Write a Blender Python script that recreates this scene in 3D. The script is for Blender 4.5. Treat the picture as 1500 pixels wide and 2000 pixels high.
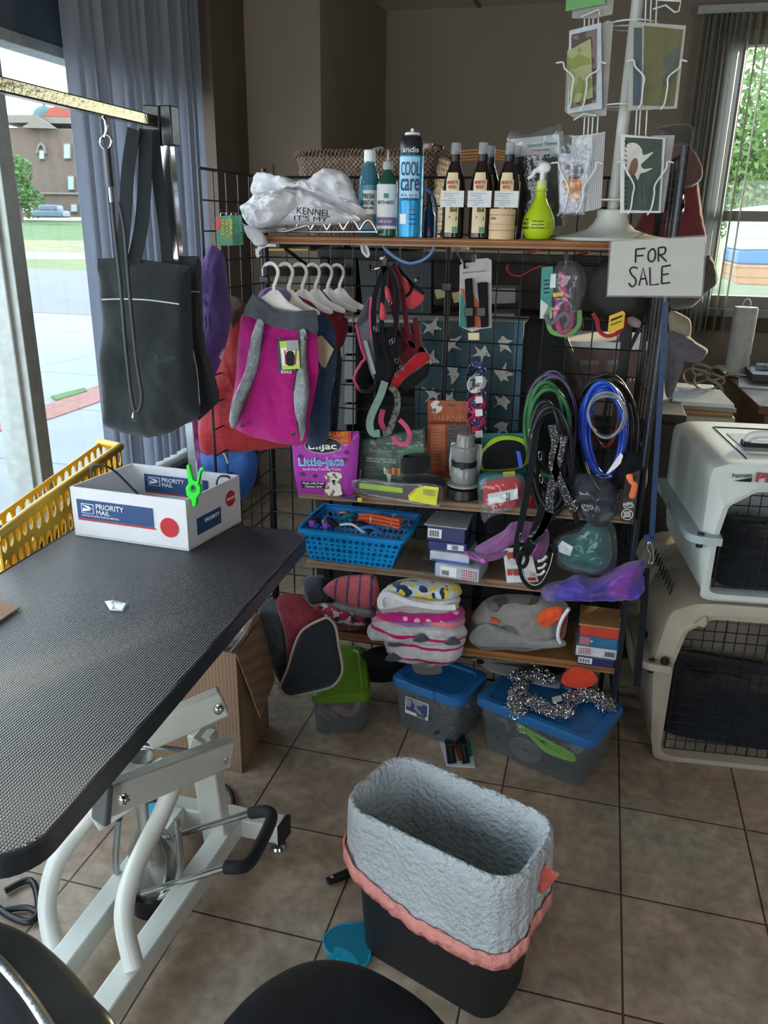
import bpy, math, random
from mathutils import Vector, Matrix, noise
random.seed(7)
for o in list(bpy.data.objects): bpy.data.objects.remove(o)
SC = bpy.context.scene; COL = SC.collection
PI = math.pi
# ---------------------------------------------------------------- camera
FPX, YAW, PIT, ROLL, HC = 1565.0, math.radians(14.6), math.radians(19.65), math.radians(-0.95), 1.53
cd = bpy.data.cameras.new('camera'); cam = bpy.data.objects.new('camera', cd); COL.objects.link(cam)
cd.sensor_fit = 'VERTICAL'; cd.sensor_height = 36; cd.lens = FPX/2000*36; cd.clip_end = 600
cam.matrix_world = Matrix.Translation((0,0,HC)) @ Matrix.Rotation(YAW,4,'Z') @ Matrix.Rotation(PI/2-PIT,4,'X') @ Matrix.Rotation(-ROLL,4,'Z')
SC.camera = cam
# ---------------------------------------------------------------- daylight
SC.view_settings.view_transform = 'Standard'; SC.view_settings.look = 'None'
SC.view_settings.gamma = 1; SC.view_settings.exposure = 2.25
W = bpy.data.worlds.new('sky'); SC.world = W; W.use_nodes = True
nt = W.node_tree; nt.nodes.clear()
wo = nt.nodes.new('ShaderNodeOutputWorld'); bg = nt.nodes.new('ShaderNodeBackground')
tc = nt.nodes.new('ShaderNodeTexCoord'); sp = nt.nodes.new('ShaderNodeSeparateXYZ'); cr_ = nt.nodes.new('ShaderNodeValToRGB')
nt.links.new(tc.outputs['Generated'], sp.inputs[0]); nt.links.new(sp.outputs['Z'], cr_.inputs[0])
cr_.color_ramp.elements[0].position = 0.0; cr_.color_ramp.elements[0].color = (.93,.97,1,1)
cr_.color_ramp.elements[1].position = 0.8; cr_.color_ramp.elements[1].color = (.62,.78,1,1)
nt.links.new(cr_.outputs[0], bg.inputs[0]); bg.inputs[1].default_value = 1.25
nt.links.new(bg.outputs[0], wo.inputs[0])
def portal(loc, rot, sx, sy):
    l = bpy.data.lights.new('window_portal','AREA'); l.shape='RECTANGLE'; l.size=sx; l.size_y=sy
    l.cycles.is_portal = True
    o = bpy.data.objects.new('window_portal', l); o.location=loc; o.rotation_euler=rot; COL.objects.link(o)
sun = bpy.data.lights.new('low_sun','SUN'); sun.energy = 1.6; sun.angle = math.radians(3); sun.color=(1,.8,.5)
so = bpy.data.objects.new('low_sun', sun); so.location=(4,10,4); COL.objects.link(so)
so.rotation_euler = Vector((-.55,-1,-.28)).to_track_quat('-Z','Y').to_euler()

# ---------------------------------------------------------------- pixel helpers (points on real planes of the room)
def ray(px,py):
    dx,dy = px-750, py-1000
    x=(dx*math.cos(ROLL)-dy*math.sin(ROLL))/FPX; y=-(dx*math.sin(ROLL)+dy*math.cos(ROLL))/FPX
    a=PI/2-PIT
    Y=y*math.cos(a)+math.sin(a); Z=y*math.sin(a)-math.cos(a)
    return Vector((x*math.cos(YAW)-Y*math.sin(YAW), x*math.sin(YAW)+Y*math.cos(YAW), Z))
def YP(Y): return lambda px,py: (lambda r: Vector((0,0,HC))+r*(Y/r.y))(ray(px,py))
def ZP(z): return lambda px,py: (lambda r: Vector((0,0,HC))+r*((z-HC)/r.z))(ray(px,py))
def XP(X): return lambda px,py: (lambda r: Vector((0,0,HC))+r*(X/r.x))(ray(px,py))
def NP(p0,n):
    p0=Vector(p0); n=Vector(n).normalized()
    return lambda px,py: (lambda r: Vector((0,0,HC))+r*((p0-Vector((0,0,HC))).dot(n)/r.dot(n)))(ray(px,py))
# ---------------------------------------------------------------- mesh builder
def V(*a): return Vector(a)
class MB:
    def __init__(s): s.v=[]; s.f=[]
    def add(s, vs, fs):
        b=len(s.v); s.v+= [Vector(v) for v in vs]; s.f+=[tuple(i+b for i in f) for f in fs]; return s
    def box(s, c, d, R=None):
        vs=[]
        for z in (-.5,.5):
            for x,y in ((-.5,-.5),(.5,-.5),(.5,.5),(-.5,.5)):
                p=Vector((x*d[0],y*d[1],z*d[2]))
                if R is not None: p=R@p
                vs.append(p+Vector(c))
        return s.add(vs,[(3,2,1,0),(4,5,6,7),(0,1,5,4),(1,2,6,5),(2,3,7,6),(3,0,4,7)])
    def box8(s, bot, top):
        return s.add(list(bot)+list(top),[(3,2,1,0),(4,5,6,7),(0,1,5,4),(1,2,6,5),(2,3,7,6),(3,0,4,7)])
    def bar(s, a, b, w, h=None, up=(0,0,1)):
        a=Vector(a); b=Vector(b); h=h or w; t=(b-a).normalized(); up=Vector(up)
        if abs(t.dot(up))>.98: up=Vector((0,1,0))
        r=t.cross(up).normalized(); u=r.cross(t)
        q=[a-r*w/2-u*h/2,a+r*w/2-u*h/2,a+r*w/2+u*h/2,a-r*w/2+u*h/2]; p=[x+(b-a) for x in q]
        return s.add(q+p,[(0,1,2,3),(7,6,5,4),(1,0,4,5),(2,1,5,6),(3,2,6,7),(0,3,7,4)])
    def tube(s, pts, r, n=8, closed=False, flat=1.0, nrm=None, sq=False):
        pts=[Vector(p) for p in pts]; m=len(pts)
        if m<2: return s
        b=len(s.v); up=None
        for i in range(m):
            if closed: t=(pts[(i+1)%m]-pts[i-1])
            else: t=pts[min(i+1,m-1)]-pts[max(i-1,0)]
            t = t.normalized() if t.length>1e-9 else Vector((0,0,1))
            if nrm is not None: up=Vector(nrm)
            elif up is None: up=Vector((0,0,1)) if abs(t.z)<.9 else Vector((1,0,0))
            u=(up-t*up.dot(t))
            u=u.normalized() if u.length>1e-6 else Vector((0,1,.1)).normalized()
            up=u; w=t.cross(u)
            rr=r[i] if isinstance(r,(list,tuple)) else r
            for k in range(n):
                a=2*PI*k/n+(PI/n if sq else 0)
                s.v.append(pts[i]+w*math.cos(a)*rr+u*math.sin(a)*rr*flat)
        L=m if closed else m-1
        for i in range(L):
            for k in range(n):
                a=b+i*n+k; c=b+i*n+(k+1)%n; d=b+((i+1)%m)*n+(k+1)%n; e=b+((i+1)%m)*n+k
                s.f.append((a,c,d,e))
        if not closed:
            s.f.append(tuple(b+k for k in range(n))[::-1]); s.f.append(tuple(b+(m-1)*n+k for k in range(n)))
        return s
    def ribbon(s, pts, w, th, nrm=(0,-1,0), closed=False):      # flat strap whose face looks along nrm
        pts=[Vector(p) for p in pts]; m=len(pts); b=len(s.v); n=Vector(nrm).normalized()
        for i in range(m):
            t=(pts[(i+1)%m]-pts[i-1]) if closed else (pts[min(i+1,m-1)]-pts[max(i-1,0)])
            q=t.cross(n); q=q.normalized() if q.length>1e-6 else Vector((1,0,0))
            ww=w[i] if isinstance(w,(list,tuple)) else w
            for a,c in ((-1,-1),(1,-1),(1,1),(-1,1)): s.v.append(pts[i]+q*a*ww/2+n*c*th/2)
        for i in range(m if closed else m-1):
            for k in range(4):
                j=(i+1)%m; s.f.append((b+i*4+k,b+i*4+(k+1)%4,b+j*4+(k+1)%4,b+j*4+k))
        if not closed: s.f+= [(b+3,b+2,b+1,b),(b+(m-1)*4,b+(m-1)*4+1,b+(m-1)*4+2,b+(m-1)*4+3)]
        return s
    def loft(s, rings, cap0=True, cap1=True):
        b=len(s.v); n=len(rings[0])
        for r in rings: s.v+=[Vector(p) for p in r]
        for i in range(len(rings)-1):
            for k in range(n):
                s.f.append((b+i*n+k,b+i*n+(k+1)%n,b+(i+1)*n+(k+1)%n,b+(i+1)*n+k))
        if cap0: s.f.append(tuple(b+k for k in range(n))[::-1])
        if cap1: s.f.append(tuple(b+(len(rings)-1)*n+k for k in range(n)))
        return s
    def lathe(s, prof, c=(0,0,0), n=24, axis=None, sy=1.0):
        c=Vector(c); R=None
        if axis is not None: R=Vector((0,0,1)).rotation_difference(Vector(axis).normalized()).to_matrix()
        rings=[]
        for r,z in prof:
            ring=[]
            for k in range(n):
                a=2*PI*k/n; p=Vector((r*math.cos(a), r*math.sin(a)*sy, z))
                if R: p=R@p
                ring.append(p+c)
            rings.append(ring)
        return s.loft(rings)
    def slab(s, pts, n, th):          # pts 3-D outline, extruded along n by th (centre on pts)
        n=Vector(n).normalized(); k=len(pts); b=len(s.v)
        s.v+=[Vector(p)+n*th/2 for p in pts]+[Vector(p)-n*th/2 for p in pts]
        s.f.append(tuple(range(b,b+k))); s.f.append(tuple(range(b+2*k-1,b+k-1,-1)))
        for i in range(k): j=(i+1)%k; s.f.append((b+j,b+i,b+k+i,b+k+j))
        return s
    def puff(s, pts, n, th, back=.5, K=7, amp=0.0, fr=20., p=2.2, c=None):
        n=Vector(n).normalized(); k=len(pts); pts=[Vector(q) for q in pts]
        c=Vector(c) if c is not None else sum(pts,Vector())/k
        rings=[]
        for sgn,T in ((1,th),(-1,th*back)):
            rg=[]
            for i in range(K):
                t=i/K if sgn>0 else 1-i/K
                t=1-i/K
                h=T*math.sqrt(max(0,1-t**p))
                ring=[]
                for q in pts:
                    x=c+(q-c)*t
                    d=noise.noise(x*fr+Vector((3,1,7)))*amp*min(1,h/(.4*T+1e-6)) + (abs(noise.noise(x*fr*2.3))*.5+(.25-abs(noise.noise(x*fr*1.4+Vector((9,2,5)))))*.6)*amp*min(1,h/(.5*T+1e-6))
                    ring.append(x+n*sgn*(h+ (d if sgn>0 else 0)))
                rg.append(ring)
            rings.append(rg)
        R=rings[1][::-1]+rings[0][1:]
        return s.loft(R)
    def loops(s, c, rx, rz, r, k=4, Y=0.01, jit=.006, n=6, seg=28, nrm=None):
        pass
def crv(pts, n=6, closed=False):
    pts=[Vector(p) if len(p)==3 else Vector((p[0],p[1],0)) for p in pts]; m=len(pts); out=[]
    for i in range(m if closed else m-1):
        if closed: a,b,c,d=pts[i-1],pts[i],pts[(i+1)%m],pts[(i+2)%m]
        else: a,b,c,d=pts[max(i-1,0)],pts[i],pts[i+1],pts[min(i+2,m-1)]
        for k in range(n):
            t=k/n; out.append(.5*((2*b)+(c-a)*t+(2*a-5*b+4*c-d)*t*t+(3*b-a-3*c+d)*t**3))
    if not closed: out.append(pts[-1])
    return out
def on(P, pts, sm=0, closed=True):   # pixels -> points on plane, optionally smoothed
    q=[P(x,y) for x,y in pts]
    return crv(q,sm,closed) if sm else q
def rr(w,d,r,n=5):                   # rounded rectangle, centred
    out=[]
    for cx,cy,a0 in ((w/2-r,d/2-r,0),(-w/2+r,d/2-r,PI/2),(-w/2+r,-d/2+r,PI),(w/2-r,-d/2+r,1.5*PI)):
        for k in range(n+1):
            a=a0+PI/2*k/n; out.append((cx+r*math.cos(a), cy+r*math.sin(a)))
    return out
def RZ(c,a): return Matrix.Translation(Vector(c)) @ Matrix.Rotation(a,4,'Z')
def holed(s, P, nu, nv, rad):        # wall with real round holes; P(u,v) maps the unit square
    for i in range(nu):
        for j in range(nv):
            u0,v0=i/nu,j/nv; du,dv=1/nu,1/nv; cu,cv=u0+du/2,v0+dv/2; R=rad(i,j)
            outer=[(0,0),(.5,0),(1,0),(1,.5),(1,1),(.5,1),(0,1),(0,.5)]
            if R<=0:
                s.add([P(u0,v0),P(u0+du,v0),P(u0+du,v0+dv),P(u0,v0+dv)],[(0,1,2,3)]); continue
            vs=[P(u0+a*du,v0+b*dv) for a,b in outer]
            for k in range(8):
                a=-3*PI/4+k*PI/4; vs.append(P(cu+math.cos(a)*R*du, cv+math.sin(a)*R*dv))
            s.add(vs,[(k,(k+1)%8,8+(k+1)%8,8+k) for k in range(8)])
# ---------------------------------------------------------------- objects
ROOTS=[]
def tag(o,label,cat,group=None,kind=None):
    if label: o['label']=label
    if cat: o['category']=cat
    if group: o['group']=group
    if kind: o['kind']=kind
    return o
def thing(name,label,cat,group=None):
    o=bpy.data.objects.new(name,None); COL.objects.link(o); o.empty_display_size=.05
    tag(o,label,cat,group); ROOTS.append(o); return o
def obj(name, mb, m, parent=None, sm=35, bev=0, seg=2, sol=0, sub=0, label=None):
    me=bpy.data.meshes.new(name); me.from_pydata([tuple(v) for v in mb.v],[],mb.f); me.validate()
    if m is not None: me.materials.append(m)
    if sm:
        for p in me.polygons: p.use_smooth=True
        me.set_sharp_from_angle(angle=math.radians(sm))
    o=bpy.data.objects.new(name,me); COL.objects.link(o)
    if sol: q=o.modifiers.new('solid','SOLIDIFY'); q.thickness=sol; q.offset=0
    if sub: q=o.modifiers.new('sub','SUBSURF'); q.levels=sub; q.render_levels=sub
    if bev: q=o.modifiers.new('bevel','BEVEL'); q.width=bev; q.segments=seg; q.limit_method='ANGLE'; q.angle_limit=math.radians(40)
    if parent is not None: o.parent=parent
    if label: o['label']=label
    return o
def solo(name, mb, m, label, cat, group=None, **k):
    o=obj(name,mb,m,None,**k); tag(o,label,cat,group); ROOTS.append(o); return o
def struct(name, mb, m, **k):
    k.setdefault('sm',0); o=obj(name,mb,m,None,**k); o['kind']='structure'; return o
def desc(o):
    for c in o.children:
        yield c; yield from desc(c)
DONE=set()
def fin(r):
    if r.name in DONE: return r
    DONE.add(r.name)
    ms=[x for x in ([r] if r.type=='MESH' else [])+list(desc(r)) if x.type=='MESH']
    vs=[v.co for x in ms for v in x.data.vertices]
    if not vs: return r
    lo=Vector(min(v[i] for v in vs) for i in range(3)); hi=Vector(max(v[i] for v in vs) for i in range(3))
    base=Vector(((lo.x+hi.x)/2,(lo.y+hi.y)/2,lo.z))
    for me in {x.data for x in ms}: me.transform(Matrix.Translation(-base))
    r.location=base; return r
def dup(r, delta, label=None, rz=0, mats=None):
    fin(r)
    def cp(o,par):
        c=o.copy(); COL.objects.link(c); c.parent=par
        for ch in o.children: cp(ch,c)
        return c
    c=cp(r,None); c.location=r.location+Vector(delta); c.rotation_euler[2]+=rz; DONE.add(c.name)
    if label: c['label']=label
    return c
# ---------------------------------------------------------------- materials
def hx(h):
    h=h.lstrip('#'); c=[int(h[i:i+2],16)/255 for i in (0,2,4)]
    return tuple(x/12.92 if x<=.04045 else ((x+.055)/1.055)**2.4 for x in c)+(1,)
MC={}
def mat(name,col='#888888',rough=.6,metal=0,nz=.12,ns=30,bump=.15,bs=None,alpha=1,spec=.5,coat=0,sheen=0,pat=None,trans=0,em=None):
    if name in MC: return MC[name]
    m=bpy.data.materials.new(name); MC[name]=m; m.use_nodes=True
    t=m.node_tree; N=t.nodes; L=t.links; b=N['Principled BSDF']; out=N['Material Output']
    b.inputs['Roughness'].default_value=rough; b.inputs['Metallic'].default_value=metal
    b.inputs['Specular IOR Level'].default_value=spec; b.inputs['Coat Weight'].default_value=coat
    b.inputs['Sheen Weight'].default_value=sheen; b.inputs['Transmission Weight'].default_value=trans
    tc=N.new('ShaderNodeTexCoord'); nzt=N.new('ShaderNodeTexNoise'); nzt.inputs['Scale'].default_value=ns; nzt.inputs['Detail'].default_value=4
    L.new(tc.outputs['Object'],nzt.inputs['Vector'])
    base=None
    if pat:
        kind=pat[0]; cols=[hx(c) for c in pat[1]]; base=None
        sx=N.new('ShaderNodeSeparateXYZ'); L.new(tc.outputs['Object'],sx.inputs[0])
        def math_(op,a,b_=None):
            q=N.new('ShaderNodeMath'); q.operation=op
            for i,x in enumerate((a,b_)):
                if x is None: continue
                if isinstance(x,(int,float)): q.inputs[i].default_value=x
                else: L.new(x,q.inputs[i])
            return q.outputs[0]
        def mix(f,a,b_):
            q=N.new('ShaderNodeMix'); q.data_type='RGBA'; L.new(f,q.inputs['Factor'])
            for s_,x in (('A',a),('B',b_)):
                i=[z for z in q.inputs if z.name==s_ and z.type=='RGBA'][0]
                if isinstance(x,tuple): i.default_value=x
                else: L.new(x,i)
            return [z for z in q.outputs if z.type=='RGBA'][0]
        if kind=='stripe':      # axis, freq, [(threshold,col)...]
            ax,fr=pat[2],pat[3]; c=math_('FRACT',math_('MULTIPLY',math_('ADD',sx.outputs[ax],50.0),fr))
            base=cols[0]
            for th,cc in zip(pat[4],cols[1:]): base=mix(math_('GREATER_THAN',c,th),base,cc)
        elif kind=='plaid':
            fr=pat[3]; base=cols[0]
            for ax,cc in zip(pat[2],cols[1:]):
                c=math_('FRACT',math_('MULTIPLY',math_('ADD',sx.outputs[ax],50.0),fr)); base=mix(math_('GREATER_THAN',c,pat[4]),base,cc)
        elif kind=='dots':
            v=N.new('ShaderNodeTexVoronoi'); v.inputs['Scale'].default_value=pat[2]; v.inputs['Randomness'].default_value=pat[4]
            L.new(tc.outputs['Object'],v.inputs['Vector']); base=mix(math_('LESS_THAN',v.outputs['Distance'],pat[3]),cols[0],cols[1])
        elif kind=='blobs':
            base=cols[0]
            for i,cc in enumerate(cols[1:]):
                q=N.new('ShaderNodeTexNoise'); q.inputs['Scale'].default_value=pat[2]; q.inputs['Detail'].default_value=1
                mp=N.new('ShaderNodeMapping'); mp.inputs['Location'].default_value=(i*7.3,i*3.1,i); L.new(tc.outputs['Object'],mp.inputs[0]); L.new(mp.outputs[0],q.inputs['Vector'])
                base=mix(math_('GREATER_THAN',q.outputs[0],pat[3]),base,cc)
        elif kind=='weave':
            a=math_('SINE',math_('MULTIPLY',sx.outputs[0],pat[2])); c=math_('SINE',math_('MULTIPLY',sx.outputs[2] if len(pat)<4 else sx.outputs[pat[3]],pat[2]))
            base=mix(math_('GREATER_THAN',math_('MULTIPLY',a,c),0.0),cols[0],cols[1])
    # colour variation
    r=N.new('ShaderNodeMix'); r.data_type='RGBA'; r.blend_type='MULTIPLY'; r.inputs['Factor'].default_value=1
    A=[z for z in r.inputs if z.type=='RGBA']
    if base is None: A[0].default_value=hx(col)
    elif isinstance(base,tuple): A[0].default_value=base
    else: L.new(base,A[0])
    mr=N.new('ShaderNodeMapRange'); mr.inputs['To Min'].default_value=1-nz; mr.inputs['To Max'].default_value=1+nz
    mr.inputs['From Min'].default_value=.3; mr.inputs['From Max'].default_value=.7
    L.new(nzt.outputs[0],mr.inputs[0]); L.new(mr.outputs[0],A[1])
    L.new([z for z in r.outputs if z.type=='RGBA'][0],b.inputs['Base Color'])
    if bump:
        n2=N.new('ShaderNodeTexNoise'); n2.inputs['Scale'].default_value=bs or ns*3; n2.inputs['Detail'].default_value=3
        L.new(tc.outputs['Object'],n2.inputs['Vector'])
        bp=N.new('ShaderNodeBump'); bp.inputs['Strength'].default_value=min(1,bump*2); bp.inputs['Distance'].default_value=.004*bump*6/ max(1,(bs or ns*3)/60)
        L.new(n2.outputs[0],bp.inputs['Height']); L.new(bp.outputs[0],b.inputs['Normal'])
    if em: b.inputs['Emission Color'].default_value=hx(col); b.inputs['Emission Strength'].default_value=em
    if alpha<1:
        tr=N.new('ShaderNodeBsdfTransparent'); mx=N.new('ShaderNodeMixShader'); mx.inputs[0].default_value=alpha
        L.new(tr.outputs[0],mx.inputs[1]); L.new(b.outputs[0],mx.inputs[2]); L.new(mx.outputs[0],out.inputs[0])
    return m
def fabric(name,col='#888888',**k):
    k.setdefault('rough',.95); k.setdefault('sheen',.3); k.setdefault('bump',.35); k.setdefault('ns',60); k.setdefault('bs',14); k.setdefault('spec',.2)
    return mat(name,col,**k)
def plastic(name,col='#888888',**k):
    k.setdefault('rough',.35); k.setdefault('nz',.05); k.setdefault('bump',.03); return mat(name,col,**k)
def film(name='clear_film',col='#dfe6ea',alpha=.05,rough=.12,bs=45,bump=.5):
    if name in MC: return MC[name]
    m=bpy.data.materials.new(name); MC[name]=m; m.use_nodes=True; t=m.node_tree; t.nodes.clear(); N=t.nodes.new; L=t.links.new
    o=N('ShaderNodeOutputMaterial'); tr=N('ShaderNodeBsdfTransparent'); gl=N('ShaderNodeBsdfGlossy'); df=N('ShaderNodeBsdfDiffuse'); lw=N('ShaderNodeLayerWeight'); m1=N('ShaderNodeMixShader'); m2=N('ShaderNodeMixShader')
    pw=N('ShaderNodeMath'); pw.operation='POWER'; pw.inputs[1].default_value=2.5; ma=N('ShaderNodeMath'); ma.operation='MULTIPLY_ADD'; ma.inputs[1].default_value=.35; ma.inputs[2].default_value=.05
    gl.inputs['Roughness'].default_value=rough; df.inputs[0].default_value=hx(col); tr.inputs[0].default_value=(.93,.95,.96,1)
    nz=N('ShaderNodeTexNoise'); nz.inputs['Scale'].default_value=bs; tc=N('ShaderNodeTexCoord'); bp=N('ShaderNodeBump'); bp.inputs['Strength'].default_value=bump; bp.inputs['Distance'].default_value=.006
    L(tc.outputs['Object'],nz.inputs['Vector']); L(nz.outputs[0],bp.inputs['Height']); L(bp.outputs[0],gl.inputs['Normal']); L(bp.outputs[0],lw.inputs['Normal'])
    L(lw.outputs['Facing'],pw.inputs[0]); L(pw.outputs[0],ma.inputs[0]); m1.inputs[0].default_value=alpha
    L(tr.outputs[0],m1.inputs[1]); L(df.outputs[0],m1.inputs[2]); L(ma.outputs[0],m2.inputs[0]); L(m1.outputs[0],m2.inputs[1]); L(gl.outputs[0],m2.inputs[2]); L(m2.outputs[0],o.inputs[0]); return m
# text
FONT=None
def lettering(s, m, parent, p1, p2, n=(0,-1,0), hgt=None, ext=.0006, off=.0015, bold=0, name='lettering', shear=0):
    """text whose baseline runs p1->p2, standing in the plane whose normal is n"""
    p1=Vector(p1); p2=Vector(p2); n=Vector(n).normalized(); x=(p2-p1).normalized(); y=n.cross(x).normalized()
    fc=bpy.data.curves.new(name,'FONT'); fc.body=s; fc.extrude=.01; fc.offset=bold; fc.shear=shear; fc.resolution_u=3
    t=bpy.data.objects.new(name,fc); COL.objects.link(t)
    dg=bpy.context.evaluated_depsgraph_get(); me=bpy.data.meshes.new_from_object(t.evaluated_get(dg))
    bpy.data.objects.remove(t)
    if not me.vertices: return None
    xs=[v.co.x for v in me.vertices]; ys=[v.co.y for v in me.vertices]
    sx=(p2-p1).length/(max(xs)-min(xs)); sy=sx if hgt is None else hgt/(max(ys)-min(0,min(ys))) 
    M=Matrix((x,y,n)).transposed().to_4x4()
    x0=min(xs)
    for v in me.vertices:
        c=Vector(((v.co.x-x0)*sx, v.co.y*sy, (v.co.z/.01)*ext+off)); v.co=(M@c)+p1
    me.materials.clear(); me.materials.append(m)
    o=bpy.data.objects.new(name,me); COL.objects.link(o)
    if parent is not None: o.parent=parent
    return o
def ptext(s,m,parent,a,b,P,n=(0,-1,0),h=None,**k):
    p1,p2=P(*a),P(*b); hh=None
    if h: hh=(P(a[0],a[1]-h)-p1).length
    return lettering(s,m,parent,p1,p2,n,hh,**k)
WHITE=plastic('white_plastic','#e8eaea'); BLK=plastic('black_plastic','#15171a',rough=.4); CHR=mat('chrome','#c9ccd0',rough=.12,metal=1,nz=.03,bump=.02)
INKB=mat('black_ink','#111214',rough=.8,bump=0,nz=.02); INKW=mat('white_ink','#f2f4f4',rough=.7,bump=0,nz=.02)
INKBL=mat('blue_ink','#1c3f7a',rough=.7,bump=0,nz=.03); INKR=mat('red_ink','#c02832',rough=.7,bump=0,nz=.03)
INKY=mat('yellow_ink','#e8c531',rough=.7,bump=0,nz=.03); INKG=mat('grey_ink','#6f757b',rough=.7,bump=0,nz=.03)
CARD=mat('white_card','#dcdfe0',rough=.7,bump=.02,nz=.04); KRAFT=mat('brown_cardboard','#9a7d60',rough=.9,nz=.12,ns=12,bump=.1)
BLKF=fabric('black_webbing','#191b1e',sheen=.05); CLEAR=film()
FW=(0,-1,0)
# ================================================================ THE ROOM
XL, YB, YN, ZC = -2.1, 5.6, 4.45, 2.8       # window wall, back wall, near jog wall, ceiling
XR, YF = 3.2, -1.6
def tile_mat():
    m=bpy.data.materials.new('stone_floor_tiles'); m.use_nodes=True; t=m.node_tree; N=t.nodes; L=t.links; b=N['Principled BSDF']
    tc=N.new('ShaderNodeTexCoord'); mp=N.new('ShaderNodeMapping'); L.new(tc.outputs['Object'],mp.inputs[0])
    mp.inputs['Location'].default_value=(-.184+.328*10,-1.965+.328*10,0)
    br=N.new('ShaderNodeTexBrick'); br.offset=0; br.squash=1; br.inputs['Scale'].default_value=1
    br.inputs['Brick Width'].default_value=.3285; br.inputs['Row Height'].default_value=.3275; br.inputs['Mortar Size'].default_value=.0028
    br.inputs['Mortar Smooth'].default_value=.3; br.inputs['Bias'].default_value=0
    br.inputs['Color1'].default_value=hx('#a39182'); br.inputs['Color2'].default_value=hx('#ac9b8a'); br.inputs['Mortar'].default_value=hx('#4a3c33')
    L.new(mp.outputs[0],br.inputs['Vector'])
    n1=N.new('ShaderNodeTexNoise'); n1.inputs['Scale'].default_value=9; n1.inputs['Detail'].default_value=8; n1.inputs['Roughness'].default_value=.65; n1.inputs['Distortion'].default_value=.6
    L.new(tc.outputs['Object'],n1.inputs['Vector'])
    cr=N.new('ShaderNodeValToRGB'); e=cr.color_ramp.elements; e[0].position=.3; e[0].color=(.68,.66,.62,1); e[1].position=.72; e[1].color=(1.28,1.25,1.2,1)
    L.new(n1.outputs[0],cr.inputs[0])
    n2=N.new('ShaderNodeTexNoise'); n2.inputs['Scale'].default_value=3; n2.inputs['Detail'].default_value=3; L.new(tc.outputs['Object'],n2.inputs['Vector'])
    c2=N.new('ShaderNodeValToRGB'); e=c2.color_ramp.elements; e[0].position=.35; e[0].color=(1.06,.97,.9,1); e[1].position=.65; e[1].color=(.93,1.0,.98,1); L.new(n2.outputs[0],c2.inputs[0])
    n3=N.new('ShaderNodeTexNoise'); n3.inputs['Scale'].default_value=34; n3.inputs['Detail'].default_value=5; L.new(tc.outputs['Object'],n3.inputs['Vector'])
    c3=N.new('ShaderNodeValToRGB'); e=c3.color_ramp.elements; e[0].position=.35; e[0].color=(.84,.84,.84,1); e[1].position=.6; e[1].color=(1.08,1.08,1.08,1); L.new(n3.outputs[0],c3.inputs[0])
    cur=br.outputs['Color']
    for c in (cr,c2,c3):
        r=N.new('ShaderNodeMix'); r.data_type='RGBA'; r.blend_type='MULTIPLY'; r.inputs['Factor'].default_value=1
        A=[z for z in r.inputs if z.type=='RGBA']; L.new(cur,A[0]); L.new(c.outputs[0],A[1]); cur=[z for z in r.outputs if z.type=='RGBA'][0]
    L.new(cur,b.inputs['Base Color']); b.inputs['Roughness'].default_value=.5
    ad=N.new('ShaderNodeMath'); ad.operation='MULTIPLY_ADD'; ad.inputs[1].default_value=-1; L.new(br.outputs['Fac'],ad.inputs[0]); L.new(n3.outputs[0],ad.inputs[2])
    bp=N.new('ShaderNodeBump'); bp.inputs['Strength'].default_value=.5; bp.inputs['Distance'].default_value=.002; L.new(ad.outputs[0],bp.inputs['Height']); L.new(bp.outputs[0],b.inputs['Normal'])
    return m
struct('floor', MB().box(((XL+XR)/2,(YF+YB)/2,-.05),(XR-XL+.2,YB-YF+.2,.1)), tile_mat())
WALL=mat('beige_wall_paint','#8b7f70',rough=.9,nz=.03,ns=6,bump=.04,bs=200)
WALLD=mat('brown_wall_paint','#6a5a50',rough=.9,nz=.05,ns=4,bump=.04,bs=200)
TRIMB=mat('dark_wood_trim','#5b4439',rough=.6,nz=.15,ns=8)
CEIL=mat('ceiling_panel','#b9b2a6',rough=.95,nz=.06,ns=60,bump=.3)
struct('ceiling', MB().box(((XL+XR)/2,(YF+YB)/2,ZC+.05),(XR-XL+.2,YB-YF+.2,.1)), CEIL)
c=MB()
for k in range(5): c.box((XR-.45-k*1.22,(YF+YB)/2,ZC-.004),(.024,YB-YF,.008))
for k in range(9): c.box(((XL+XR)/2,YB-.3-k*.61*1.3,ZC-.004),(XR-XL,.024,.008))
struct('trim_1', c, mat('ceiling_grid_strips','#77706a',rough=.8))
# back wall with its window (right)
wx0,wx1,wz0,wz1=.60,2.45,1.07,2.62
b=MB()
b.box(((-1.5+wx0)/2,YB+.06,ZC/2),(wx0+1.5,.12,ZC)); b.box(((wx0+wx1)/2,YB+.06,wz0/2),(wx1-wx0,.12,wz0))
b.box(((wx0+wx1)/2,YB+.06,(wz1+ZC)/2),(wx1-wx0,.12,ZC-wz1)); b.box(((wx1+XR)/2,YB+.06,ZC/2),(XR-wx1,.12,ZC))
struct('wall_back',b,WALL)
struct('wall_right',MB().box((XR+.05,(YF+YB)/2,ZC/2),(.1,YB-YF,ZC)),WALL)
b=MB().box8([V(XL,YN,0),V(-1.54,YN,0),V(-1.49,YB+.1,0),V(XL,YB+.1,0)],[V(XL,YN,ZC),V(-1.54,YN,ZC),V(-1.49,YB+.1,ZC),V(XL,YB+.1,ZC)])
struct('wall_corner',b,WALL)
struct('wall_left_pier',MB().box((XL+.045,4.25,ZC/2),(.19,.4,ZC)),WALLD)
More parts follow.
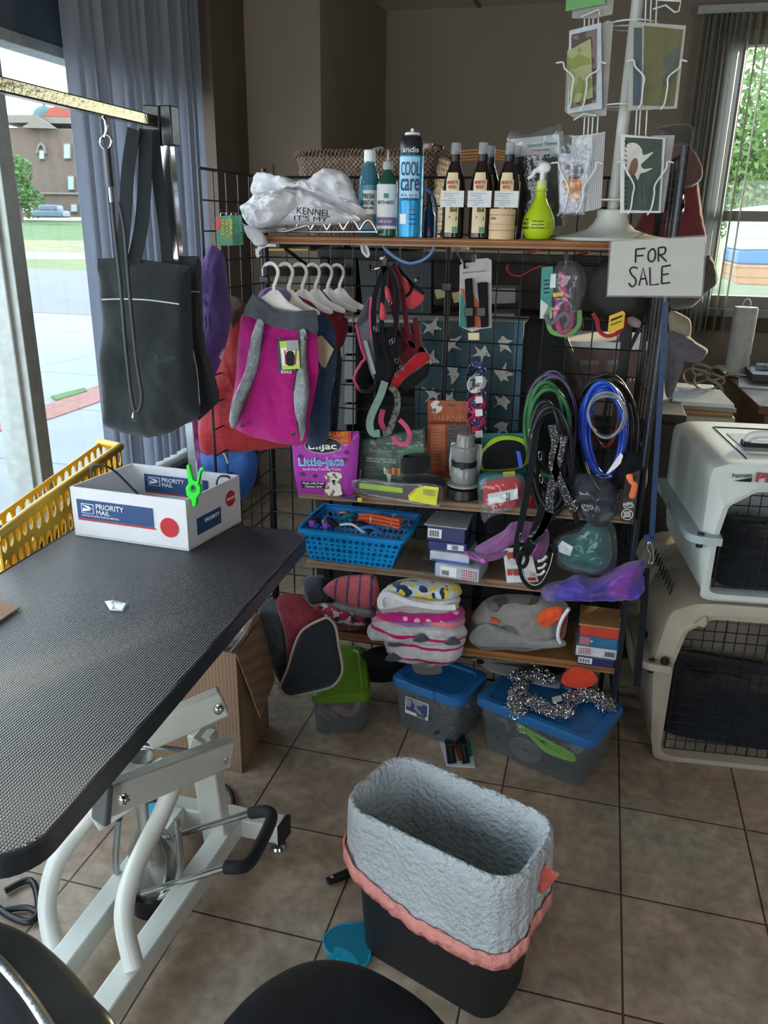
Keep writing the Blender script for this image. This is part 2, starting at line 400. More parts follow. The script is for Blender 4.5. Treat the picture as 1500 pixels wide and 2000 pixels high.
# left storefront: low sill wall, glass, mullions, header
sill=.42; hz=2.15
Yw0,Yw1=-1.3,4.05
b=MB(); b.box((XL-.06,(YF+YN)/2,sill/2-.06),(.12,YN-YF,sill+.12)); b.box((XL-.06,(YF+YN)/2,(hz+ZC)/2),(.14,YN-YF,ZC-hz))
b.box((XL-.06,(YF+Yw0)/2,ZC/2),(.12,Yw0-YF,ZC)); b.box((XL-.06,(Yw1+YN)/2,ZC/2),(.12,YN-Yw1,ZC))
struct('wall_left',b,mat('storefront_header','#4b5866',rough=.6,nz=.06))
ALU=mat('weathered_aluminium','#a9adaa',rough=.5,metal=.25,nz=.12,ns=25)
GLASS=bpy.data.materials.new('window_glass'); GLASS.use_nodes=True; t=GLASS.node_tree; t.nodes.clear()
o_=t.nodes.new('ShaderNodeOutputMaterial'); tr=t.nodes.new('ShaderNodeBsdfTransparent'); gl=t.nodes.new('ShaderNodeBsdfGlossy'); fr=t.nodes.new('ShaderNodeLayerWeight'); pw=t.nodes.new('ShaderNodeMath'); pw.operation='POWER'; pw.inputs[1].default_value=6; ml=t.nodes.new('ShaderNodeMath'); ml.operation='MULTIPLY_ADD'; ml.inputs[1].default_value=.5; ml.inputs[2].default_value=.025; mx=t.nodes.new('ShaderNodeMixShader')
tr.inputs[0].default_value=(.95,.98,.97,1); gl.inputs['Roughness'].default_value=.02; 
t.links.new(fr.outputs['Facing'],pw.inputs[0]); t.links.new(pw.outputs[0],ml.inputs[0])
t.links.new(ml.outputs[0],mx.inputs[0]); t.links.new(tr.outputs[0],mx.inputs[1]); t.links.new(gl.outputs[0],mx.inputs[2]); t.links.new(mx.outputs[0],o_.inputs[0])
def frame(n,name,Y0,Y1,z0,z1):
    f=MB()
    for y in (Y0,Y1): f.box((XL-.03,y,(z0+z1)/2),(.11,.05,z1-z0))
    for z in (z0+.02,z1-.02): f.box((XL-.03,(Y0+Y1)/2,z),(.10,Y1-Y0,.04))
    o=struct(name,f,ALU,bev=.003)
    g=obj('window_pane',MB().box((XL-.04,(Y0+Y1)/2,(z0+z1)/2),(.006,Y1-Y0-.04,z1-z0-.06)),GLASS,o,sm=0)
ym=(lambda p:p.y)(XP(XL)(75,985))
frame(1,'window_1',Yw0,.4,sill,hz); frame(2,'window_2',.45,ym-.02,sill,hz); frame(3,'window_3',ym+.03,Yw1,sill,hz)
struct('trim_2',MB().box((XL-.01,ym+.01,(sill+hz)/2),(.13,.075,hz-sill)),ALU,bev=.004)
struct('trim_3',MB().box((XL+.09,(YF+Yw1)/2,sill+.012),(.22,Yw1-YF,.024)),mat('window_sill_grey','#7d7f7c',rough=.6),bev=.003)
portal((XL+.02,(Yw0+Yw1)/2,(sill+hz)/2),(0,-PI/2,0),hz-sill,Yw1-Yw0)
# back window frame
f=MB()
for x in (wx0+.03,(wx0+wx1)/2+.1,wx1-.03): f.box((x,YB+.03,(wz0+wz1)/2),(.06,.1,wz1-wz0))
for z in (wz0+.04,1.62,wz1-.04): f.box(((wx0+wx1)/2,YB+.03,z),(wx1-wx0,.09,.08 if z!=1.62 else .06))
w4=struct('window_4',f,mat('window_frame_grey','#8d8c88',rough=.5,nz=.06),bev=.004)
obj('window_pane',MB().box(((wx0+wx1)/2,YB+.03,(wz0+wz1)/2),(wx1-wx0,.006,wz1-wz0)),GLASS,w4,sm=0)
struct('trim_4',MB().box(((wx0+wx1)/2,YB-.02,wz0-.02),(wx1-wx0+.16,.1,.05)),mat('window_frame_grey'),bev=.004)
struct('trim_5',MB().box(((wx0+wx1)/2-.1,YB-.012,wz0-.09),(wx1-wx0+.4,.03,.09)),TRIMB,bev=.003)
struct('trim_6',MB().box(((wx0+wx1)/2,YB-.012,wz1+.04),(wx1-wx0+.2,.03,.09)),WALL,bev=.003)
portal(((wx0+wx1)/2,YB-.04,(wz0+wz1)/2),(-PI/2,0,0),wx1-wx0,wz1-wz0)
# shop front behind the viewer: openings left and right added for fill light
f=MB(); f.box((.5,YF-.05,ZC/2),(2.0,.1,ZC)); f.box((2.95,YF-.05,ZC/2),(.5,.1,ZC)); f.box(((XL+XR)/2,YF-.05,2.5),(XR-XL,.1,.6)); f.box(((XL+XR)/2,YF-.05,.2),(XR-XL,.1,.4))
struct('wall_front',f,WALL)
portal(((XL-.5)/2,YF+.02,1.3),(PI/2,0,0),1.6,1.8); portal((2.1,YF+.02,1.3),(PI/2,0,0),1.2,1.8)
# ---------------------------------------------------------------- vertical blinds, left
VANE=mat('blue_grey_vinyl_vane','#b3b8c2',rough=.45,nz=.04,bump=.02,alpha=.93)
t=VANE.node_tree; b_=t.nodes['Principled BSDF']; tl=t.nodes.new('ShaderNodeBsdfTranslucent'); tl.inputs[0].default_value=hx('#c6cad4'); mx=t.nodes.new('ShaderNodeMixShader'); mx.inputs[0].default_value=.5
t.links.new(b_.outputs[0],mx.inputs[1]); t.links.new(tl.outputs[0],mx.inputs[2]); t.links.new(mx.outputs[0],t.nodes['Material Output'].inputs[0])
def vane(px,Y,wd,ang,z0,z1,m):
    s=MB(); p=[]
    cx=px; 
    R=Matrix.Rotation(ang,3,'Z'); pr=[]
    for k in range(6):
        u=-1+2*k/5; pr.append(Vector((u*wd/2,.006*(1-u*u),0)))
    rg=[]
    for z in (z0,z1):
        rg.append([R@q+Vector((cx,Y,z)) for q in pr]+[R@(q+Vector((0,.0015,0)))+Vector((cx,Y,z)) for q in pr[::-1]])
    return s.loft(rg)
bl=thing('vertical_blind','blue grey vertical vane blind drawn beside the left shop window','blind')
hr=MB().box((XL+.13,3.4,2.6),(.05,1.3,.045)); obj('head_rail',hr,ALU,bl,bev=.004)
random.seed(3)
for i in range(16):
    Y=2.92+i*.064; Y+= random.uniform(-.012,.012)
    obj('vane',vane(XL+.14,Y,.088,math.radians(74)+random.uniform(-.22,.3),sill+.04,2.585,VANE),VANE,bl,sm=60)
# blinds, right back window
br=thing('vertical_blind','pale grey vertical vane blind gathered at left of the rear window','blind')
VW=mat('pale_vane','#a8a69c',rough=.5,nz=.04,bump=.02)
obj('head_rail',MB().box((1.4,YB-.12,2.7),(2.1,.05,.045)),ALU,br,bev=.004)
for i in range(9): obj('vane',vane(.40+i*.03,YB-.12,.088,1.25+random.uniform(-.15,.15),.93,2.68,VW),VW,br,sm=60)
for i,x in enumerate((.69,.74)): obj('vane',vane(x,YB-.12,.088,1.5,.93,2.68,VW),VW,br,sm=60)
# ================================================================ OUTSIDE
gz=-.14
FWD=Vector((-math.sin(YAW),math.cos(YAW),0)); RT=Vector((math.cos(YAW),math.sin(YAW),0))
def band(name,d0,d1,z0,z1,m,x0=-160,x1=60):
    p=[FWD*d0+RT*x0+V(0,0,z0),FWD*d0+RT*x1+V(0,0,z0),FWD*d1+RT*x1+V(0,0,z1),FWD*d1+RT*x0+V(0,0,z1)]
    q=[v-V(0,0,.3) for v in p]
    return struct(name,MB().box8(q,p),m)
CONC=mat('outside_concrete','#6c6e6d',rough=.9,nz=.08,ns=1.2,bump=.05); ASPH=mat('outside_asphalt','#5f6161',rough=.95,nz=.08,ns=.8,bump=.05)
GRASS=mat('outside_grass','#3c5628',rough=1,nz=.3,ns=1.5,bump=.3); DRY=mat('dry_grass','#6a6648',rough=1,nz=.25,ns=1.0,bump=.2)
b=MB().box8([V(-60,-6,gz-.3),V(XL-.13,-6,gz-.3),V(XL-.13,40,gz-.3),V(-60,40,gz-.3)],[V(-60,-6,gz),V(XL-.13,-6,gz),V(XL-.13,40,gz),V(-60,40,gz)])
struct('pavement',b,mat('pavement_slabs','#b4b7b6',rough=.9,pat=('plaid',['#737675','#565958','#565958'],(0,1),.62,.985),nz=.07,ns=1.4,bump=.05))
# straight edges of kerb, road and verge, read off at their own distances on the ground
def gband(name,pts,z,m): 
    q=[ZP(z)(*p) for p in pts]; return struct(name,MB().slab(q,(0,0,1),.012),m)
struct('roadway',MB().box8([V(-60,13.5,gz-.2),V(-4,13.5,gz-.2),V(-4,26,gz-.2),V(-60,26,gz-.2)],[V(-60,13.5,gz+.006),V(-4,13.5,gz+.006),V(-4,26,gz+.006),V(-60,26,gz+.006)]),ASPH)
gband('trim_7',[(-60,830),(0,806),(95,790),(205,748),(260,762),(100,818),(0,842),(-60,860)],gz+.004,mat('red_paving_brick','#b48a80',rough=.9,pat=('plaid',['#805248','#664a42','#664a42'],(0,1),4.5,.94),ns=9))
gband('trim_8',[(100,774),(165,758),(170,764),(110,782)],gz+.012,GRASS)
band('verge',27,38,gz,gz+.02,mat('verge_grass','#525f35',rough=1,nz=.25,ns=.5)); band('roadside',38,47,gz-.02,gz+.0,CONC); band('verge_far',47,60,gz-.01,gz+.35,DRY); band('lawn',60,118,gz+.3,gz+1.7,GRASS)
# courthouse-like brick building with a dome across the street
BR=mat('tan_brick','#6a5a51',rough=.95,nz=.1,ns=2); STN=mat('pale_stone','#7a7269',rough=.9,nz=.05,ns=2); BW=mat('dark_windowpane','#8fa2a3',rough=.3)
D=118
def bp(px,py,d=D):
    r=ray(px,py); k=d/(r.x*FWD.x+r.y*FWD.y); return V(0,0,HC)+r*k
bd=thing('brick_building','far brick building with a green dome and pediment seen through the shop window','building')
def bslab(pts,m,name,dep=1.,d=D,par=bd): return obj(name,MB().slab([bp(x,y,d+dep/2) for x,y in pts],FWD,dep),m,par,sm=0)
bslab([(50,260),(150,262),(330,262),(330,425),(66,425)],BR,'wall',14,D)
bslab([(41,238),(118,238),(118,252),(44,252)],STN,'cornice',15,D-1); bslab([(110,240),(330,244),(330,255),(110,252)],STN,'cornice',14,D)
bslab([(44,250),(78,230),(112,252)],STN,'pediment',1,D-1.5)
bslab([(56,375),(330,378),(330,382),(57,379)],STN,'string_course',.5,D-.4)
c0=bp(90,236,D+5); s_=MB(); R_=bp(115,236,D+5)-bp(90,236,D+5); rad=R_.length
s_.lathe([(rad,0)]+[(rad*math.cos(a*PI/16),rad*.95*math.sin(a*PI/16)+.8) for a in range(8)]+[(.2,rad*.95+.9),(.1,rad*.95+2.2)],c0-V(0,0,.6),20)
obj('dome',s_,mat('green_copper','#3f5a5a',rough=.6),bd)
bslab([(112,236),(125,220),(160,213),(330,213),(330,240)],mat('red_roof_tiles','#96493a',rough=.8,nz=.1),'roof',10,D+2)
for q in ([(124,280),(139,280),(139,311),(124,311)],[(132,343),(145,343),(146,372),(133,372)],[(76,293),(88,293),(88,312),(77,312)],[(138,398),(152,398),(152,415),(138,415)],[(82,400),(105,400),(105,414),(82,414)]):
    w=bslab(q,STN,'window_surround',.4,D-.4); x0,y0=q[0]; x1,y1=q[2]
    bslab([(x0+2,y0+2),(x1-2,y0+2),(x1-2,y1-2),(x0+2,y1-2)],BW,'window_glazing',.2,D-.55)
bslab([(70,300),(74,284),(80,277),(88,284),(92,300),(88,300),(85,288),(80,283),(76,290),(74,300)],STN,'arch',.4,D-.4)
hb=thing('low_building','low white building with red roof left of the brick building','building')
bslab([(22,375),(52,378),(56,415),(28,415)],mat('white_render','#cfc6c0',rough=.9),'wall',3,D-8,hb); bslab([(18,376),(26,362),(50,368),(54,380)],mat('red_roof_tiles'),'roof',3.6,D-8.3,hb)
cr=MB(); cr.box(bp(100,418,D-20)+V(0,0,.0),(4.0,1.7,.8)).box(bp(100,412,D-20)+V(0,0,.3),(2.4,1.5,.7))
vt=solo('parked_car',cr,mat('dark_car_paint','#4a5a68',rough=.3),'dark parked car in front of the far brick building','car',bev=.2)
def leafy(name,c,r,label,m,trunk=1,n=900,ls=.3,sz=1.1,grp=None):
    t=thing(name,label,'tree',grp); f=MB(); rnd=random.Random(int(abs(c[0]*100)))
    cl=[(Vector((rnd.gauss(0,.45),rnd.gauss(0,.45),rnd.gauss(0,.5*sz)))*r*.8, rnd.uniform(.35,.6)*r) for _ in range(14)]
    for _ in range(n):
        q,rd=cl[rnd.randrange(14)]; d=Vector((rnd.gauss(0,1),rnd.gauss(0,1),rnd.gauss(0,1))).normalized()*rd*rnd.uniform(.7,1)
        p=Vector(c)+q+d; a=Vector((rnd.uniform(-1,1),rnd.uniform(-1,1),rnd.uniform(-1,1))).normalized()*ls; b_=a.orthogonal().normalized()*ls*.6
        f.add([p-a,p+b_,p+a,p-b_],[(0,1,2,3)])
    obj('foliage',f,m,t,sm=0)
    if trunk: obj('trunk',MB().tube([V(c[0],c[1],gz),V(c[0]+.1,c[1],c[2]*.5),Vector(c)],[r*.09,r*.07,r*.04],8),mat('tree_bark','#5d5044',rough=1),t)
    return t
LF=mat('tree_leaves','#4f7038',rough=.8,nz=.3,ns=3,bump=0); LF2=mat('back_tree_leaves','#5a7436',rough=.8,nz=.3,ns=3,bump=0)
c=bp(32,352,D-14); leafy('leafy_tree',c,3.0,'green tree beside the far brick building',LF,ls=.28,n=2500)
# behind the rear window: tree, lumber stacks, grass
GB=V(0,0,.25)
struct('garden_ground',MB().box8([V(-1.5,YB+.2,-.3),V(14,YB+.2,-.3),V(30,60,-.3),V(-1.5,60,-.3)],[V(-1.5,YB+.2,.05),V(14,YB+.2,.05),V(30,60,.9),V(-1.5,60,.9)]),mat('garden_grass','#55623c',rough=1,nz=.3,ns=2,bump=.2))
LUM=mat('sawn_lumber','#c99a6c',rough=.85,pat=('stripe',['#9a7048','#7a5636'],2,9,[.86]),nz=.1,ns=6)
def stackp(pts,Y,dep,m,name,label,cat,grp=None): return solo(name,MB().slab([YP(Y+dep/2)(*p) for p in pts],(0,1,0),dep),m,label,cat,grp,sm=0,bev=.02)
stackp([(1423,512),(1560,515),(1560,556),(1424,549)],11,1.4,LUM,'lumber_stack','bottom stack of sawn lumber outside the rear window','lumber')
stackp([(1427,487),(1560,484),(1560,514),(1424,511)],11,1.4,mat('blue_tarp','#1f62a4',rough=.6),'tarp_cover','blue tarp strip lying between the lumber stack and the white bundle','tarp')
stackp([(1436,408),(1560,395),(1560,484),(1430,486)],11,1.4,mat('white_lumber_wrap','#d6dbea',rough=.6,pat=('stripe',['#a3a8b8','#8c92a4'],2,7,[.9]),nz=.04),'wrapped_bundle','white wrapped building bundle on top of the blue tarp outside','bundle')
hs=thing('small_house','small white house with grey gable far behind the rear window','house')
obj('wall',MB().slab([YP(38)(*p) for p in ((1405,352),(1520,356),(1520,410),(1405,410))],(0,1,0),4),mat('white_siding','#98a2a5',rough=.8),hs,sm=0)
obj('roof',MB().slab([YP(37.5)(*p) for p in ((1398,354),(1432,296),(1470,294),(1525,356))],(0,1,0),5),mat('grey_shingles','#6d7778',rough=.9),hs,sm=0)
p=YP(20)(1475,235); leafy('back_tree',p,2.6,'sunlit green tree outside the rear window, right of the blind',LF2,ls=.085,n=7000,sz=.9,trunk=0)
p=YP(31)(1640,200); leafy('back_tree',p,4.2,'larger tree behind at the right edge of the rear window',LF2,ls=.12,n=6000)
pass
# ================================================================ THE WIRE RACK AND ITS BOARDS
YG=2.48; YFB=2.20; XA=-1.05; XB=.125
WIRE=mat('black_coated_wire','#1d2024',rough=.35,metal=.3,nz=.05,bump=0,spec=.6)
rack=thing('wire_grid_rack','black wire grid display rack holding the pet goods, with folded side panels','rack')
def grid(a,b,z0,z1,name='grid_panel',sp=.0762,m=WIRE,par=rack,r=.0024):
    a=V(a[0],a[1],0); b=V(b[0],b[1],0); L=(b-a).length; g=MB(); n=max(1,round(L/sp)); nz_=round((z1-z0)/sp)
    for i in range(n+1):
        p=a+(b-a)*i/n; g.tube([p+V(0,0,z0),p+V(0,0,z1)],.0042 if i in (0,n) else r,6)
    d=(b-a).normalized(); off=Vector((d.y,-d.x,0))*.004
    for j in range(nz_+1):
        z=z0+(z1-z0)*j/nz_; e=.0042 if j in (0,nz_) else r
        g.tube([a+off*(e==r)+V(0,0,z),b+off*(e==r)+V(0,0,z)],e,6)
    return obj(name,g,m,par,sm=50)
grid((XA,YG),(-.463,YG),.03,1.665); grid((-.455,YG),(XB,YG),.03,1.665)
grid((XA-.005,2.07),(XA-.005,YG-.01),.03,1.665); grid((.150,2.19),(XB+.006,YG-.01),.21,1.70)
for x in (XA,-.46,XB): obj('joining_post',MB().tube([V(x,YG+.012,.0),V(x,YG+.012,1.69)],.008,8),WIRE,rack)
obj('front_post',MB().tube([V(.152,2.185,.195),V(.152,2.185,1.72)],.009,10),mat('blue_black_post','#131c28',rough=.3),rack)
for z in (1.60,1.36,.9,.45):
    for x in (XA,-.46,XB): obj('joining_clip',MB().box((x,YG-.008,z),(.03,.012,.024)),BLK,rack,bev=.002)
# boards : each lies on brackets hooked into the grid
WOODT=mat('stained_shelf_wood','#8f6038',rough=.45,nz=.22,ns=9,bump=.08,bs=60)
for n_,m_ in (('stained_shelf_wood',WOODT),):
    pass
WOODG=mat('grey_brown_shelf_wood','#8c735c',rough=.65,nz=.2,ns=9,bump=.1,bs=50)
def board(x0,x1,zl,zr,m,label,yf=YFB,th=.021,grp='wooden shelf boards on the wire rack'):
    s=MB(); prof=[(yf+.004,0),(yf,-.004),(yf,-.008),(yf+.003,-.011),(yf+.003,-.0125),(yf-.004,-.015),(yf-.004,-th),(YG-.012,-th),(YG-.012,0)]
    rings=[]
    for x,z in ((x0,zl),((x0+x1)/2,(zl+zr)/2),(x1,zr)): rings.append([V(x,y,z+q) for y,q in prof])
    o=solo('shelf_board',s.loft(rings),m,label,'shelf',grp,sm=25)
    return o
def brackets(zs,x0,x1,zl,zr):
    for x in zs:
        z=zl+(zr-zl)*(x-x0)/(x1-x0)-.024
        g=MB().bar(V(x,YFB+.02,z-.003),V(x,YG,z-.003),.004,.012).bar(V(x,YFB+.06,z-.01),V(x,YG,z-.075),.004,.01)
        obj('shelf_bracket',g,WIRE,rack)
ZB=[(-.955,.141,1.499,1.503,WOODT,'long top shelf board of reddish wood carrying the bottles'),
    (-.845,.145,.758,.782,WOODG,'second shelf board from the top, holding the pink treat bag'),
    (-.825,.150,.530,.545,WOODG,'third shelf board, holding the blue perforated basket'),
    (-.80,.158,.288,.305,mat('warm_shelf_wood','#96683f',rough=.5,nz=.2,ns=9,bump=.08,bs=60),'lowest shelf board, holding the folded sweaters')]
for x0,x1,a,b,m,l in ZB:
    board(x0,x1,a,b,m,l); brackets((x0+.06,-.40,x1-.05),x0,x1,a,b)
def bz(i,x): x0,x1,a,b=ZB[i][:4]; return a+(b-a)*(x-x0)/(x1-x0)
ZT=1.5005
# ================================================================ TOP SHELF GOODS
def xat(px,Y,py=450): return YP(Y)(px,py).x
Yt=2.27
def zt(x): return bz(0,x)
def rot_lbl(mb_pts): pass
def wrap(c,r,z0,z1,a0,a1,off=.0008,n=14,sy=1.0,r1=None):   # label wrapped round a cylinder, facing -Y at angle 0
    s=MB(); b=[];t=[]
    r1=r if r1 is None else r1
    for k in range(n+1):
        a=a0+(a1-a0)*k/n
        b.append(V(c[0]+(r+off)*math.sin(a),c[1]-(r+off)*sy*math.cos(a),z0)); t.append(V(c[0]+(r1+off)*math.sin(a),c[1]-(r1+off)*sy*math.cos(a),z1))
    vs=b+t; s.add(vs,[(k,k+1,n+2+k,n+1+k) for k in range(n)]); return s
def ctext(s_,m,par,c,r,z,a0,a1,h,name='lettering'):           # lettering bent round a bottle
    x0=r*a0; x1=r*a1
    o=lettering(s_,m,par,V(x0,0,0),V(x1,0,0),FW,h,name=name)
    if o:
        for v in o.data.vertices:
            a=v.co.x/r; rr_=r-v.co.y; v.co=V(c[0]+rr_*math.sin(a),c[1]-rr_*math.cos(a),z+v.co.z)
    return o
# aerosol can
x=xat(799,2.24); c=(x,2.25,zt(x)); can=thing('aerosol_can','tall blue aerosol spray can with black top and big blue letters','spray can')
r=.0325; H=.205
obj('can_body',MB().lathe([(r-.003,0),(r,.003),(r,H-.004),(r-.001,H)],c,32),mat('can_blue','#2a9ad2',rough=.3,metal=.2,nz=.03),can)
obj('upper_band',MB().lathe([(r,H),(r+.0004,H+.001),(r+.0004,H+.028),(r-.006,H+.045),(r-.014,H+.049)],c,32),mat('can_black','#1e2024',rough=.3),can,label='black upper band of the can')
obj('cap_collar',MB().lathe([(r-.013,H+.049),(r-.013,H+.054),(r-.016,H+.056),(.004,H+.056),(.004,H+.064),(.002,H+.066)],c,24),WHITE,can)
obj('label_field',wrap(c,r,c[2]+.1,c[2]+H-.004,-.95,.95),mat('ice_blue_print','#9fd6ee',rough=.35),can)
ctext('andis',INKW,can,c,r+.0012,c[2]+H+.006,-.5,.75,.013)
ctext('COOL',INKBL,can,c,r+.002,c[2]+.155,-.62,.85,.034); ctext('care',INKBL,can,c,r+.002,c[2]+.118,-.62,.85,.03)
ctext('P L U S',INKR,can,c,r+.0015,c[2]+.104,-.55,.7,.006); ctext('CLIPPER BLADES',INKBL,can,c,r+.0015,c[2]+.094,-.6,.75,.006)
obj('round_seal',wrap(c,r,c[2]+.035,c[2]+.06,-.75,-.1,.0012),INKW,can)
for k in range(4): obj('small_print',wrap(c,r,c[2]+.07-.012*k,c[2]+.0725-.012*k,.1,.7,.0012),INKBL if k else INKR,can)
# green bottle with pale label
x=xat(755,2.26); c=(x,2.265,zt(x)); g=thing('squeeze_bottle','dark green pet bottle with white label and grey nozzle','bottle')
r=.0285; DG=mat('dark_green_plastic','#23503c',rough=.2,nz=.05,alpha=.96)
obj('bottle_body',MB().lathe([(r-.003,0),(r,.004),(r,.135),(r-.004,.15),(r-.015,.163),(.011,.17),(.011,.176)],c,28),DG,g)
obj('cap',MB().lathe([(.0135,.172),(.0135,.188),(.011,.192),(.004,.194),(.0035,.21),(.0012,.222)],c,20),mat('grey_cap','#a8abac',rough=.5),g)
obj('paper_label',wrap(c,r,c[2]+.022,c[2]+.135,-1.3,1.3),CARD,g); obj('purple_band',wrap(c,r,c[2]+.03,c[2]+.052,-1.3,1.3,.0014),mat('lilac_print','#7d6a92',rough=.6),g)
ctext('VET\'S+BEST',mat('green_ink','#2d5a4a',rough=.7),g,c,r+.002,c[2]+.085,-.75,.85,.009); ctext('EAR WASH',INKW,g,c,r+.002,c[2]+.038,-.5,.6,.006)
obj('dog_mark',wrap(c,r,c[2]+.1,c[2]+.112,-.1,.35,.0016),mat('teal_ink','#3d8a8a',rough=.7),g)
# blue water additive bottle
x=xat(719,2.3); c=(x,2.31,zt(x)); g=thing('mouthwash_bottle','translucent teal bottle with a flat white cap, behind the green bottle','bottle')
r=.029
obj('bottle_body',MB().lathe([(r-.002,0),(r,.004),(r,.15),(r-.006,.172),(.016,.19),(.016,.196)],c,28),mat('teal_bottle','#3f7486',rough=.15,nz=.06,alpha=.94),g)
obj('cap',MB().lathe([(.016,.193),(.016,.223),(.014,.225)],c,24),WHITE,g)
obj('paper_label',wrap(c,r,c[2]+.02,c[2]+.135,-1.2,1.2),mat('label_blue','#4f94a8',rough=.5),g); obj('white_panel',wrap(c,r,c[2]+.06,c[2]+.122,-.35,1.2,.0014),CARD,g)
ctext('FRESH',INKB,g,c,r+.002,c[2]+.1,-.3,.65,.013); ctext('DENTAL',INKB,g,c,r+.002,c[2]+.083,-.5,.7,.013); ctext('WATER ADD',INKB,g,c,r+.002,c[2]+.073,-.4,.6,.006)
obj('dog_picture',wrap(c,r,c[2]+.03,c[2]+.06,-.2,.5,.0018),mat('tan_print','#b08a66',rough=.7),g)
# small cobalt dropper bottle
x=xat(836,2.3); c=(x,2.31,zt(x)); g=thing('dropper_bottle','small cobalt blue bottle between the spray can and the brown bottles','bottle')
obj('bottle_body',MB().lathe([(.015,0),(.017,.002),(.017,.06),(.01,.072),(.008,.078)],c,20),mat('cobalt_glass','#1d3154',rough=.15),g)
obj('cap',MB().lathe([(.009,.075),(.009,.09),(.006,.093),(.005,.11),(.002,.113)],c,16),BLK,g)
# brown spray bottles
def spray(px,Y,label,cupped=True,front=True):
    x=xat(px,Y); c=(x,Y+.0,zt(x)); g=thing('spray_bottle',label,'bottle','dark brown shampoo spray bottles on the top shelf')
    r=.029; AM=mat('dark_brown_bottle','#241b1a',rough=.12,nz=.05)
    obj('bottle_body',MB().lathe([(r-.003,0),(r,.004),(r,.125),(r-.003,.15),(r-.012,.175),(.012,.19),(.012,.196)],c,28,),AM,g)
    obj('pump',MB().lathe([(.013,.19),(.013,.206),(.010,.208),(.0095,.21),(.0095,.213)],c,20),BLK,g)
    obj('clear_cap',MB().lathe([(.0125,.205),(.0125,.232),(.0115,.234),(.0,.234)],c,20),mat('clear_hard_cap','#b9bdc4',rough=.1,alpha=.55),g)
    lb=[(-.62,.02),(.62,.02),(.62,.15),(.5,.168),(.25,.178),(-.25,.178),(-.5,.168),(-.62,.15)]
    obj('arched_label',wrap(c,r,c[2]+.015,c[2]+.145,-.62,.62,.0008),mat('cream_label','#e2d2a6',rough=.6),g)
    obj('label_top',wrap(c,r,c[2]+.145,c[2]+.162,-.58,.5,.0008,r1=.0245),mat('cream_label'),g)
    ctext("BURT'S",INKR,g,c,r+.0018,c[2]+.134,-.42,.42,.0085); ctext('BEES',INKR,g,c,r+.0018,c[2]+.123,-.3,.3,.0085)
    obj('dog_sketch',wrap(c,r,c[2]+.045,c[2]+.08,-.5,.5,.0012),mat('sepia_print','#8b7650',rough=.7,pat=('blobs',['#d9cba2','#6d5c40'],60,.5)),g); obj('leaf_corner',wrap(c,r,c[2]+.016,c[2]+.03,.1,.6,.0012),mat('green_leaf_print','#5f9a86',rough=.7),g)
    if front:
        s=MB(); s.slab([V(c[0]-.030,c[1]-.0315,c[2]+.078),V(c[0]+.032,c[1]-.0315,c[2]+.078),V(c[0]+.032,c[1]-.031,c[2]+.118),V(c[0]-.030,c[1]-.031,c[2]+.118)],(0,1,0),.0006)
        obj('printed_note',s,CARD,g)
        k=MB()
        for i in range(6): k.box((c[0]-.002-.006*(i%2),c[1]-.0320,c[2]+.111-.0055*i),(.04-.012*(i%3),.0002,.0011))
        obj('note_lines',k,INKG,g)
    return g
spray(884,2.245,'leftmost dark spray bottle, beside the blue aerosol can')
spray(936,2.245,'middle dark spray bottle with a folded white note')
spray(987,2.255,'dark spray bottle behind the stacked bamboo jars')
spray(950,2.34,'dark spray bottle half hidden behind the middle one',front=False)
spray(1000,2.34,'dark spray bottle half hidden behind the right-hand one',front=False)
# bamboo jars
BAM=mat('bamboo','#d8b893',rough=.6,nz=.12,ns=10,bump=.05)
x=xat(979,2.225); 
for i,(l) in enumerate(('lower round bamboo jar of the stacked pair','upper round bamboo jar with faint script, on top of the other jar')):
    c=(x,2.232,zt(x)+.0375*i); g=thing('bamboo_jar',l,'jar','stacked bamboo jars')
    obj('jar_body',MB().lathe([(.0325,0),(.0335,.001),(.0335,.0215)],c,32),BAM,g); obj('lid',MB().lathe([(.0338,.0225),(.034,.023),(.034,.0365),(.0335,.0372),(0,.0372)],c,32),BAM,g)
    if i: ctext('BeBe',INKG,g,c,.0345,c[2]+.011,-.8,-.35,.006)
# lime spray bottle
x=xat(1050,2.25); c=(x,2.262,zt(x)); g=thing('trigger_bottle','lime green round bellied shampoo bottle with a white trigger','bottle')
LIME=mat('lime_plastic','#b3d21e',rough=.35,nz=.03,bump=.02)
obj('bottle_body',MB().lathe([(.026,0),(.031,.002),(.039,.018),(.0425,.036),(.039,.056),(.029,.076),(.0195,.092),(.0145,.106),(.0135,.118),(.0165,.121),(.0165,.124)],c,36),LIME,g)
obj('neck_collar',MB().lathe([(.0135,.124),(.0125,.144)],c,20),mat('pale_lime_plastic','#cfe08a',rough=.35),g)
h=MB(); h.tube([V(*c)+V(0,0,.143),V(*c)+V(.001,0,.165)],.0065,10)
h.puff([V(*c)+V(a,0,b) for a,b in ((-.012,.163),(.004,.16),(.018,.166),(.021,.176),(.017,.186),(.006,.189),(-.006,.187),(-.014,.176))],FW,.009,back=1)
h.tube([V(*c)+V(-.01,0,.172),V(*c)+V(-.02,0,.166),V(*c)+V(-.026,0,.155),V(*c)+V(-.036,0,.149)],[.0045,.0045,.004,.003],8,flat=1.3)
obj('trigger_head',h,WHITE,g)
for i,(s_,a,b,z,hh) in enumerate((('I ♥'.replace('♥','V'),-.85,-.55,.046,.007),('PET',-.95,-.5,.036,.007),('HEAD',-.95,-.5,.026,.007),('Dry Clean',-.3,.35,.044,.0055),('Blueberry Muffin',-.3,.4,.036,.004),('Spray Shampoo',-.35,.45,.028,.0055))): ctext(s_,INKB,g,c,.0437,c[2]+z,a,b,hh)
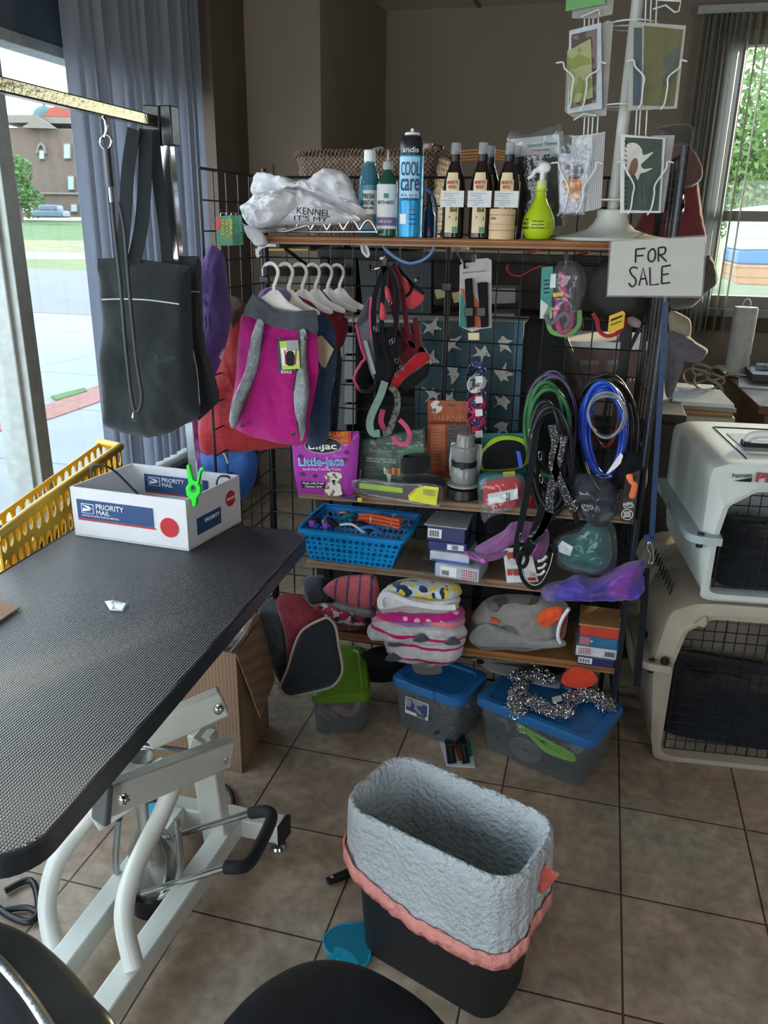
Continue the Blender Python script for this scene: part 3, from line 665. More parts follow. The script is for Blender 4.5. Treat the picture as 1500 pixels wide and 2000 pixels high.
for i in range(4): obj('small_print',wrap(c,.0428,c[2]+.043-.005*i,c[2]+.0437-.005*i,.55,.9),INKB,g)
# white T-shirts on a chrome rack
P=YP(2.16)
T1=fabric('white_cotton','#e6e8ee',rough=.9,bs=9,bump=.9,nz=.05)
def cloth(name,pts,P,n,th,m,label,cat,grp=None,amp=.012,fr=22,sm=5,par=None,back=.4,K=9,p=2.2):
    q=on(P,pts,sm) if sm>0 else [a.lerp(b,k/-sm) for a,b in (lambda L:zip(L,L[1:]+L[:1]))(on(P,pts)) for k in range(-sm)]; s=MB().puff(q,n,th,back=back,amp=amp,fr=fr,K=K,p=p)
    return solo(name,s,m,label,cat,grp,sm=60) if par is None else obj(name,s,m,par,sm=60)
cloth('folded_shirt',[(497,350),(520,343),(560,352),(620,358),(650,333),(680,345),(700,395),(716,413),(705,432),(655,420),(630,395),(590,378),(545,385),(515,390),(490,375)],YP(2.28),(0,-1,.25),.06,T1,'white T-shirt crumpled on top at the right of the shirt pile','shirt','white T-shirts piled on the top shelf',amp=.03,fr=30,K=16,sm=8)
sh=thing('folded_shirt','white T-shirt with black printing at the bottom of the shirt pile','shirt','white T-shirts piled on the top shelf')
cloth('shirt_body',[(474,410),(505,385),(560,372),(610,375),(640,395),(690,418),(700,432),(640,440),(560,440),(500,446),(478,430)],YP(2.22),(0,-1,.2),.055,T1,'','',par=sh,amp=.028,fr=28,K=16,sm=8)
for i,(s_,a,b) in enumerate((('KENNEL',(580,417),(645,424)),("IT'S MY",(575,430),(640,434)))): ptext(s_,INKB,sh,a,b,YP(2.14),h=13-3*i)
cloth('folded_shirt',[(474,404),(500,382),(545,372),(585,384),(560,420),(520,445),(490,440),(478,425)],YP(2.17),(0,-1,.2),.04,T1,'white T-shirt bunched at the left front of the shirt pile','shirt','white T-shirts piled on the top shelf',amp=.03,fr=30,K=16,sm=8)
cloth('shirt_sleeve',[(480,440),(505,448),(518,462),(522,478),(505,482),(490,468),(482,455)],YP(2.16),FW,.02,T1,'white sleeve hanging over the left end of the top board','shirt')
z=1.503
wr=thing('wave_wire_tray','chrome tray of wavy wire under the white shirts','tray')
w=MB(); pts=[]
for k in range(97):
    u=k/96; px_=575+u*160; pts.append(YP(2.215)(px_, 444+ -20*abs(math.sin(u*PI*5))**1.0+6))
w.tube(pts,.0042,8)
obj('wave_wire',w,CHR,wr,sm=80)
w=MB(); w.tube([P(470,438),P(500,452),P(560,452),P(600,440)],.0042,8).tube([P(470,455),P(500,450),P(560,447)],.003,8).tube([YP(2.215)(500,453),YP(2.215)(735,453)],.003,8).tube([YP(2.4)(500,452),YP(2.4)(720,452)],.003,8).tube([YP(2.215)(735,453),YP(2.4)(720,452)],.003,8)
for k in range(8): w.tube([YP(2.215)(520+k*28,453),YP(2.4)(525+k*26,452)],.0022,6)
obj('tray_frame',w,CHR,wr,sm=80)
# clear bag product behind (Crock style lead)
g=thing('bagged_product','clear bag with black card standing on the top shelf behind the lime bottle','package')
P=YP(2.38)
obj('header_card',MB().slab(on(P,[(998,272),(1092,262),(1096,302),(1002,308)]),(0,1,0),.003),CARD,g)
obj('black_card',MB().slab(on(P,[(1002,306),(1096,300),(1100,440),(1010,446)]),(0,1,0),.012),mat('charcoal_print','#34383a',rough=.6,pat=('blobs',['#2b2e30','#55524b'],14,.56)),g)
ptext('Special Times',mat('teal_ink'),g,(1030,288),(1088,282),YP(2.376),h=9); ptext('Undercoater',INKR,g,(1040,296),(1075,293),YP(2.376),h=4); ptext('Crochet Cover',INKW,g,(1030,312),(1092,306),YP(2.366),h=10)
obj('bag',MB().puff(on(YP(2.37),[(990,270),(1030,264),(1050,256),(1078,248),(1100,258),(1106,440),(1004,450)],4),FW,.022,back=.5,amp=.006,fr=40),CLEAR,g)
# ================================================================ CARD SPINNER
Ys=2.36
WW=mat('white_enamel_wire','#dfe3e3',rough=.35,nz=.03,bump=0); OFFW=plastic('off_white_base','#c9ccc8',rough=.4)
x=xat(1200,Ys); zb=zt(x); sp_=thing('card_spinner','white countertop spinner rack with wire pockets of greeting cards','card rack')
c=(x-.01,2.33,zb)
obj('base',MB().lathe([(.150,0),(.153,.003),(.15,.007),(.10,.016),(.062,.028),(.046,.044),(.039,.06),(.040,.074),(.041,.076),(.030,.0765)],c,48),OFFW,sp_)
top=YP(2.33)(1226,-40)
obj('pole',MB().tube([V(c[0],c[1],zb+.07),V(c[0]+.008,c[1],top.z)],.0145,20),OFFW,sp_)
def card(P,pts,m,name,label,grp='greeting cards in the spinner pockets',n=FW,th=.0012): return solo(name,MB().slab(on(P,pts),n,th),m,label,'card',grp,sm=0)
def pocket(P,L,R,yt,ym,yb,off=0):   # front wire pocket drawn in its own plane
    s=MB(); (xl,xr)=(L,R)
    s.tube(crv([P(xl-14,yt+1),P(xl,yt),P(xl+3,yt+12),P(xl+20,ym),P(xl+18,ym+20),P(xl+14,yb-10),P(xl+8,yb)],4),.0022,6)
    s.tube(crv([P(xr+12,yt+2),P(xr,yt),P(xr-3,yt+14),P(xr-24,ym),P(xr-26,ym+20),P(xr-32,yb-10),P(xr-40,yb+2)],4),.0022,6)
    return s
PL=YP(2.235); PR=YP(2.215)
w=MB()
w.v+=[];  
a=pocket(PL,1090,1165,318,365,415); b=pocket(PR,1218,1304,316,360,418)
obj('card_pocket',a,WW,sp_,sm=80); obj('card_pocket',b,WW,sp_,sm=80)
obj('card_pocket',pocket(YP(2.25),1100,1172,122,150,214),WW,sp_,sm=80); obj('card_pocket',pocket(YP(2.23),1238,1330,118,150,212),WW,sp_,sm=80)
w=MB()
for xs,Y,(y0,y1) in (((1143,1152,1160,1170),2.30,(-30,60)),((1142,1150,1158,1168),2.30,(215,265)),((1262,1272,1283),2.29,(-30,45)),((1243,1250,1263),2.29,(215,265)),((1146,1152),2.31,(60,215)),((1262,1272),2.30,(45,215)),((1150,1158),2.31,(265,410)),((1250,1262),2.30,(265,410))):
    for q in xs: w.tube([YP(Y)(q+1,y0),YP(Y)(q-2,y1)],.002,6)
obj('upright_wires',w,WW,sp_,sm=80)
w=MB()
for z_ in (.10,.32,.50): 
    w.tube([V(c[0]+math.cos(k*PI/10)*.06,c[1]+math.sin(k*PI/10)*.06,zb+z_) for k in range(20)],.002,6,closed=True); w.tube([V(c[0]-.06,c[1],zb+z_),V(c[0]+.06,c[1],zb+z_)],.002,6)
obj('ring_wires',w,WW,sp_,sm=80)
for Y_,q_ in ((2.26,[(1135,33),(1170,18),(1172,30)]),(2.24,[(1275,18),(1300,10),(1318,24),(1326,22),(1330,2),(1285,0)]),(2.26,[(1120,235),(1140,222),(1165,226)])): obj('pocket_end',MB().tube(on(YP(Y_),q_,0),.002,6),WW,sp_,sm=80)
# lower left: bagged stack of cards with a cat picture
for i in range(7): card(YP(2.262+.006*i),[(1118+i*9,266-i),(1158+i*4,263-i),(1150+i*4,412-i*1),(1100+i*9,418-i)],CARD,'greeting_card',('nearest','second','third','fourth','fifth','sixth','rearmost')[i]+' plain white card in the stack behind the cat card','white cards packed behind the cat card')
g=thing('greeting_card','card with a grey kitten and an orange cat, in the lower left spinner pocket','card','greeting cards in the spinner pockets')
obj('card_sheet',MB().slab(on(YP(2.25),[(1092,300),(1151,300),(1138,416),(1094,414)]),FW,.001),mat('lilac_white_card','#ddd8e4',rough=.6),g)
obj('grey_kitten',MB().slab(on(YP(2.2485),[(1101,314),(1108,322),(1118,320),(1124,311),(1128,322),(1140,320),(1138,340),(1125,350),(1108,344),(1102,332)],3),FW,.0006),mat('kitten_print','#8d8c94',rough=.7,pat=('blobs',['#77767e','#c0bcc4'],70,.52)),g)
obj('orange_cat',MB().slab(on(YP(2.2485),[(1100,352),(1115,346),(1136,350),(1132,382),(1124,392),(1102,372)],3),FW,.0006),mat('orange_print','#d98a4e',rough=.7,pat=('blobs',['#d98a4e','#f0b888'],50,.52)),g)
obj('plastic_sleeve',MB().puff(on(YP(2.245),[(1088,262),(1156,266),(1158,290),(1142,420),(1092,420)],0),FW,.008,back=.5,amp=.005,fr=60),CLEAR,g)
obj('shadow_print',MB().slab(on(YP(2.2485),[(1106,384),(1120,392),(1118,404),(1102,400)],3),FW,.0006),mat('mauve_print','#b9a4bb',rough=.7),g)
# lower right: dark green card with a white dog
g=thing('greeting_card','dark green card with a leaping white dog, in the lower right spinner pocket','card','greeting cards in the spinner pockets')
PG=YP(2.235)
obj('card_border',MB().slab(on(YP(2.238),[(1212,262),(1300,270),(1290,416),(1211,416)]),FW,.0012),CARD,g); obj('card_sheet',MB().slab(on(PG,[(1221,268),(1294,272),(1286,412),(1219,410)]),FW,.001),mat('dark_green_card','#3b4a3f',rough=.6),g)
obj('white_dog',MB().slab(on(YP(2.2335),[(1222,286),(1240,279),(1253,290),(1257,303),(1277,296),(1262,312),(1252,322),(1258,330),(1275,328),(1262,336),(1250,340),(1246,352),(1238,340),(1228,345),(1221,330)],3),FW,.0008),mat('dog_white_print','#cfcdc2',rough=.7),g)
obj('brown_patch',MB().slab(on(YP(2.2325),[(1232,318),(1242,308),(1246,322),(1240,340),(1228,342)],3),FW,.0006),mat('brown_patch_print','#7b5b4a',rough=.7),g)
lettering("LIFE IS JUST",INKG,g,YP(2.2335)(1252,395),YP(2.2335)(1250,355),FW,.006); lettering("THAT WAY",INKG,g,YP(2.2335)(1262,396),YP(2.2335)(1260,356),FW,.006)
cl=MB()
for k in range(15): cl.tube([YP(2.232)(1220,275+k*9),YP(2.232)(1224,279+k*9)],.0008,4)
obj('stitched_edge',cl,INKB,g)
card(YP(2.245),[(1272,265),(1318,264),(1296,415),(1286,416)],mat('frosted_sleeve','#b9bcb6',rough=.3,alpha=.75),'greeting_card','frosted card sleeve behind the dark green dog card')
# upper pockets
g=thing('greeting_card','card with a framed window picture in the upper left spinner pocket','card','greeting cards in the spinner pockets')
PU=YP(2.27)
obj('card_border',MB().slab(on(PU,[(1112,60),(1174,44),(1176,212),(1108,222)]),FW,.0012),mat('pale_blue_card','#c3cdd6',rough=.6),g)
obj('picture',MB().slab(on(YP(2.2685),[(1116,68),(1166,56),(1164,200),(1114,212)]),FW,.0008),mat('brown_picture','#7a6c66',rough=.7,pat=('blobs',['#84756e','#5b4c4a'],30,.5)),g)
obj('green_pane',MB().slab(on(YP(2.267),[(1108,100),(1154,75),(1158,190),(1112,205)]),FW,.0008),mat('olive_picture','#8b9455',rough=.7,pat=('blobs',['#8b9455','#a9ad7c'],24,.5)),g)
card(YP(2.285),[(1120,230),(1103,218),(1108,100),(1112,90),(1186,40),(1198,42),(1184,226)],mat('grey_back_cards','#a4a39c',rough=.7),'greeting_card','grey backed cards behind the framed window picture card')
g=thing('greeting_card','olive and blue picture card in the upper right spinner pocket','card','greeting cards in the spinner pockets')
obj('card_border',MB().slab(on(YP(2.25),[(1232,42),(1340,50),(1322,212),(1226,216)]),FW,.0012),mat('grey_card_border','#b1b0a6',rough=.6),g)
obj('picture',MB().slab(on(YP(2.2485),[(1258,50),(1334,58),(1316,208),(1256,206)]),FW,.0008),mat('olive_sky_picture','#6d6a48',rough=.7,pat=('blobs',['#6d6a48','#5c6258'],10,.55)),g)
obj('picture_strip',MB().slab(on(YP(2.2485),[(1238,54),(1254,54),(1252,206),(1236,206)]),FW,.0008),mat('slate_print','#4f5c66',rough=.7),g)
g=thing('greeting_card','green picture card at the top of the frame in the left tier','card','greeting cards in the spinner pockets')
obj('card_sheet',MB().slab(on(YP(2.26),[(1106,-20),(1185,-20),(1180,8),(1105,22)]),FW,.001),mat('bright_green_card','#6fae6a',rough=.6,pat=('blobs',['#6fae6a','#a8cf8a'],20,.55)),g)
card(YP(2.275),[(1118,18),(1200,-10),(1196,28),(1160,36),(1117,36)],mat('grey_back_cards'),'greeting_card','pale card backs under the green picture card')
# ================================================================ SALE SIGN
g=thing('sale_sign','hand lettered white FOR SALE paper in a clear sleeve, taped to the board end','sign')
PS=YP(2.165)
obj('paper',MB().slab(on(PS,[(1194,472),(1378,462),(1370,578),(1186,577)]),FW,.0015),mat('cream_paper','#c9c6bd',rough=.8,nz=.03),g)
obj('clear_sleeve',MB().slab(on(YP(2.1635),[(1190,470),(1382,458),(1373,582),(1184,580)]),FW,.0006),mat('sleeve_film','#d8dcdc',rough=.1,alpha=.12),g)
PT=YP(2.1625); tk=.0019
def strokes(lst): 
    s=MB()
    for q in lst: s.tube(on(PT,q,5 if len(q)>3 else 0,False) if len(q)>3 else [PT(*p) for p in q],tk,6,flat=.3,nrm=FW)
    return s
obj('lettering',strokes([[(1242,487),(1241,513)],[(1241,487),(1261,485)],[(1241,500),(1257,499)],
 [(1274,486),(1267,493),(1266,505),(1271,511),(1278,507),(1280,495),(1277,487),(1273,486)],
 [(1286,484),(1286,511)],[(1286,484),(1297,483),(1300,489),(1296,496),(1287,498)],[(1289,498),(1302,511)],
 [(1245,524),(1236,522),(1230,528),(1234,537),(1241,545),(1241,555),(1234,560),(1228,553)],
 [(1248,558),(1256,523),(1264,557)],[(1251,545),(1262,544)],[(1269,522),(1270,557),(1287,555)],[(1293,521),(1292,554)],[(1293,521),(1310,518)],[(1293,537),(1306,535)],[(1292,554),(1309,552)]]),INKB,g,sm=80)
# ================================================================ HANGING TIE-OUT CARDS (left)
for i,(dx,Y,l) in enumerate(((0,2.08,'front green stake card with yellow letters, left of the top board'),(11,2.12,'middle green card behind the front stake card'),(20,2.16,'rearmost green stake card, partly under the white sleeve'))):
    g=thing('stake_card',l,'package','tie out stake cards on the left side panel'); P=YP(Y)
    obj('card',MB().slab(on(P,[(421+dx,424),(451+dx,420),(456+dx,478),(424+dx,480)]),FW,.004),mat('stake_green','#4d8a66',rough=.5,pat=('blobs',['#4d8a66','#5fa58b'],16,.55)),g,sm=0)
    obj('red_corner',MB().slab(on(YP(Y-.0025),[(421+dx,426),(432+dx,424),(430+dx,445),(422+dx,452)]),FW,.001),mat('stake_red','#c8434b',rough=.5),g)
    obj('wire_hook',MB().tube([P(430+dx,424),P(432+dx,416),P(440+dx,416),P(442+dx,424)],.0015,6),CHR,g)
    if i==0:
        for k,s_ in enumerate(('SPIRAL','TIE OUT','STAKE')): lettering(s_,INKY,g,YP(Y-.0025)(448-8*k,428),YP(Y-.0025)(449-8*k,464-4*(k==2)),FW,.009)
# ================================================================ BASKET OF SEAGRASS AND GOODS BEHIND THE TOP BOARD
Bk=mat('seagrass_weave','#7d6a5a',rough=.8,pat=('weave',['#8d7866','#55463c'],430.),nz=.3,ns=40,bump=.6,bs=70)
g=thing('seagrass_basket','brown woven seagrass basket behind the white shirts and bottles','basket')
P=YP(2.62); L_=P(580,300); R_=P(862,285); BLp=P(610,400); BRp=P(850,420)
rg=[]
def br(c,w,d,n=8): return [V(c.x+x_,c.y+y_,c.z) for x_,y_ in rr(w,d,.05,n)]
W0=(R_-L_).length; cz=(L_+R_)/2; base=V(cz.x,2.72,1.47)
top_=V(cz.x,2.72,L_.z)
rings=[]
for k in range(15):
    u=k/14; c_=base.lerp(top_,u); e=.006*math.sin(k*PI); bulge=.004*(1 if k%2 else -1)
    rings.append(br(c_,W0*(.86+.14*u)+bulge,.24+.05*u+bulge))
rings+= [br(top_+V(0,0,.004),W0-.02,.26),br(top_-V(0,0,.02),W0-.035,.25),br(base+V(0,0,.02),W0*.83,.2)]
obj('basket_body',MB().loft(rings),Bk,g,sm=60)
s=MB(); q=br(top_,W0+.004,.294,10)
for i in range(len(q)): 
    a,b=q[i],q[(i+1)%len(q)]; n_=max(1,int((b-a).length/.012))
    for k in range(n_): p_=a.lerp(b,k/n_); s.tube([p_+V(-.004,0,-.012),p_+V(0,-.004,.002),p_+V(.005,0,.008)],.0035,5)
obj('braided_rim',s,Bk,g,sm=80)
bs_=MB().box((-.40,2.71,1.445),(1.0,.32,.025))
for x in (-.88,.08):
    for y in (2.57,2.85): bs_.box((x,y,.716),(.03,.03,1.432))
solo('basket_stand',bs_,mat('black_stand','#22211f',rough=.6),'tall dark open stand behind the wire rack carrying the seagrass basket','stand',bev=.003)
x=xat(766,2.66); gp=thing('white_tub','white plastic tub standing in the seagrass basket behind the spray can','tub'); obj('tub_body',MB().lathe([(.030,0),(.036,.19),(.037,.197),(.034,.197),(.033,.19)],(x,2.68,1.50),28),WHITE,gp); obj('tub_band',MB().lathe([(.0335,.0),(.0365,.085)],(x,2.68,1.53),28),BLK,gp)
solo('orange_cord_bundle',(lambda s:[s.tube(on(YP(2.60),[(890,296+6*i),(960,292+6*i),(1000,300+5*i)],4,False),.003,6) for i in range(4)] and s)(MB()),mat('orange_cord','#b87a3e',rough=.5),'orange cords lying behind the dark spray bottles','cord',sm=80)
for i,(px,py,cc,l) in enumerate(((738,292,'#7fb0ac','small pale teal roll in the seagrass basket'),(835,284,'#c9a7a0','pink crumpled wrapper in the right end of the seagrass basket'),(856,288,'#3c3430','dark round tin in the right end of the seagrass basket'))):
    p=YP(2.70)(px,py); solo('basket_item',MB().lathe([(.008,-.13),(.014,-.1),(.018,0),(.016,.006),(.004,.008)],p,16,axis=(.2*i-.2,-.2,1)),plastic('basket_item_%s'%cc[1:],cc),l,'item')
# ================================================================ COAT STAND BEHIND, RIGHT (red coat, dark cap, black bag)
RED=fabric('dark_red_wool','#7a3a3c',bump=.4); 
cloth('hanging_coat',[(1290,300),(1330,285),(1352,310),(1362,345),(1372,420),(1378,480),(1330,500),(1270,470),(1240,450),(1262,400)],YP(2.75),FW,.06,RED,'dark red coat hanging behind the card spinner','coat',amp=.03,fr=12)
cloth('pink_bag',[(1300,290),(1335,275),(1365,310),(1372,345),(1350,365),(1318,362),(1300,330)],YP(2.66),FW,.05,fabric('dusky_rose_cloth','#6f5455'),'dusky padded pouch above the red coat','pouch',amp=.02,fr=20)
cloth('cap',[(1282,250),(1310,243),(1345,243),(1355,258),(1348,290),(1335,310),(1310,285),(1295,262)],YP(2.68),FW,.04,fabric('grey_felt','#55504e'),'dark grey felt cap at the top of the hanging coats','cap',amp=.008)
cloth('foil_bag',[(1310,340),(1330,335),(1338,400),(1326,430),(1305,425),(1300,380)],YP(2.6),FW,.03,mat('crinkled_black_film','#3a3a3c',rough=.15,bump=1,bs=30,spec=1),'glossy crinkled black wrapper hanging beside the card spinner','wrapper',amp=.03,fr=50)
cloth('tote_cloth',[(1378,500),(1392,505),(1402,540),(1398,556),(1380,570),(1365,588),(1350,600),(1330,604),(1310,600),(1300,560),(1340,520)],YP(2.8),FW,.05,fabric('grey_brown_cloth','#5c5852'),'grey brown cloth bag hanging behind the FOR SALE paper','bag',amp=.03,fr=20)
cloth('fleece_throw',[(1308,608),(1340,618),(1350,632),(1348,660),(1342,672),(1310,650)],YP(2.8),FW,.03,fabric('cream_fleece','#a39a84'),'cream fleece edge poking out behind the rack post','throw',amp=.01)
g=thing('stuffed_sleeve','grey cloth sleeve with a leg drooping over the filing cabinet','cloth')
cloth('',[(1306,648),(1342,655),(1360,668),(1382,682),(1378,694),(1364,706),(1345,690),(1334,682),(1326,700),(1322,740),(1308,778),(1298,760),(1300,700)],YP(2.78),FW,.05,fabric('mauve_grey_cloth','#6c6870'),'','',par=g,amp=.02,fr=20)
g.children[0].name='sleeve_body'
solo('coat_stand',MB().tube([V(.205,2.855,0),V(.205,2.855,1.78)],.012,10).bar(V(.17,2.83,.02),V(.215,2.83,.02),.03).bar(V(.205,2.85,.02),V(.205,2.875,.02),.03),BLK,'dark upright stand behind the right rack post, coats hung on it','stand')
# ================================================================ BEHIND THE RACK, SEEN THROUGH THE WIRES
DK=mat('dark_desk_laminate','#3a322d',rough=.6,nz=.1,ns=8)
g=thing('office_desk','dark desk with hutch seen through the middle of the rack','desk')
obj('desk_top',MB().box((-.45,3.45,.74),(1.3,.6,.03)),DK,g,bev=.003); obj('side_panel',MB().box((-1.08,3.45,.37),(.03,.56,.71)),DK,g); obj('side_panel',MB().box((.19,3.45,.37),(.03,.56,.71)),DK,g)
obj('hutch',MB().box((-.45,3.74,1.1),(1.3,.02,.72)).box((-1.08,3.6,1.1),(.03,.3,.72)).box((.19,3.6,1.1),(.03,.3,.72)).box((-.45,3.6,1.45),(1.3,.3,.025)).box((-.35,3.6,1.18),(.9,.28,.02)),DK,g)
def bk(name,pts,Y,dep,col,label,cat,m=None,**k): return solo(name,MB().slab(on(YP(Y+dep/2),pts),(0,1,0),dep),m or mat('mat_'+col.strip('#'),col,rough=.7,nz=.08,ns=10),label,cat,sm=0,bev=.002,**k)
bk('wall_hanging',[(700,475),(845,475),(845,640),(715,640)],3.3,.05,'#2b3033','dark monitor back behind the red harnesses','monitor')
bk('binder',[(525,472),(625,472),(625,483),(525,483)],2.62,.2,'#2f4f86','blue folder lying under the left end of the top board','folder'); bk('binder',[(520,484),(625,484),(625,489),(520,489)],2.62,.2,'#b98a3a','yellow folder under the blue folder','folder')
bk('paper_tray',[(955,560),(1012,560),(1012,588),(955,590)],3.25,.2,'#8d8c88','grey paper tray on the desk hutch','tray'); bk('paper_tray',[(965,608),(1010,608),(1010,626),(965,626)],3.25,.2,'#8d8c88','lower grey paper tray below the other tray','tray')
for i,(x0,y0,x1,y1,c_) in enumerate(((848,562,874,584,'#a8a57f'),(882,568,905,592,'#b3ad78'))): bk('sticky_note',[(x0,y0+4),(x1-2,y0),(x1,y1-4),(x0+5,y1)],3.2,.002,c_,('left','right')[i]+' pale yellow sticky note on the desk hutch','note',grp=None) if False else solo('sticky_note',MB().slab(on(YP(3.2),[(x0,y0+4),(x1-2,y0),(x1,y1-4),(x0+5,y1)]),(0,1,0),.002),mat('mat_'+c_[1:],c_,rough=.8),('left','right')[i]+' pale yellow sticky note on the desk hutch','note',sm=0)
bk('steel_shelf',[(670,619),(1030,622),(1030,628),(670,625)],2.75,.15,'#a9aaa6','pale edge of a shelf behind the wire rack','shelf')
for i in range(5):
    pass
bk('cinder_shelves',[(655,630),(700,630),(700,850),(640,850)],2.8,.3,'#4a4d50','dark shelf unit with grey bays behind the navy coat','shelf unit')
for i,(y0,y1) in enumerate(((650,690),(695,740),(748,785),(790,828))): bk('storage_tin',[(676,y0),(696,y0),(696,y1),(674,y1)],2.76,.02,'#7d7f80',('topmost','second','third','lowest')[i]+' pale bay front on the dark shelf unit','box')
# teal gift wrap with white splodgy stars (a plain star print)
g=thing('star_print_board','dark teal board with white splodgy stars behind the rack middle','board')
P=YP(2.62)
obj('board',MB().slab(on(P,[(810,625),(1024,628),(1012,842),(812,835)]),(0,1,0),.02),mat('teal_board','#2f4d55',rough=.7),g,sm=0)
obj('board_edge',MB().slab(on(YP(2.612),[(1005,628),(1024,628),(1012,842),(1000,842)]),(0,1,0),.012),mat('teal_board_edge','#456a7a',rough=.7),g,sm=0)
def splat(cx,cy,r,k):
    rnd=random.Random(k); q=[]
    for i in range(10):
        a=2*PI*i/10+k*.7+rnd.uniform(-.25,.25); rr_=r*(1.0 if i%2==0 else .5)*rnd.uniform(.55,1.3); q.append((cx+rr_*math.cos(a),cy+rr_*math.sin(a)))
    return on(YP(2.6075),q,3)
ST=mat('chalk_white_print','#b9b8ae',rough=.8,nz=.25,ns=90,pat=('blobs',['#c9c8be','#8a9494'],90,.6))
for i,(cx,cy) in enumerate(((842,640),(883,672),(940,690),(985,670),(885,728),(985,732),(838,700),(845,770),(935,760),(980,785),(980,835),(880,780))):
    obj('star',MB().slab(splat(cx,cy,20,i),(0,1,0),.0012),ST,g)
# brown carton marked TH , easel legs, red cord
g=thing('brown_carton','dull brown carton with a white top edge behind the rack right of the stars','carton'); P=YP(2.85)
obj('carton_body',MB().slab(on(YP(2.95),[(1108,668),(1262,672),(1262,800),(1112,790)]),(0,1,0),.3),mat('dull_brown_carton','#6b5750',rough=.9),g,sm=0)
obj('white_lid',MB().slab(on(YP(2.93),[(1105,655),(1262,660),(1262,672),(1107,668)]),(0,1,0),.3),CARD,g,sm=0)
zcb=min(v.co.z for v in g.children[0].data.vertices)
lc=thing('dark_filler_cabinet','added dark cabinet darkening the gaps behind the lower half of the wire rack','cabinet'); obj('cabinet_body',MB().box((-.36,3.01,zcb/2),(1.36,.24,zcb)),mat('filler_cabinet_black','#1d1f22',rough=.7),lc,sm=0,bev=.004)  # cabinet added so the gaps between the lower boards look dark
for x in (-.70,-.02): obj('door_panel',MB().box((x,2.882,zcb/2),(.64,.016,zcb-.06)),mat('filler_cabinet_black'),lc,sm=0,bev=.003)
ptext('TH',INKW,g,(1227,745),(1246,745),YP(2.795),h=10)
for i,q in enumerate(((1134,703,1170,712),(1186,703,1210,712))): obj('carton_label',MB().slab(on(YP(2.797),[(q[0],q[1]),(q[2],q[1]),(q[2],q[3]),(q[0],q[3])]),(0,1,0),.002),INKG,g)
solo('easel',MB().bar(YP(2.7)(1250,640),YP(2.7)(1190,760),.012).bar(YP(2.7)(1105,660),YP(2.7)(1160,790),.012).bar(YP(2.7)(1190,760),YP(2.7)(1150,980),.012),BLK,'dark easel leg slanting in front of the brown carton','easel')
ch=thing('office_chair','dark office chair back between the star print board and the brown carton','chair')
obj('chair_back',MB().puff(on(YP(2.72),[(1030,650),(1060,635),(1100,650),(1112,760),(1105,870),(1035,870)],4),FW,.04,amp=.004),fabric('black_chair_fabric','#26282a'),ch,sm=60)
p_=YP(2.72)(1070,860); obj('chair_stem',MB().tube([p_,V(p_.x,2.74,.06)],.02,10),BLK,ch); obj('chair_base',MB().bar(V(p_.x-.2,2.74,.03),V(p_.x+.1,2.84,.03),.04).bar(V(p_.x-.1,2.83,.03),V(p_.x,2.64,.03),.04),BLK,ch)
solo('looped_leash',MB().tube(on(YP(2.56),[(1082,478),(1020,498),(992,516),(996,534),(1018,538),(1050,522),(1120,500),(1150,492)],6,False),.0042,8),plastic('red_rubber','#a3303a'),'looped red cord behind the wires under the top board','cord',sm=80)
s=MB(); s.tube(on(YP(2.42),[(744,466),(752,486),(775,505),(800,514),(825,508),(842,494),(850,470),(852,410),(842,378),(825,366)],6,False),.0048,8)
solo('looped_leash',s,plastic('light_blue_cord','#6f9fdc'),'light blue cord looping below and above the top board','cord',sm=80)
g=thing('paddle_hairbrush','pale rounded tool seen behind the left of the rack under the top board','brush'); P=YP(2.55)
obj('brush_head',MB().slab(on(P,[(708,472),(714,474),(722,495),(720,502),(712,498),(706,488)],3),(0,1,0),.01),mat('pale_grey_plastic','#b1aea8'),g)
# narrow switch plate
bk('wall_switch',[(522,322),(534,322),(534,342),(522,342)],4.43,.02,'#8b7a6c','beige switch plate on the jutting wall','switch')
# curtain rod / white wire thing near 870,545
# ================================================================ FAR RIGHT DESK, FILING CABINET
OAK=mat('brown_oak_desk','#6f4f38',rough=.6,nz=.2,ns=10)
g=thing('writing_desk','brown wooden desk below the rear window','desk')
z=.76; a=ZP(z)
p1=a(1428,742); 
obj('desk_top',MB().box8([V(.76,4.05,.72),V(2.2,4.05,.72),V(2.2,5.3,.72),V(.70,5.3,.72)],[V(.76,4.05,.76),V(2.2,4.05,.76),V(2.2,5.3,.76),V(.70,5.3,.76)]),OAK,g,sm=0,bev=.004)
obj('drawer_pedestal',MB().box((1.1,4.45,.36),(.6,.7,.72)),OAK,g,sm=0,bev=.004); obj('side_panel',MB().box((2.1,4.6,.36),(.04,1.0,.72)),OAK,g,sm=0)
obj('drawer_front',MB().box((1.1,4.09,.55),(.5,.02,.22)),OAK,g,sm=0,bev=.004); obj('drawer_front',MB().box((1.1,4.09,.25),(.5,.02,.3)),OAK,g,sm=0,bev=.004)
x_=YP(4.9)(1436,735); g=thing('paper_towel_roll','white paper towel roll on a wire holder on the rear desk','paper towel')
obj('towel_roll',MB().lathe([(.020,.01),(.062,.01),(.062,.36),(.060,.365),(.02,.365),(.02,.3)],V(x_.x,4.9,.775),32),mat('paper_towel','#d5d5d2',rough=.95),g); s=MB().tube([V(x_.x,4.9,.78),V(x_.x,4.9,1.14)],.004,8).tube([V(x_.x+.02*math.cos(a_),4.9,1.15+.035*math.sin(a_)) for a_ in [PI*k/10 for k in range(11)]],.003,6); s.tube([V(x_.x+.07*math.cos(k*PI/12),4.9+.07*math.sin(k*PI/12),.768) for k in range(24)],.004,6,closed=True)
obj('wire_holder',s,CHR,g,sm=80)
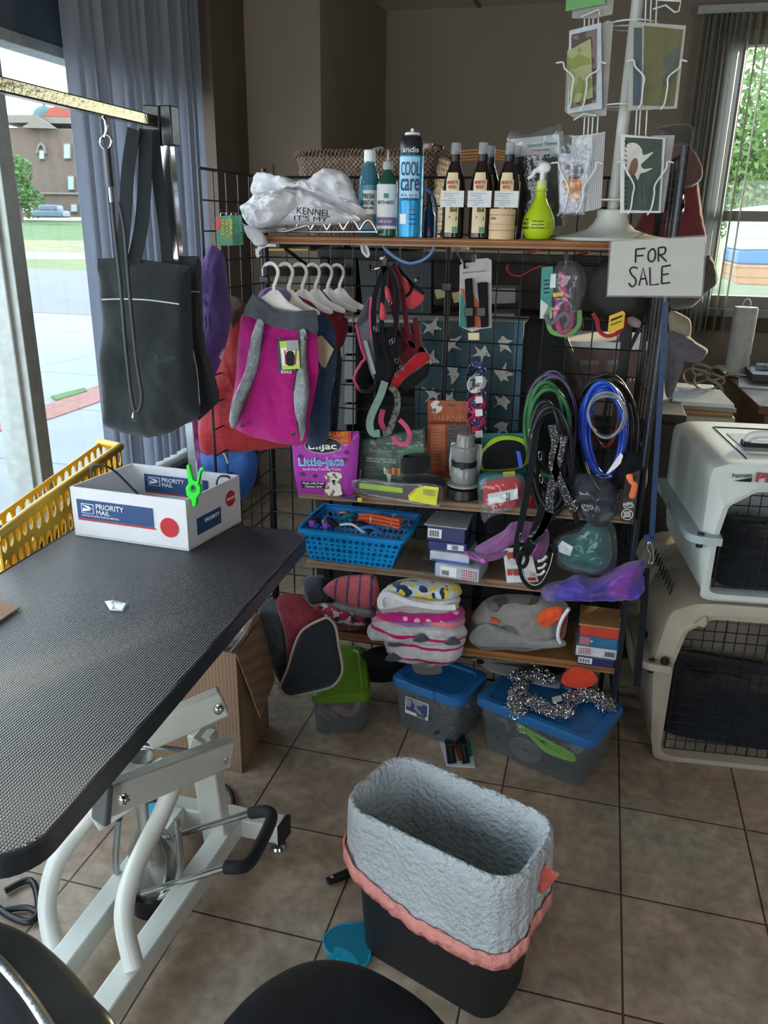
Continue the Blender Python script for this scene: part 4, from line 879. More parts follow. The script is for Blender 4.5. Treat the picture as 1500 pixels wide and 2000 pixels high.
solo('desk_papers',MB().box8([a(1442,757)+V(0,0,.001),a(1520,764)+V(0,0,.001),a(1520,742)+V(0,0,.001),a(1442,739)+V(0,0,.001)],[a(1442,757)+V(0,0,.008),a(1520,764)+V(0,0,.008),a(1520,742)+V(0,0,.008),a(1442,739)+V(0,0,.008)]),CARD,'white papers on the rear desk right of the towel roll','paper',sm=0)
g=thing('desk_organizer','dark tray with a wire basket on the rear desk','tray'); Q=YP(4.75)
obj('tray',MB().slab(on(Q,[(1462,722),(1540,726),(1540,738),(1460,735)]),(0,1,0),.3),BLK,g,sm=0); s=MB()
for y in (694,706,716): s.tube([Q(1465,y),Q(1540,y+2)],.002,6)
s.tube([Q(1465,694),Q(1465,722)],.002,6).tube([Q(1495,694),Q(1495,722)],.002,6); obj('wire_sides',s,CHR,g)
obj('inner_box',MB().slab(on(YP(4.8),[(1478,710),(1530,712),(1530,722),(1476,720)]),(0,1,0),.05),mat('mat_glassy','#9fb0b0',rough=.2),g,sm=0)
FC=mat('putty_metal','#a09f99',rough=.5,nz=.05)
g=thing('filing_cabinet','putty coloured metal filing cabinet behind the pet crates','cabinet')
q=[YP(3.1)(1300,808),YP(3.1)(1438,811)]; ztop=q[0].z; x0,x1=q[0].x,q[1].x
obj('cabinet_body',MB().box(((x0+x1)/2,3.45,ztop/2),(x1-x0,.7,ztop)),FC,g,sm=0,bev=.006)
obj('drawer',MB().box(((x0+x1)/2,3.09,ztop*.8),(x1-x0-.03,.02,ztop*.3)),FC,g,sm=0,bev=.004); obj('drawer',MB().box(((x0+x1)/2,3.09,ztop*.45),(x1-x0-.03,.02,ztop*.3)),FC,g,sm=0,bev=.004)
obj('lock',MB().lathe([(.008,0),(.008,.008)],V((x0+x1)/2,3.08,ztop*.93),12,axis=(0,-1,0)),CHR,g)
for i,(c_,l,dx) in enumerate((('#b48a66','manila folder at the bottom of the paper pile on the filing cabinet',0),('#8d8b85','grey folder in the middle of the paper pile on the filing cabinet',.01),('#c7d3de','loose white papers topping the pile on the filing cabinet',.0))):
    solo('folder',MB().box8([V(x0+.02+dx,3.12+dx,ztop+.016*i),V(x0+.235+dx,3.12,ztop+.016*i),V(x0+.22,3.42,ztop+.016*i),V(x0+.04,3.42,ztop+.016*i)],[V(x0+.02+dx,3.12+dx,ztop+.016*i+.014),V(x0+.235+dx,3.12,ztop+.016*i+.014),V(x0+.22,3.42,ztop+.016*i+.014),V(x0+.04,3.42,ztop+.016*i+.014)]),mat('mat_'+c_[1:],c_,rough=.8),l,'papers',sm=0)
s=MB()
for k,(cx,cy,rx,rz) in enumerate(((1360,735,26,14),(1385,745,30,16),(1400,730,22,12),(1370,722,18,10))):
    s.tube([YP(3.5)(cx+rx*math.cos(t*PI/10),cy+rz*math.sin(t*PI/10)) +V(0,.03*math.sin(t*PI/5),0) for t in range(20)],.0045,6,closed=True)
s.tube(on(YP(3.5),[(1380,740),(1405,752),(1412,770),(1410,790)],5,False),.006,6)
solo('cable_bundle',s,mat('grey_cable','#8b8578',rough=.6),'tangled grey cables on the filing cabinet','cable',sm=80)
# ================================================================ GROOMING TABLE
zt_=.75; T_=ZP(zt_)
RUB=mat('ribbed_black_rubber','#3a3d40',rough=.36,nz=.06,ns=6,bump=0,spec=.9)
def rubber():
    m=RUB; t=m.node_tree; N=t.nodes; L=t.links; b=N['Principled BSDF']; tc=N.new('ShaderNodeTexCoord'); sx=N.new('ShaderNodeSeparateXYZ'); L.new(tc.outputs['Object'],sx.inputs[0])
    def M(op,a,b_=None):
        q=N.new('ShaderNodeMath'); q.operation=op
        for i,x in enumerate((a,b_)):
            if x is None: continue
            if isinstance(x,(int,float)): q.inputs[i].default_value=x
            else: L.new(x,q.inputs[i])
        return q.outputs[0]
    k=2*PI/.011
    h=M('MULTIPLY',M('SINE',M('MULTIPLY',sx.outputs[0],k)),M('SINE',M('MULTIPLY',sx.outputs[1],k)))
    h=M('ABSOLUTE',h); bp=N.new('ShaderNodeBump'); bp.inputs['Strength'].default_value=1; bp.inputs['Distance'].default_value=.0035; L.new(h,bp.inputs['Height']); L.new(bp.outputs[0],b.inputs['Normal'])
rubber()
gt=thing('grooming_table','large grooming table with black ribbed top on a white steel lift frame','table')
cor=[T_(600,1040),T_(90,1680),T_(-330,1690),T_(0,1078)]
# top outline: rounded quad on the table plane
P0=T_(607,1040); P1=T_(38,1690); 
tw=.62
dx=(P1-P0).normalized(); px_=Vector((dx.y,-dx.x,0)); 
if px_.x>0: px_=-px_
Lt=(P1-P0).length; ctr=P0+dx*Lt/2+px_*tw/2
ang=math.atan2(dx.y,dx.x)
def ring(z,grow=0,r=.07): return [RZ((ctr.x,ctr.y,z),ang)@V(x,y,0) for x,y in rr(Lt+grow,tw+grow,r,8)]
obj('table_top',MB().loft([ring(zt_-.028),ring(zt_-.004),ring(zt_-.0,-.008)]),RUB,gt,sm=40)
obj('edge_band',MB().loft([ring(zt_-.032,-.01),ring(zt_-.034,.008),ring(zt_-.001,.008),ring(zt_+.001,.0),ring(zt_-.0015,-.006)],cap0=True,cap1=False),mat('black_edge_trim','#23282d',rough=.35,nz=.03),gt,sm=40)
FR=plastic('cream_white_enamel','#d2d3c9',rough=.3,nz=.03)
# rails on the floor
F0=ZP(.06)
def rail(a,b,w=.05,name='base_rail'): return obj(name,MB().bar(a,b,w,.055),FR,gt,bev=.004)
rail(ZP(.075)(470,1590),ZP(.075)(180,2010)); rail(ZP(.075)(345,1590),ZP(.075)(30,2010))
rail(ZP(.07)(300,1572),ZP(.07)(552,1620),.05,'cross_rail'); obj('end_plug',MB().bar(ZP(.07)(552,1620),ZP(.07)(558,1622),.052,.057),BLK,gt)
ft=ZP(.0)(543,1655); obj('levelling_foot',MB().lathe([(.022,0),(.024,.006),(.02,.012),(.006,.014),(.006,.05)],(ft.x,ft.y,.0),20),CHR,gt)
Yp=1.60
colb=ZP(.09)(430,1625); 
def bm(q,w,h=None,name='frame_bar',Y=None):
    pts=[YP(y)(*p) for p,y in q]; s=MB()
    for a,b in zip(pts,pts[1:]): s.bar(a,b,w,h)
    return obj(name,s,FR,gt,bev=.004)
yb=colb.y
bm([((395,1430),yb),((428,1650),yb)],.062,.04,'upright'); bm([((275,1450),yb+.02),((290,1580),yb+.02)],.05,.035,'upright')
# two pairs of lift arms
def arm(a,b,w,h,name='lift_arm'): return obj(name,MB().bar(a,b,w,h),FR,gt,bev=.005)
arm(YP(yb-.12)(285,1436),YP(yb-.02)(437,1368),.035,.07); arm(YP(yb-.34)(205,1562),YP(yb-.03)(446,1468),.035,.07)
obj('arm_cap',MB().bar(YP(yb-.36)(193,1570),YP(yb-.345)(207,1564),.045,.085),mat('grey_end_cap','#55585b',rough=.5),gt,bev=.004)
bm([((390,1455),yb),((398,1430),yb)],.07,.03,'bracket')
arm(YP(yb-.3)(180,1600),YP(yb-.16)(330,1500),.03,.06)
def bolt(P,q): p=P(*q); obj('bolt',MB().lathe([(.011,0),(.012,.004),(.009,.005),(.009,.014),(.006,.016)],p,12,axis=(.3,-1,0)),CHR,gt)
bolt(YP(yb-.06),(367,1386)); bolt(YP(yb-.045),(428,1383)); bolt(YP(yb-.05),(438,1480)); bolt(YP(yb-.36),(243,1558))
# curved legs
def leg(q): 
    pts=crv(q,6); obj('curved_leg',MB().tube(pts,.021,8,sq=True),FR,gt,sm=60)
leg([YP(yb-.16)(352,1500),YP(yb-.22)(315,1590),YP(yb-.32)(262,1700),YP(yb-.38)(242,1790),YP(yb-.42)(262,1890)])
leg([YP(yb-.2)(200,1560),YP(yb-.22)(165,1605),YP(yb-.28)(112,1680),YP(yb-.33)(92,1770),YP(yb-.38)(108,1860)])
# hydraulic pump
hp=YP(yb-.16)(300,1700); 
obj('pump_cylinder',MB().lathe([(.05,0),(.052,.02),(.052,.11),(.03,.16),(.026,.17),(.026,.36)],(hp.x,hp.y,.05),28),mat('satin_chrome','#a9aba8',rough=.25,metal=.9,nz=.05),gt)
obj('pump_base',MB().lathe([(.06,0),(.06,.05)],(hp.x,hp.y,.0),24),BLK,gt)
obj('pump_shroud',MB().tube(crv([YP(yb-.2)(232,1600),YP(yb-.2)(228,1700),YP(yb-.2)(262,1755),YP(yb-.19)(330,1745),YP(yb-.17)(352,1690),YP(yb-.16)(345,1600)],5),.008,8),mat('satin_chrome'),gt)
obj('blue_sticker',MB().slab(on(YP(yb-.21),[(290,1570),(310,1566),(306,1612),(292,1610)]),FW,.002),mat('sticker_blue','#3f9fc4'),gt)
obj('cross_rod',MB().tube([YP(yb-.05)(275,1455),YP(yb-.02)(372,1468)],.007,10),mat('satin_chrome'),gt)
# pedal
pd=MB().tube([YP(yb-.12)(345,1632),YP(yb-.22)(495,1586)],.007,10).tube([YP(yb-.3)(280,1745),YP(yb-.4)(440,1694)],.007,10)
obj('pedal_rod',pd,CHR,gt,sm=60)
obj('pedal_grip',MB().tube(crv([YP(yb-.22)(492,1588),YP(yb-.24)(520,1585),YP(yb-.26)(530,1600),YP(yb-.33)(505,1655),YP(yb-.39)(480,1690),YP(yb-.4)(440,1694)],5),.0125,12),mat('black_foam','#1c2026',rough=.8),gt,sm=60)
# ---- grooming arm
PA=1.88
post0=YP(PA)(383,905); ptop=YP(PA)(322,232)
ga=thing('restraint_post','chrome square grooming post with a horizontal bar clamped to the table','grooming arm')
obj('post',MB().bar(V(post0.x,PA,zt_-.06),V(ptop.x,PA,ptop.z),.026),CHR,ga,bev=.003)
za=YP(PA)(305,240).z; e0=V(ptop.x-.02,PA-.005,za); e1=ZP(za)(-60,152)
obj('bar',MB().bar(e0,e1,.026,.026),mat('warm_reflection_chrome','#8e8468',rough=.16,metal=1,nz=.04),ga,bev=.003)  # orange reflection on the chrome is put into the bar's base colour
obj('corner_sleeve',MB().bar(V(ptop.x-.026,PA,za-.05),V(ptop.x-.02,PA,za+.035),.042,.05).bar(V(ptop.x+.012,PA,za-.05),V(ptop.x+.012,PA,za+.035),.03,.04),mat('dark_chrome_joint','#4a4c4e',rough=.3,metal=.7),ga,bev=.003)
obj('clamp',MB().box((post0.x,PA,zt_-.03),(.06,.05,.10)),BLK,ga,bev=.004)
def onbar(px):
    best=None
    for k in range(200):
        p=e0.lerp(e1,k/200); q=p
        v=proj_px(p)
        if best is None or abs(v[0]-px)<best[0]: best=(abs(v[0]-px),p)
    return best[1]
def proj_px(p):
    l=cam.matrix_world.inverted()@Vector(p); return (750+FPX*l.x/-l.z, 1000-FPX*l.y/-l.z)
# grooming loop leash
hk=onbar(205); PH=NP(hk,(0,-1,0))
g=thing('grooming_noose','thin black cord noose with a chrome snap hanging from the grooming bar','leash')
s=MB(); s.tube(on(PH,[(200,228),(206,236),(208,255),(204,268)],4,False),.0035,8).tube([PH(207+11*math.cos(k*PI/9),277+14*math.sin(k*PI/9)) for k in range(18)],.0025,6,closed=True)
obj('snap_hook',s,CHR,g,sm=70)
obj('sleeve',MB().tube([PH(209,290),PH(216,365)],.0075,10),mat('black_edge_trim'),g,sm=70); obj('crimp',MB().tube([PH(216,366),PH(219,395)],.005,8),CHR,g)
obj('cord',MB().tube(on(PH,[(219,395),(224,450),(236,560),(246,680),(258,782),(268,805),(277,775),(266,700),(252,560),(243,450),(232,395)],6,False),.0042,8),mat('black_cord','#30343a',rough=.5),g,sm=70)
obj('bead',MB().lathe([(.002,-.01),(.006,0),(.002,.012)],PH(262,815),10),CHR,g)
# black tote bag
hk2=onbar(278); Yb_=hk2.y-.012
TB=fabric('black_canvas','#262b2e',bs=20,bump=.3,nz=.05)
g=thing('tote_bag','black canvas tote bag hanging by its straps from the grooming bar','bag')
PB=YP(Yb_)
cloth('bag_front',[(190,505),(250,503),(372,520),(374,600),(378,700),(392,812),(330,846),(290,855),(240,846),(203,832),(198,720),(200,620)],PB,FW,.03,TB,'','',par=g,amp=.014,fr=9,sm=-6,p=6,back=1,K=10)
cloth('side_gusset',[(350,500),(388,500),(392,640),(402,700),(428,785),(388,822),(376,700),(372,560)],YP(Yb_+.07),FW,.02,TB,'','',par=g,amp=.01,fr=9,sm=-6,p=6,back=1,K=10)
s=MB(); s.ribbon(on(YP(Yb_-.022),[(262,252),(250,330),(244,430),(237,505),(240,540)],4,False),.032,.003); obj('strap',s,TB,g)
s=MB(); s.ribbon(on(YP(Yb_-.01),[(285,252),(283,350),(276,440),(262,510)],4,False),.034,.003); obj('strap',s,TB,g)
s=MB(); s.ribbon(on(YP(Yb_+.02),[(298,254),(310,360),(322,450),(328,520)],4,False),.030,.003); obj('strap',s,TB,g)
obj('top_hem',MB().tube(on(YP(Yb_-.032),[(199,585),(240,584),(290,586),(350,594)],4,False),.0018,6),mat('pale_piping','#c9cccc',rough=.6),g)
obj('piping',MB().tube(on(YP(Yb_+.045),[(362,569),(390,570)],0,False),.0014,6).tube(on(YP(Yb_+.045),[(366,640),(384,720),(390,790)],3,False),.0014,6),mat('pale_piping'),g)
ptext('Beach',mat('faint_print','#3c4347',rough=.8),g,(306,708),(346,706),YP(Yb_-.033),h=14)
# ---- on the table
BXW=mat('white_carton','#d9dadc',rough=.7,nz=.03); MB_=mat('postal_blue','#2b4a78',rough=.6,nz=.03)
g=thing('mailing_box','open white postal box with blue PRIORITY MAIL panels on the grooming table','box')
a0=T_(146,1058); a1=T_(380,1092); a2=T_(475,1050)
# size from its pixel corners: top rim z
def col(p,px,py):   # height of the pixel (px,py) above floor point p
    r=ray(px,py); k=math.hypot(p.x,p.y)/math.hypot(r.x,r.y); return HC+r.z*k
fl=T_(146,1046); fr_=T_(368,1090); h_=.135
bl_=None
u=(fr_-fl); W_=u.length; u.normalize(); v=Vector((-u.y,u.x,0)); 
top_r=ZP(zt_+h_)(467,930); ftop=ZP(zt_+h_)(368,975); 
c0=ZP(zt_+h_)(136,950); c1=ZP(zt_+h_)(362,978); c2=ZP(zt_+h_)(467,928); c3=ZP(zt_+h_)(257,906)
c3=c0+(c2-c1)
def dn(p,z=zt_+.004): return V(p.x,p.y,z)
def wall(a,b,th=.004):
    n=(b-a).cross(V(0,0,1)).normalized()*th
    return MB().box8([dn(a),dn(b),dn(b)-n,dn(a)-n],[a,b,b-n,a-n])
nF=(c1-c0).cross(V(0,0,1)).normalized()   # outward front normal
for a,b in ((c0,c1),(c1,c2),(c2,c3),(c3,c0)): obj('box_side',wall(a,b),BXW,g,sm=0)
obj('box_bottom',MB().box8([dn(c0,zt_+.001),dn(c1,zt_+.001),dn(c2,zt_+.001),dn(c3,zt_+.001)],[dn(c0,zt_+.006),dn(c1,zt_+.006),dn(c2,zt_+.006),dn(c3,zt_+.006)]),BXW,g,sm=0)
def face(a,b,n,x0,x1,y0,y1,m,name,o=.0012,par=None):     # fractions across, heights above the table
    p=a.lerp(b,x0); q=a.lerp(b,x1); return obj(name,MB().slab([dn(p,zt_+y0)+n*o,dn(q,zt_+y0)+n*o,dn(q,zt_+y1)+n*o,dn(p,zt_+y1)+n*o],n,.0012),m,par or g,sm=0)
def ftext(s_,m,a,b,n,x0,x1,y,h,o=.002): return lettering(s_,m,g,dn(a.lerp(b,x0),zt_+y)+n*o,dn(a.lerp(b,x1),zt_+y)+n*o,n,h,off=.001)
def eagle(a,b,n,x0,x1,y0,y1):
    face(a,b,n,x0,x1,y0,y1,INKW,'emblem_frame',.0020); d=.004; W=(x1-x0)
    face(a,b,n,x0+W*.06,x1-W*.06,y0+.0015,y1-.0015,MB_,'emblem_field',.0028)
    H=y1-y0
    def pt(x,y): return dn(a.lerp(b,x0+W*x),zt_+y0+H*y)+n*.0045
    s=MB(); s.slab([pt(.12,.9),pt(.7,.78),pt(.92,.5),pt(.6,.52),pt(.5,.64)],n,.001).slab([pt(.2,.58),pt(.55,.5),pt(.8,.38),pt(.12,.2)],n,.001)
    obj('emblem_wing',s,INKW,g,sm=0)
k=.135
face(c0,c1,nF,.05,.98*.6+.13,.052,.104,MB_,'blue_panel'); face(c0,c1,nF,.05,.73,.047,.051,INKR,'red_stripe')
eagle(c0,c1,nF,.09,.2,.068,.094)
ftext('PRIORITY',INKW,c0,c1,nF,.225,.47,.083,.014); ftext('MAIL',INKW,c0,c1,nF,.225,.345,.068,.012); ftext('UNITED STATES POSTAL SERVICE',INKW,c0,c1,nF,.09,.42,.06,.004)
# red round seals
def seal(a,b,n,x,y,r,m=INKR,name='red_seal'):
    c_=dn(a.lerp(b,x),zt_+y)+n*.0012; t=(b-a).normalized(); q=[c_+t*r*math.cos(k*PI/14)+V(0,0,r*math.sin(k*PI/14)) for k in range(28)]
    return obj(name,MB().slab(q,n,.0012),m,g,sm=0)
seal(c0,c1,nF,.85,.058,.026)
nR=(c2-c1).cross(V(0,0,1)).normalized(); 
face(c1,c2,nR,.16,.6,.03,.075,MB_,'blue_panel'); ftext('PRIORITY',INKW,c1,c2,nR,.3,.56,.055,.01); seal(c1,c2,nR,.8,.083,.022); ftext('FLAT RATE',INKW,c1,c2,nR,.72,.88,.082,.006,.0035)
nB=-(c2-c3).cross(V(0,0,1)).normalized(); nB=-nB if nB.dot(nF)<0 else nB
s3,s2=c3+nB*.004,c2+nB*.004
face(s3,s2,nB,.12,.72,.06,.11,MB_,'blue_panel'); eagle(s3,s2,nB,.16,.27,.078,.103); ftext('PRIORITY',INKW,s3,s2,nB,.29,.5,.092,.012); ftext('MAIL',INKW,s3,s2,nB,.29,.39,.078,.011); face(s3,s2,nB,.12,.72,.055,.059,INKR,'red_stripe')
# cables inside
b_=(c0+c2)/2
solo('black_cable',MB().tube(crv([dn(c3.lerp(c0,.6),zt_+.02)+u*.02,ZP(zt_+.14)(178,918)+V(0,0,.0),ZP(zt_+.15)(210,912),ZP(zt_+.11)(245,940),dn(b_,zt_+.03)],6),.003,8),BLK,'black cable looping out of the left of the postal box','cable',sm=70)
solo('black_cable',MB().tube(crv([dn(c2.lerp(b_,.3),zt_+.02),ZP(zt_+.12)(424,940),ZP(zt_+.135)(440,930),ZP(zt_+.12)(450,940),dn(c2.lerp(b_,.15),zt_+.05)],6),.003,8),BLK,'black cable loop in the right corner of the postal box','cable',sm=70)
# green clamp on the rim
GC=plastic('bright_green_plastic','#29e03a',rough=.3)
pc=c1.lerp(c2,.04); PC=NP(pc+nF*.008,(0,-1,0))
g2=thing('spring_clamp','bright green plastic spring clamp gripping the front corner of the postal box','clamp')
s=MB(); s.slab(on(PC,[(366,908),(371,906),(378,936),(386,940),(392,912),(400,913),(400,917),(395,919),(389,944),(394,950),(393,962),(386,972),(385,986),(378,990),(375,975),(366,966),(364,952),(370,944),(366,915)]),FW,.012)
obj('clamp_body',s,GC,g2,bev=.002); obj('clamp_eye',MB().slab([PC(379+6*math.cos(k*PI/8),953+8*math.sin(k*PI/8)) for k in range(16)],FW,.0135),mat('clamp_eye_shade','#1d8c2b',rough=.5),g2); obj('clamp_hole',MB().slab([PC(379+3*math.cos(k*PI/8),951+4*math.sin(k*PI/8)) for k in range(16)],FW,.0145),BLK,g2)
# folded paper scraps, tag, envelope
solo('sewn_tag',MB().add([T_(205,1178)+V(0,0,.004),T_(222,1182)+V(0,0,.012),T_(252,1180)+V(0,0,.004),T_(240,1196)+V(0,0,.002),T_(215,1194)+V(0,0,.003)],[(0,1,2,3,4)]),mat('white_satin','#d5d8da',rough=.4),'small crumpled white tag lying on the ribbed table top','tag',sol=.001)
solo('brown_envelope',MB().slab([T_(-60,1160)+V(0,0,.004),T_(0,1176)+V(0,0,.004),T_(40,1190)+V(0,0,.004),T_(0,1217)+V(0,0,.004),T_(-60,1260)+V(0,0,.004)],(0,0,1),.004),KRAFT,'brown envelope corner at the left edge of the table','envelope',sm=0)
# yellow plastic crate on the floor/left sill side
YEL=plastic('yellow_plastic','#e3b63a',rough=.4,alpha=1)
zc=.93
g=thing('yellow_basket','yellow slotted plastic laundry basket beyond the grooming table','basket')
b0=ZP(.90)(20,1010); b1=ZP(.93)(75,985)
PYB=lambda a,b,h0: (lambda u_,v_: a.lerp(b,u_)+V(0,0,-h0*(1-v_)))
A=YP(2.02)(52,1000); B_=YP(2.45)(222,870); A.z=B_.z=(A.z+B_.z)/2
A0=YP(1.98)(-10,1040)
def hwall(a,b,h,nu,nv,name='basket_side',taper=.0):
    s=MB(); holed(s,lambda u_,v_: a.lerp(b,u_)+V(taper*(1-v_),0,-h*(1-v_)),nu,nv,lambda i,j:.36); return obj(name,s,YEL,g,sm=0,sol=.004)
A2=A+V(-.30,-.02,0); B2=B_+V(-.30,0,0)
A=ZP(.80)(62,995); B_=ZP(.80)(235,872)
A2=ZP(.80)(10,1050)+V(-.02,0,0)
def low(p,z): return V(p.x,p.y,z)
hwall(A,B_,.3,14,4); hwall(A2,A,.3,5,5); hwall(A2+V(-.10,.10,0),A2,.3,3,4); hwall(B_+V(-.10,.03,0),B_,.3,3,4); hwall(A2+V(-.10,.10,0),B_+V(-.10,.03,0),.3,14,4)
obj('basket_rim',MB().tube([A2+V(-.10,.10,0),A2,A,B_,B_+V(-.10,.03,0)],.014,8),YEL,g,sm=60)
obj('basket_floor',MB().slab([low(A2+V(-.10,.10,0),.5),low(A2,.5),low(A,.5),low(B_,.5),low(B_+V(-.10,.03,0),.5)],(0,0,1),.01),YEL,g,sm=0)
mn=min(p.x for p in (A2,A,B_)); 
solo('side_stand',MB().box((A.x-.1,(A.y+B_.y)/2,.478),(.36,.8,.035)).box((A.x-.25,A.y-.05,.23),(.03,.03,.46)).box((A.x+.04,A.y-.05,.23),(.03,.03,.46)).box((A.x-.25,B_.y,.23),(.03,.03,.46)).box((A.x+.04,B_.y,.23),(.03,.03,.46)),ALU,'low metal stand under the yellow basket by the window','stand')
# cables and power things under the table, left
s=MB(); s.tube(on(ZP(.012),[(10,1740),(60,1720),(75,1770),(60,1800),(20,1790),(-20,1760)],6,False),.008,8).tube(on(ZP(.012),[(0,1780),(60,1775),(100,1820),(110,1870),(105,1920)],6,False),.007,8)
solo('black_hose',s,BLK,'black power cables curled on the floor under the left of the table','cable',sm=70)
s=MB(); s.tube(on(ZP(.010),[(430,1530),(450,1545),(456,1575),(440,1600)],6,False),.006,8)
solo('black_hose',s,BLK,'black cord curving on the floor beside the cardboard box','cable',sm=70)
# carton under / beside the table
KR=mat('corrugated_cardboard','#8f7560',rough=.9,pat=('stripe',['#927862','#84694f'],0,90,[.5]),nz=.08,ns=10,bump=.05)
g=thing('cardboard_box','open corrugated cardboard box on the floor behind the lift frame','box')
f0=ZP(0)(300,1500); f1=ZP(0)(480,1530)
yk=2.0; 
q=[YP(1.80)(300,1290),YP(1.80)(468,1278),YP(1.80)(486,1530),YP(1.80)(330,1500)]
zt2=q[1].z
fx0,fx1=q[1].x-.36,q[2].x-.02; y0=1.80; y1=2.05
for a,b in (((fx0,y0),(fx1,y0)),((fx1,y0),(fx1-.02,y1)),((fx1-.02,y1),(fx0,y1)),((fx0,y1),(fx0,y0))):
    A_=V(a[0],a[1],zt2); B__=V(b[0],b[1],zt2); n=(B__-A_).cross(V(0,0,1)).normalized()*.005
    obj('box_side',MB().box8([low(A_,.0),low(B__,.0),low(B__,.0)-n,low(A_,.0)-n],[A_,B__,B__-n,A_-n]),KR,g,sm=0)
obj('box_flap',MB().slab([V(fx1,y0,zt2),V(fx1-.02,y1,zt2),YP(1.98)(536,1330),YP(1.80)(508,1402)],(.6,-.5,.5),.005),mat('corrugated_cardboard'),g,sm=0)
obj('box_flap',MB().slab([V(fx1-.02,y0,zt2),V(fx1-.02,y1,zt2),YP(1.98)(498,1200),YP(1.85)(480,1235)],(.9,-.2,.1),.005),KRAFT,g,sm=0)
solo('bin_liner',MB().puff(on(YP(1.92),[(425,1268),(450,1225),(485,1205),(490,1225),(470,1270),(440,1282)],4),FW,.02,amp=.01,fr=50),film('milky_film','#cfd3d6',.3),'crumpled clear plastic bag sticking out of the cardboard box','bag')
# ================================================================ WASTE BIN (front)
BX=thing('waste_bin','black plastic waste bin in the foreground','bin')
rc=[ZP(.385)(*p) for p in ((778,1485),(684,1578),(988,1732),(1084,1614))]
cx=sum((p for p in rc),Vector())/4
ax=((rc[2]-rc[1])+(rc[3]-rc[0])).normalized(); an=math.atan2(ax.y,ax.x)
bw=((rc[2]-rc[1]).length+(rc[3]-rc[0]).length)/2+.02; bd=((rc[0]-rc[1]).length+(rc[3]-rc[2]).length)/2+.01
def bring(z,w,d,r,n=14): return [RZ((cx.x,cx.y,z),an)@V(x,y,0) for x,y in rr(w,d,r,n)]
s=MB().loft([bring(.0,bw*.86,bd*.80,.05),bring(.012,bw*.89,bd*.84,.055),bring(.375,bw,bd,.06),bring(.39,bw+.015,bd+.015,.065),bring(.392,bw,bd,.06),bring(.375,bw-.01,bd-.01,.055),bring(.02,bw*.87,bd*.82,.05)])
obj('bin_body',s,mat('black_bin_plastic','#15171b',rough=.55,nz=.1,ns=120,bump=.12,bs=300),BX,sm=50)
LINER=mat('white_bin_liner','#cfd8dd',rough=.25,nz=.04,bump=.75,bs=85,ns=20,alpha=.9,spec=.8)
lg=thing('bin_liner','translucent white bin liner folded over the rim of the black waste bin','bin liner')
def wav(ring,amp,fr,seed):
    out=[]
    c_=sum(ring,Vector())/len(ring)
    for i,p in enumerate(ring):
        d=(p-c_); d.z=0; d.normalize(); pp=Vector((p.x*1.6,p.y*1.6,p.z*.35)); n_=noise.noise(pp*fr)+.4*noise.noise(pp*fr*2.3)
        out.append(p+d*amp*n_+V(0,0,amp*.4*noise.noise(p*fr*1.3+Vector((seed,5,1)))))
    return out
def dens(ring,k=3):
    o=[]
    for i,p in enumerate(ring):
        q=ring[(i+1)%len(ring)]
        L=max(1,int((q-p).length/.006))
        for j in range(L): o.append(p.lerp(q,j/L))
    return o
def res(ring,n=240):
    L=[0]; m=len(ring)
    for i in range(m): L.append(L[-1]+(ring[(i+1)%m]-ring[i]).length)
    out=[];j=0
    for k in range(n):
        t=L[-1]*k/n
        while L[j+1]<t: j+=1
        f=(t-L[j])/(L[j+1]-L[j]+1e-9); out.append(ring[j].lerp(ring[(j+1)%m],f))
    return out
def LR(z,w,d,r,amp,seed): return wav(res(bring(z,w,d,r)),amp,28,seed)
rings=[LR(.03,bw*.78,bd*.70,.05,.006,1),LR(.1,bw*.82,bd*.75,.05,.008,2),LR(.18,bw*.84,bd*.78,.05,.009,2.2),LR(.26,bw*.87,bd*.82,.05,.009,2.5),LR(.33,bw*.91,bd*.87,.052,.006,3),LR(.375,bw-.026,bd-.026,.055,.003,4),LR(.396,bw-.004,bd-.004,.06,.003,5),LR(.402,bw+.008,bd+.008,.065,.003,6),LR(.396,bw+.02,bd+.02,.068,.003,7),LR(.37,bw+.024,bd+.024,.07,.004,8),LR(.33,bw+.022,bd+.024,.07,.007,8.3),LR(.285,bw+.02,bd+.026,.07,.009,8.6)]
def hemz(p):   # the hem hangs lowest at the front, riding up at the left side
    l=RZ((cx.x,cx.y,0),an).inverted()@p
    return .235+ .055*max(0,-l.x/(bw/2)) - .03*max(0,-l.y/(bd/2)) + .012*noise.noise(p*14)
h=LR(.24,bw+.026,bd+.034,.07,.006,9); h=[V(p.x,p.y,hemz(p)) for p in h]; rings.append(h)
s=MB(); s.loft(rings,cap0=True,cap1=False); obj('liner_film',s,LINER,lg,sm=180)
PKM=mat('coral_drawstring','#ef9c93',rough=.35,nz=.06,bump=.5,bs=50,alpha=.95)
s=MB(); c_=sum(h,Vector())/len(h); o1=[];o2=[];o3=[]
for i,p in enumerate(h):
    d=p-c_; d.z=0; d.normalize(); sg=.004+.004*abs(noise.noise(p*9))
    o1.append(p+d*.003+V(0,0,.026)); o2.append(p+d*sg+V(0,0,.004)); o3.append(p+d*sg*.9+V(0,0,-.012))
s.loft([o1,o2,o3],False,False); obj('drawstring_hem',s,PKM,lg,sm=180,sol=.0012)
Pt=NP(RZ((cx.x,cx.y,0),an)@V(-bw/2-.01,-.02,.3),(0,-1,0))
obj('drawstring_tab',MB().puff(on(Pt,[(671,1634),(684,1633),(692,1650),(690,1672),(678,1664),(670,1650)],3),FW,.006,amp=.004,fr=40),mat('hot_coral','#ee6f6c',rough=.4),lg)
Pt=NP(RZ((cx.x,cx.y,0),an)@V(bw/2+.01,.0,.25),(0,-1,0))
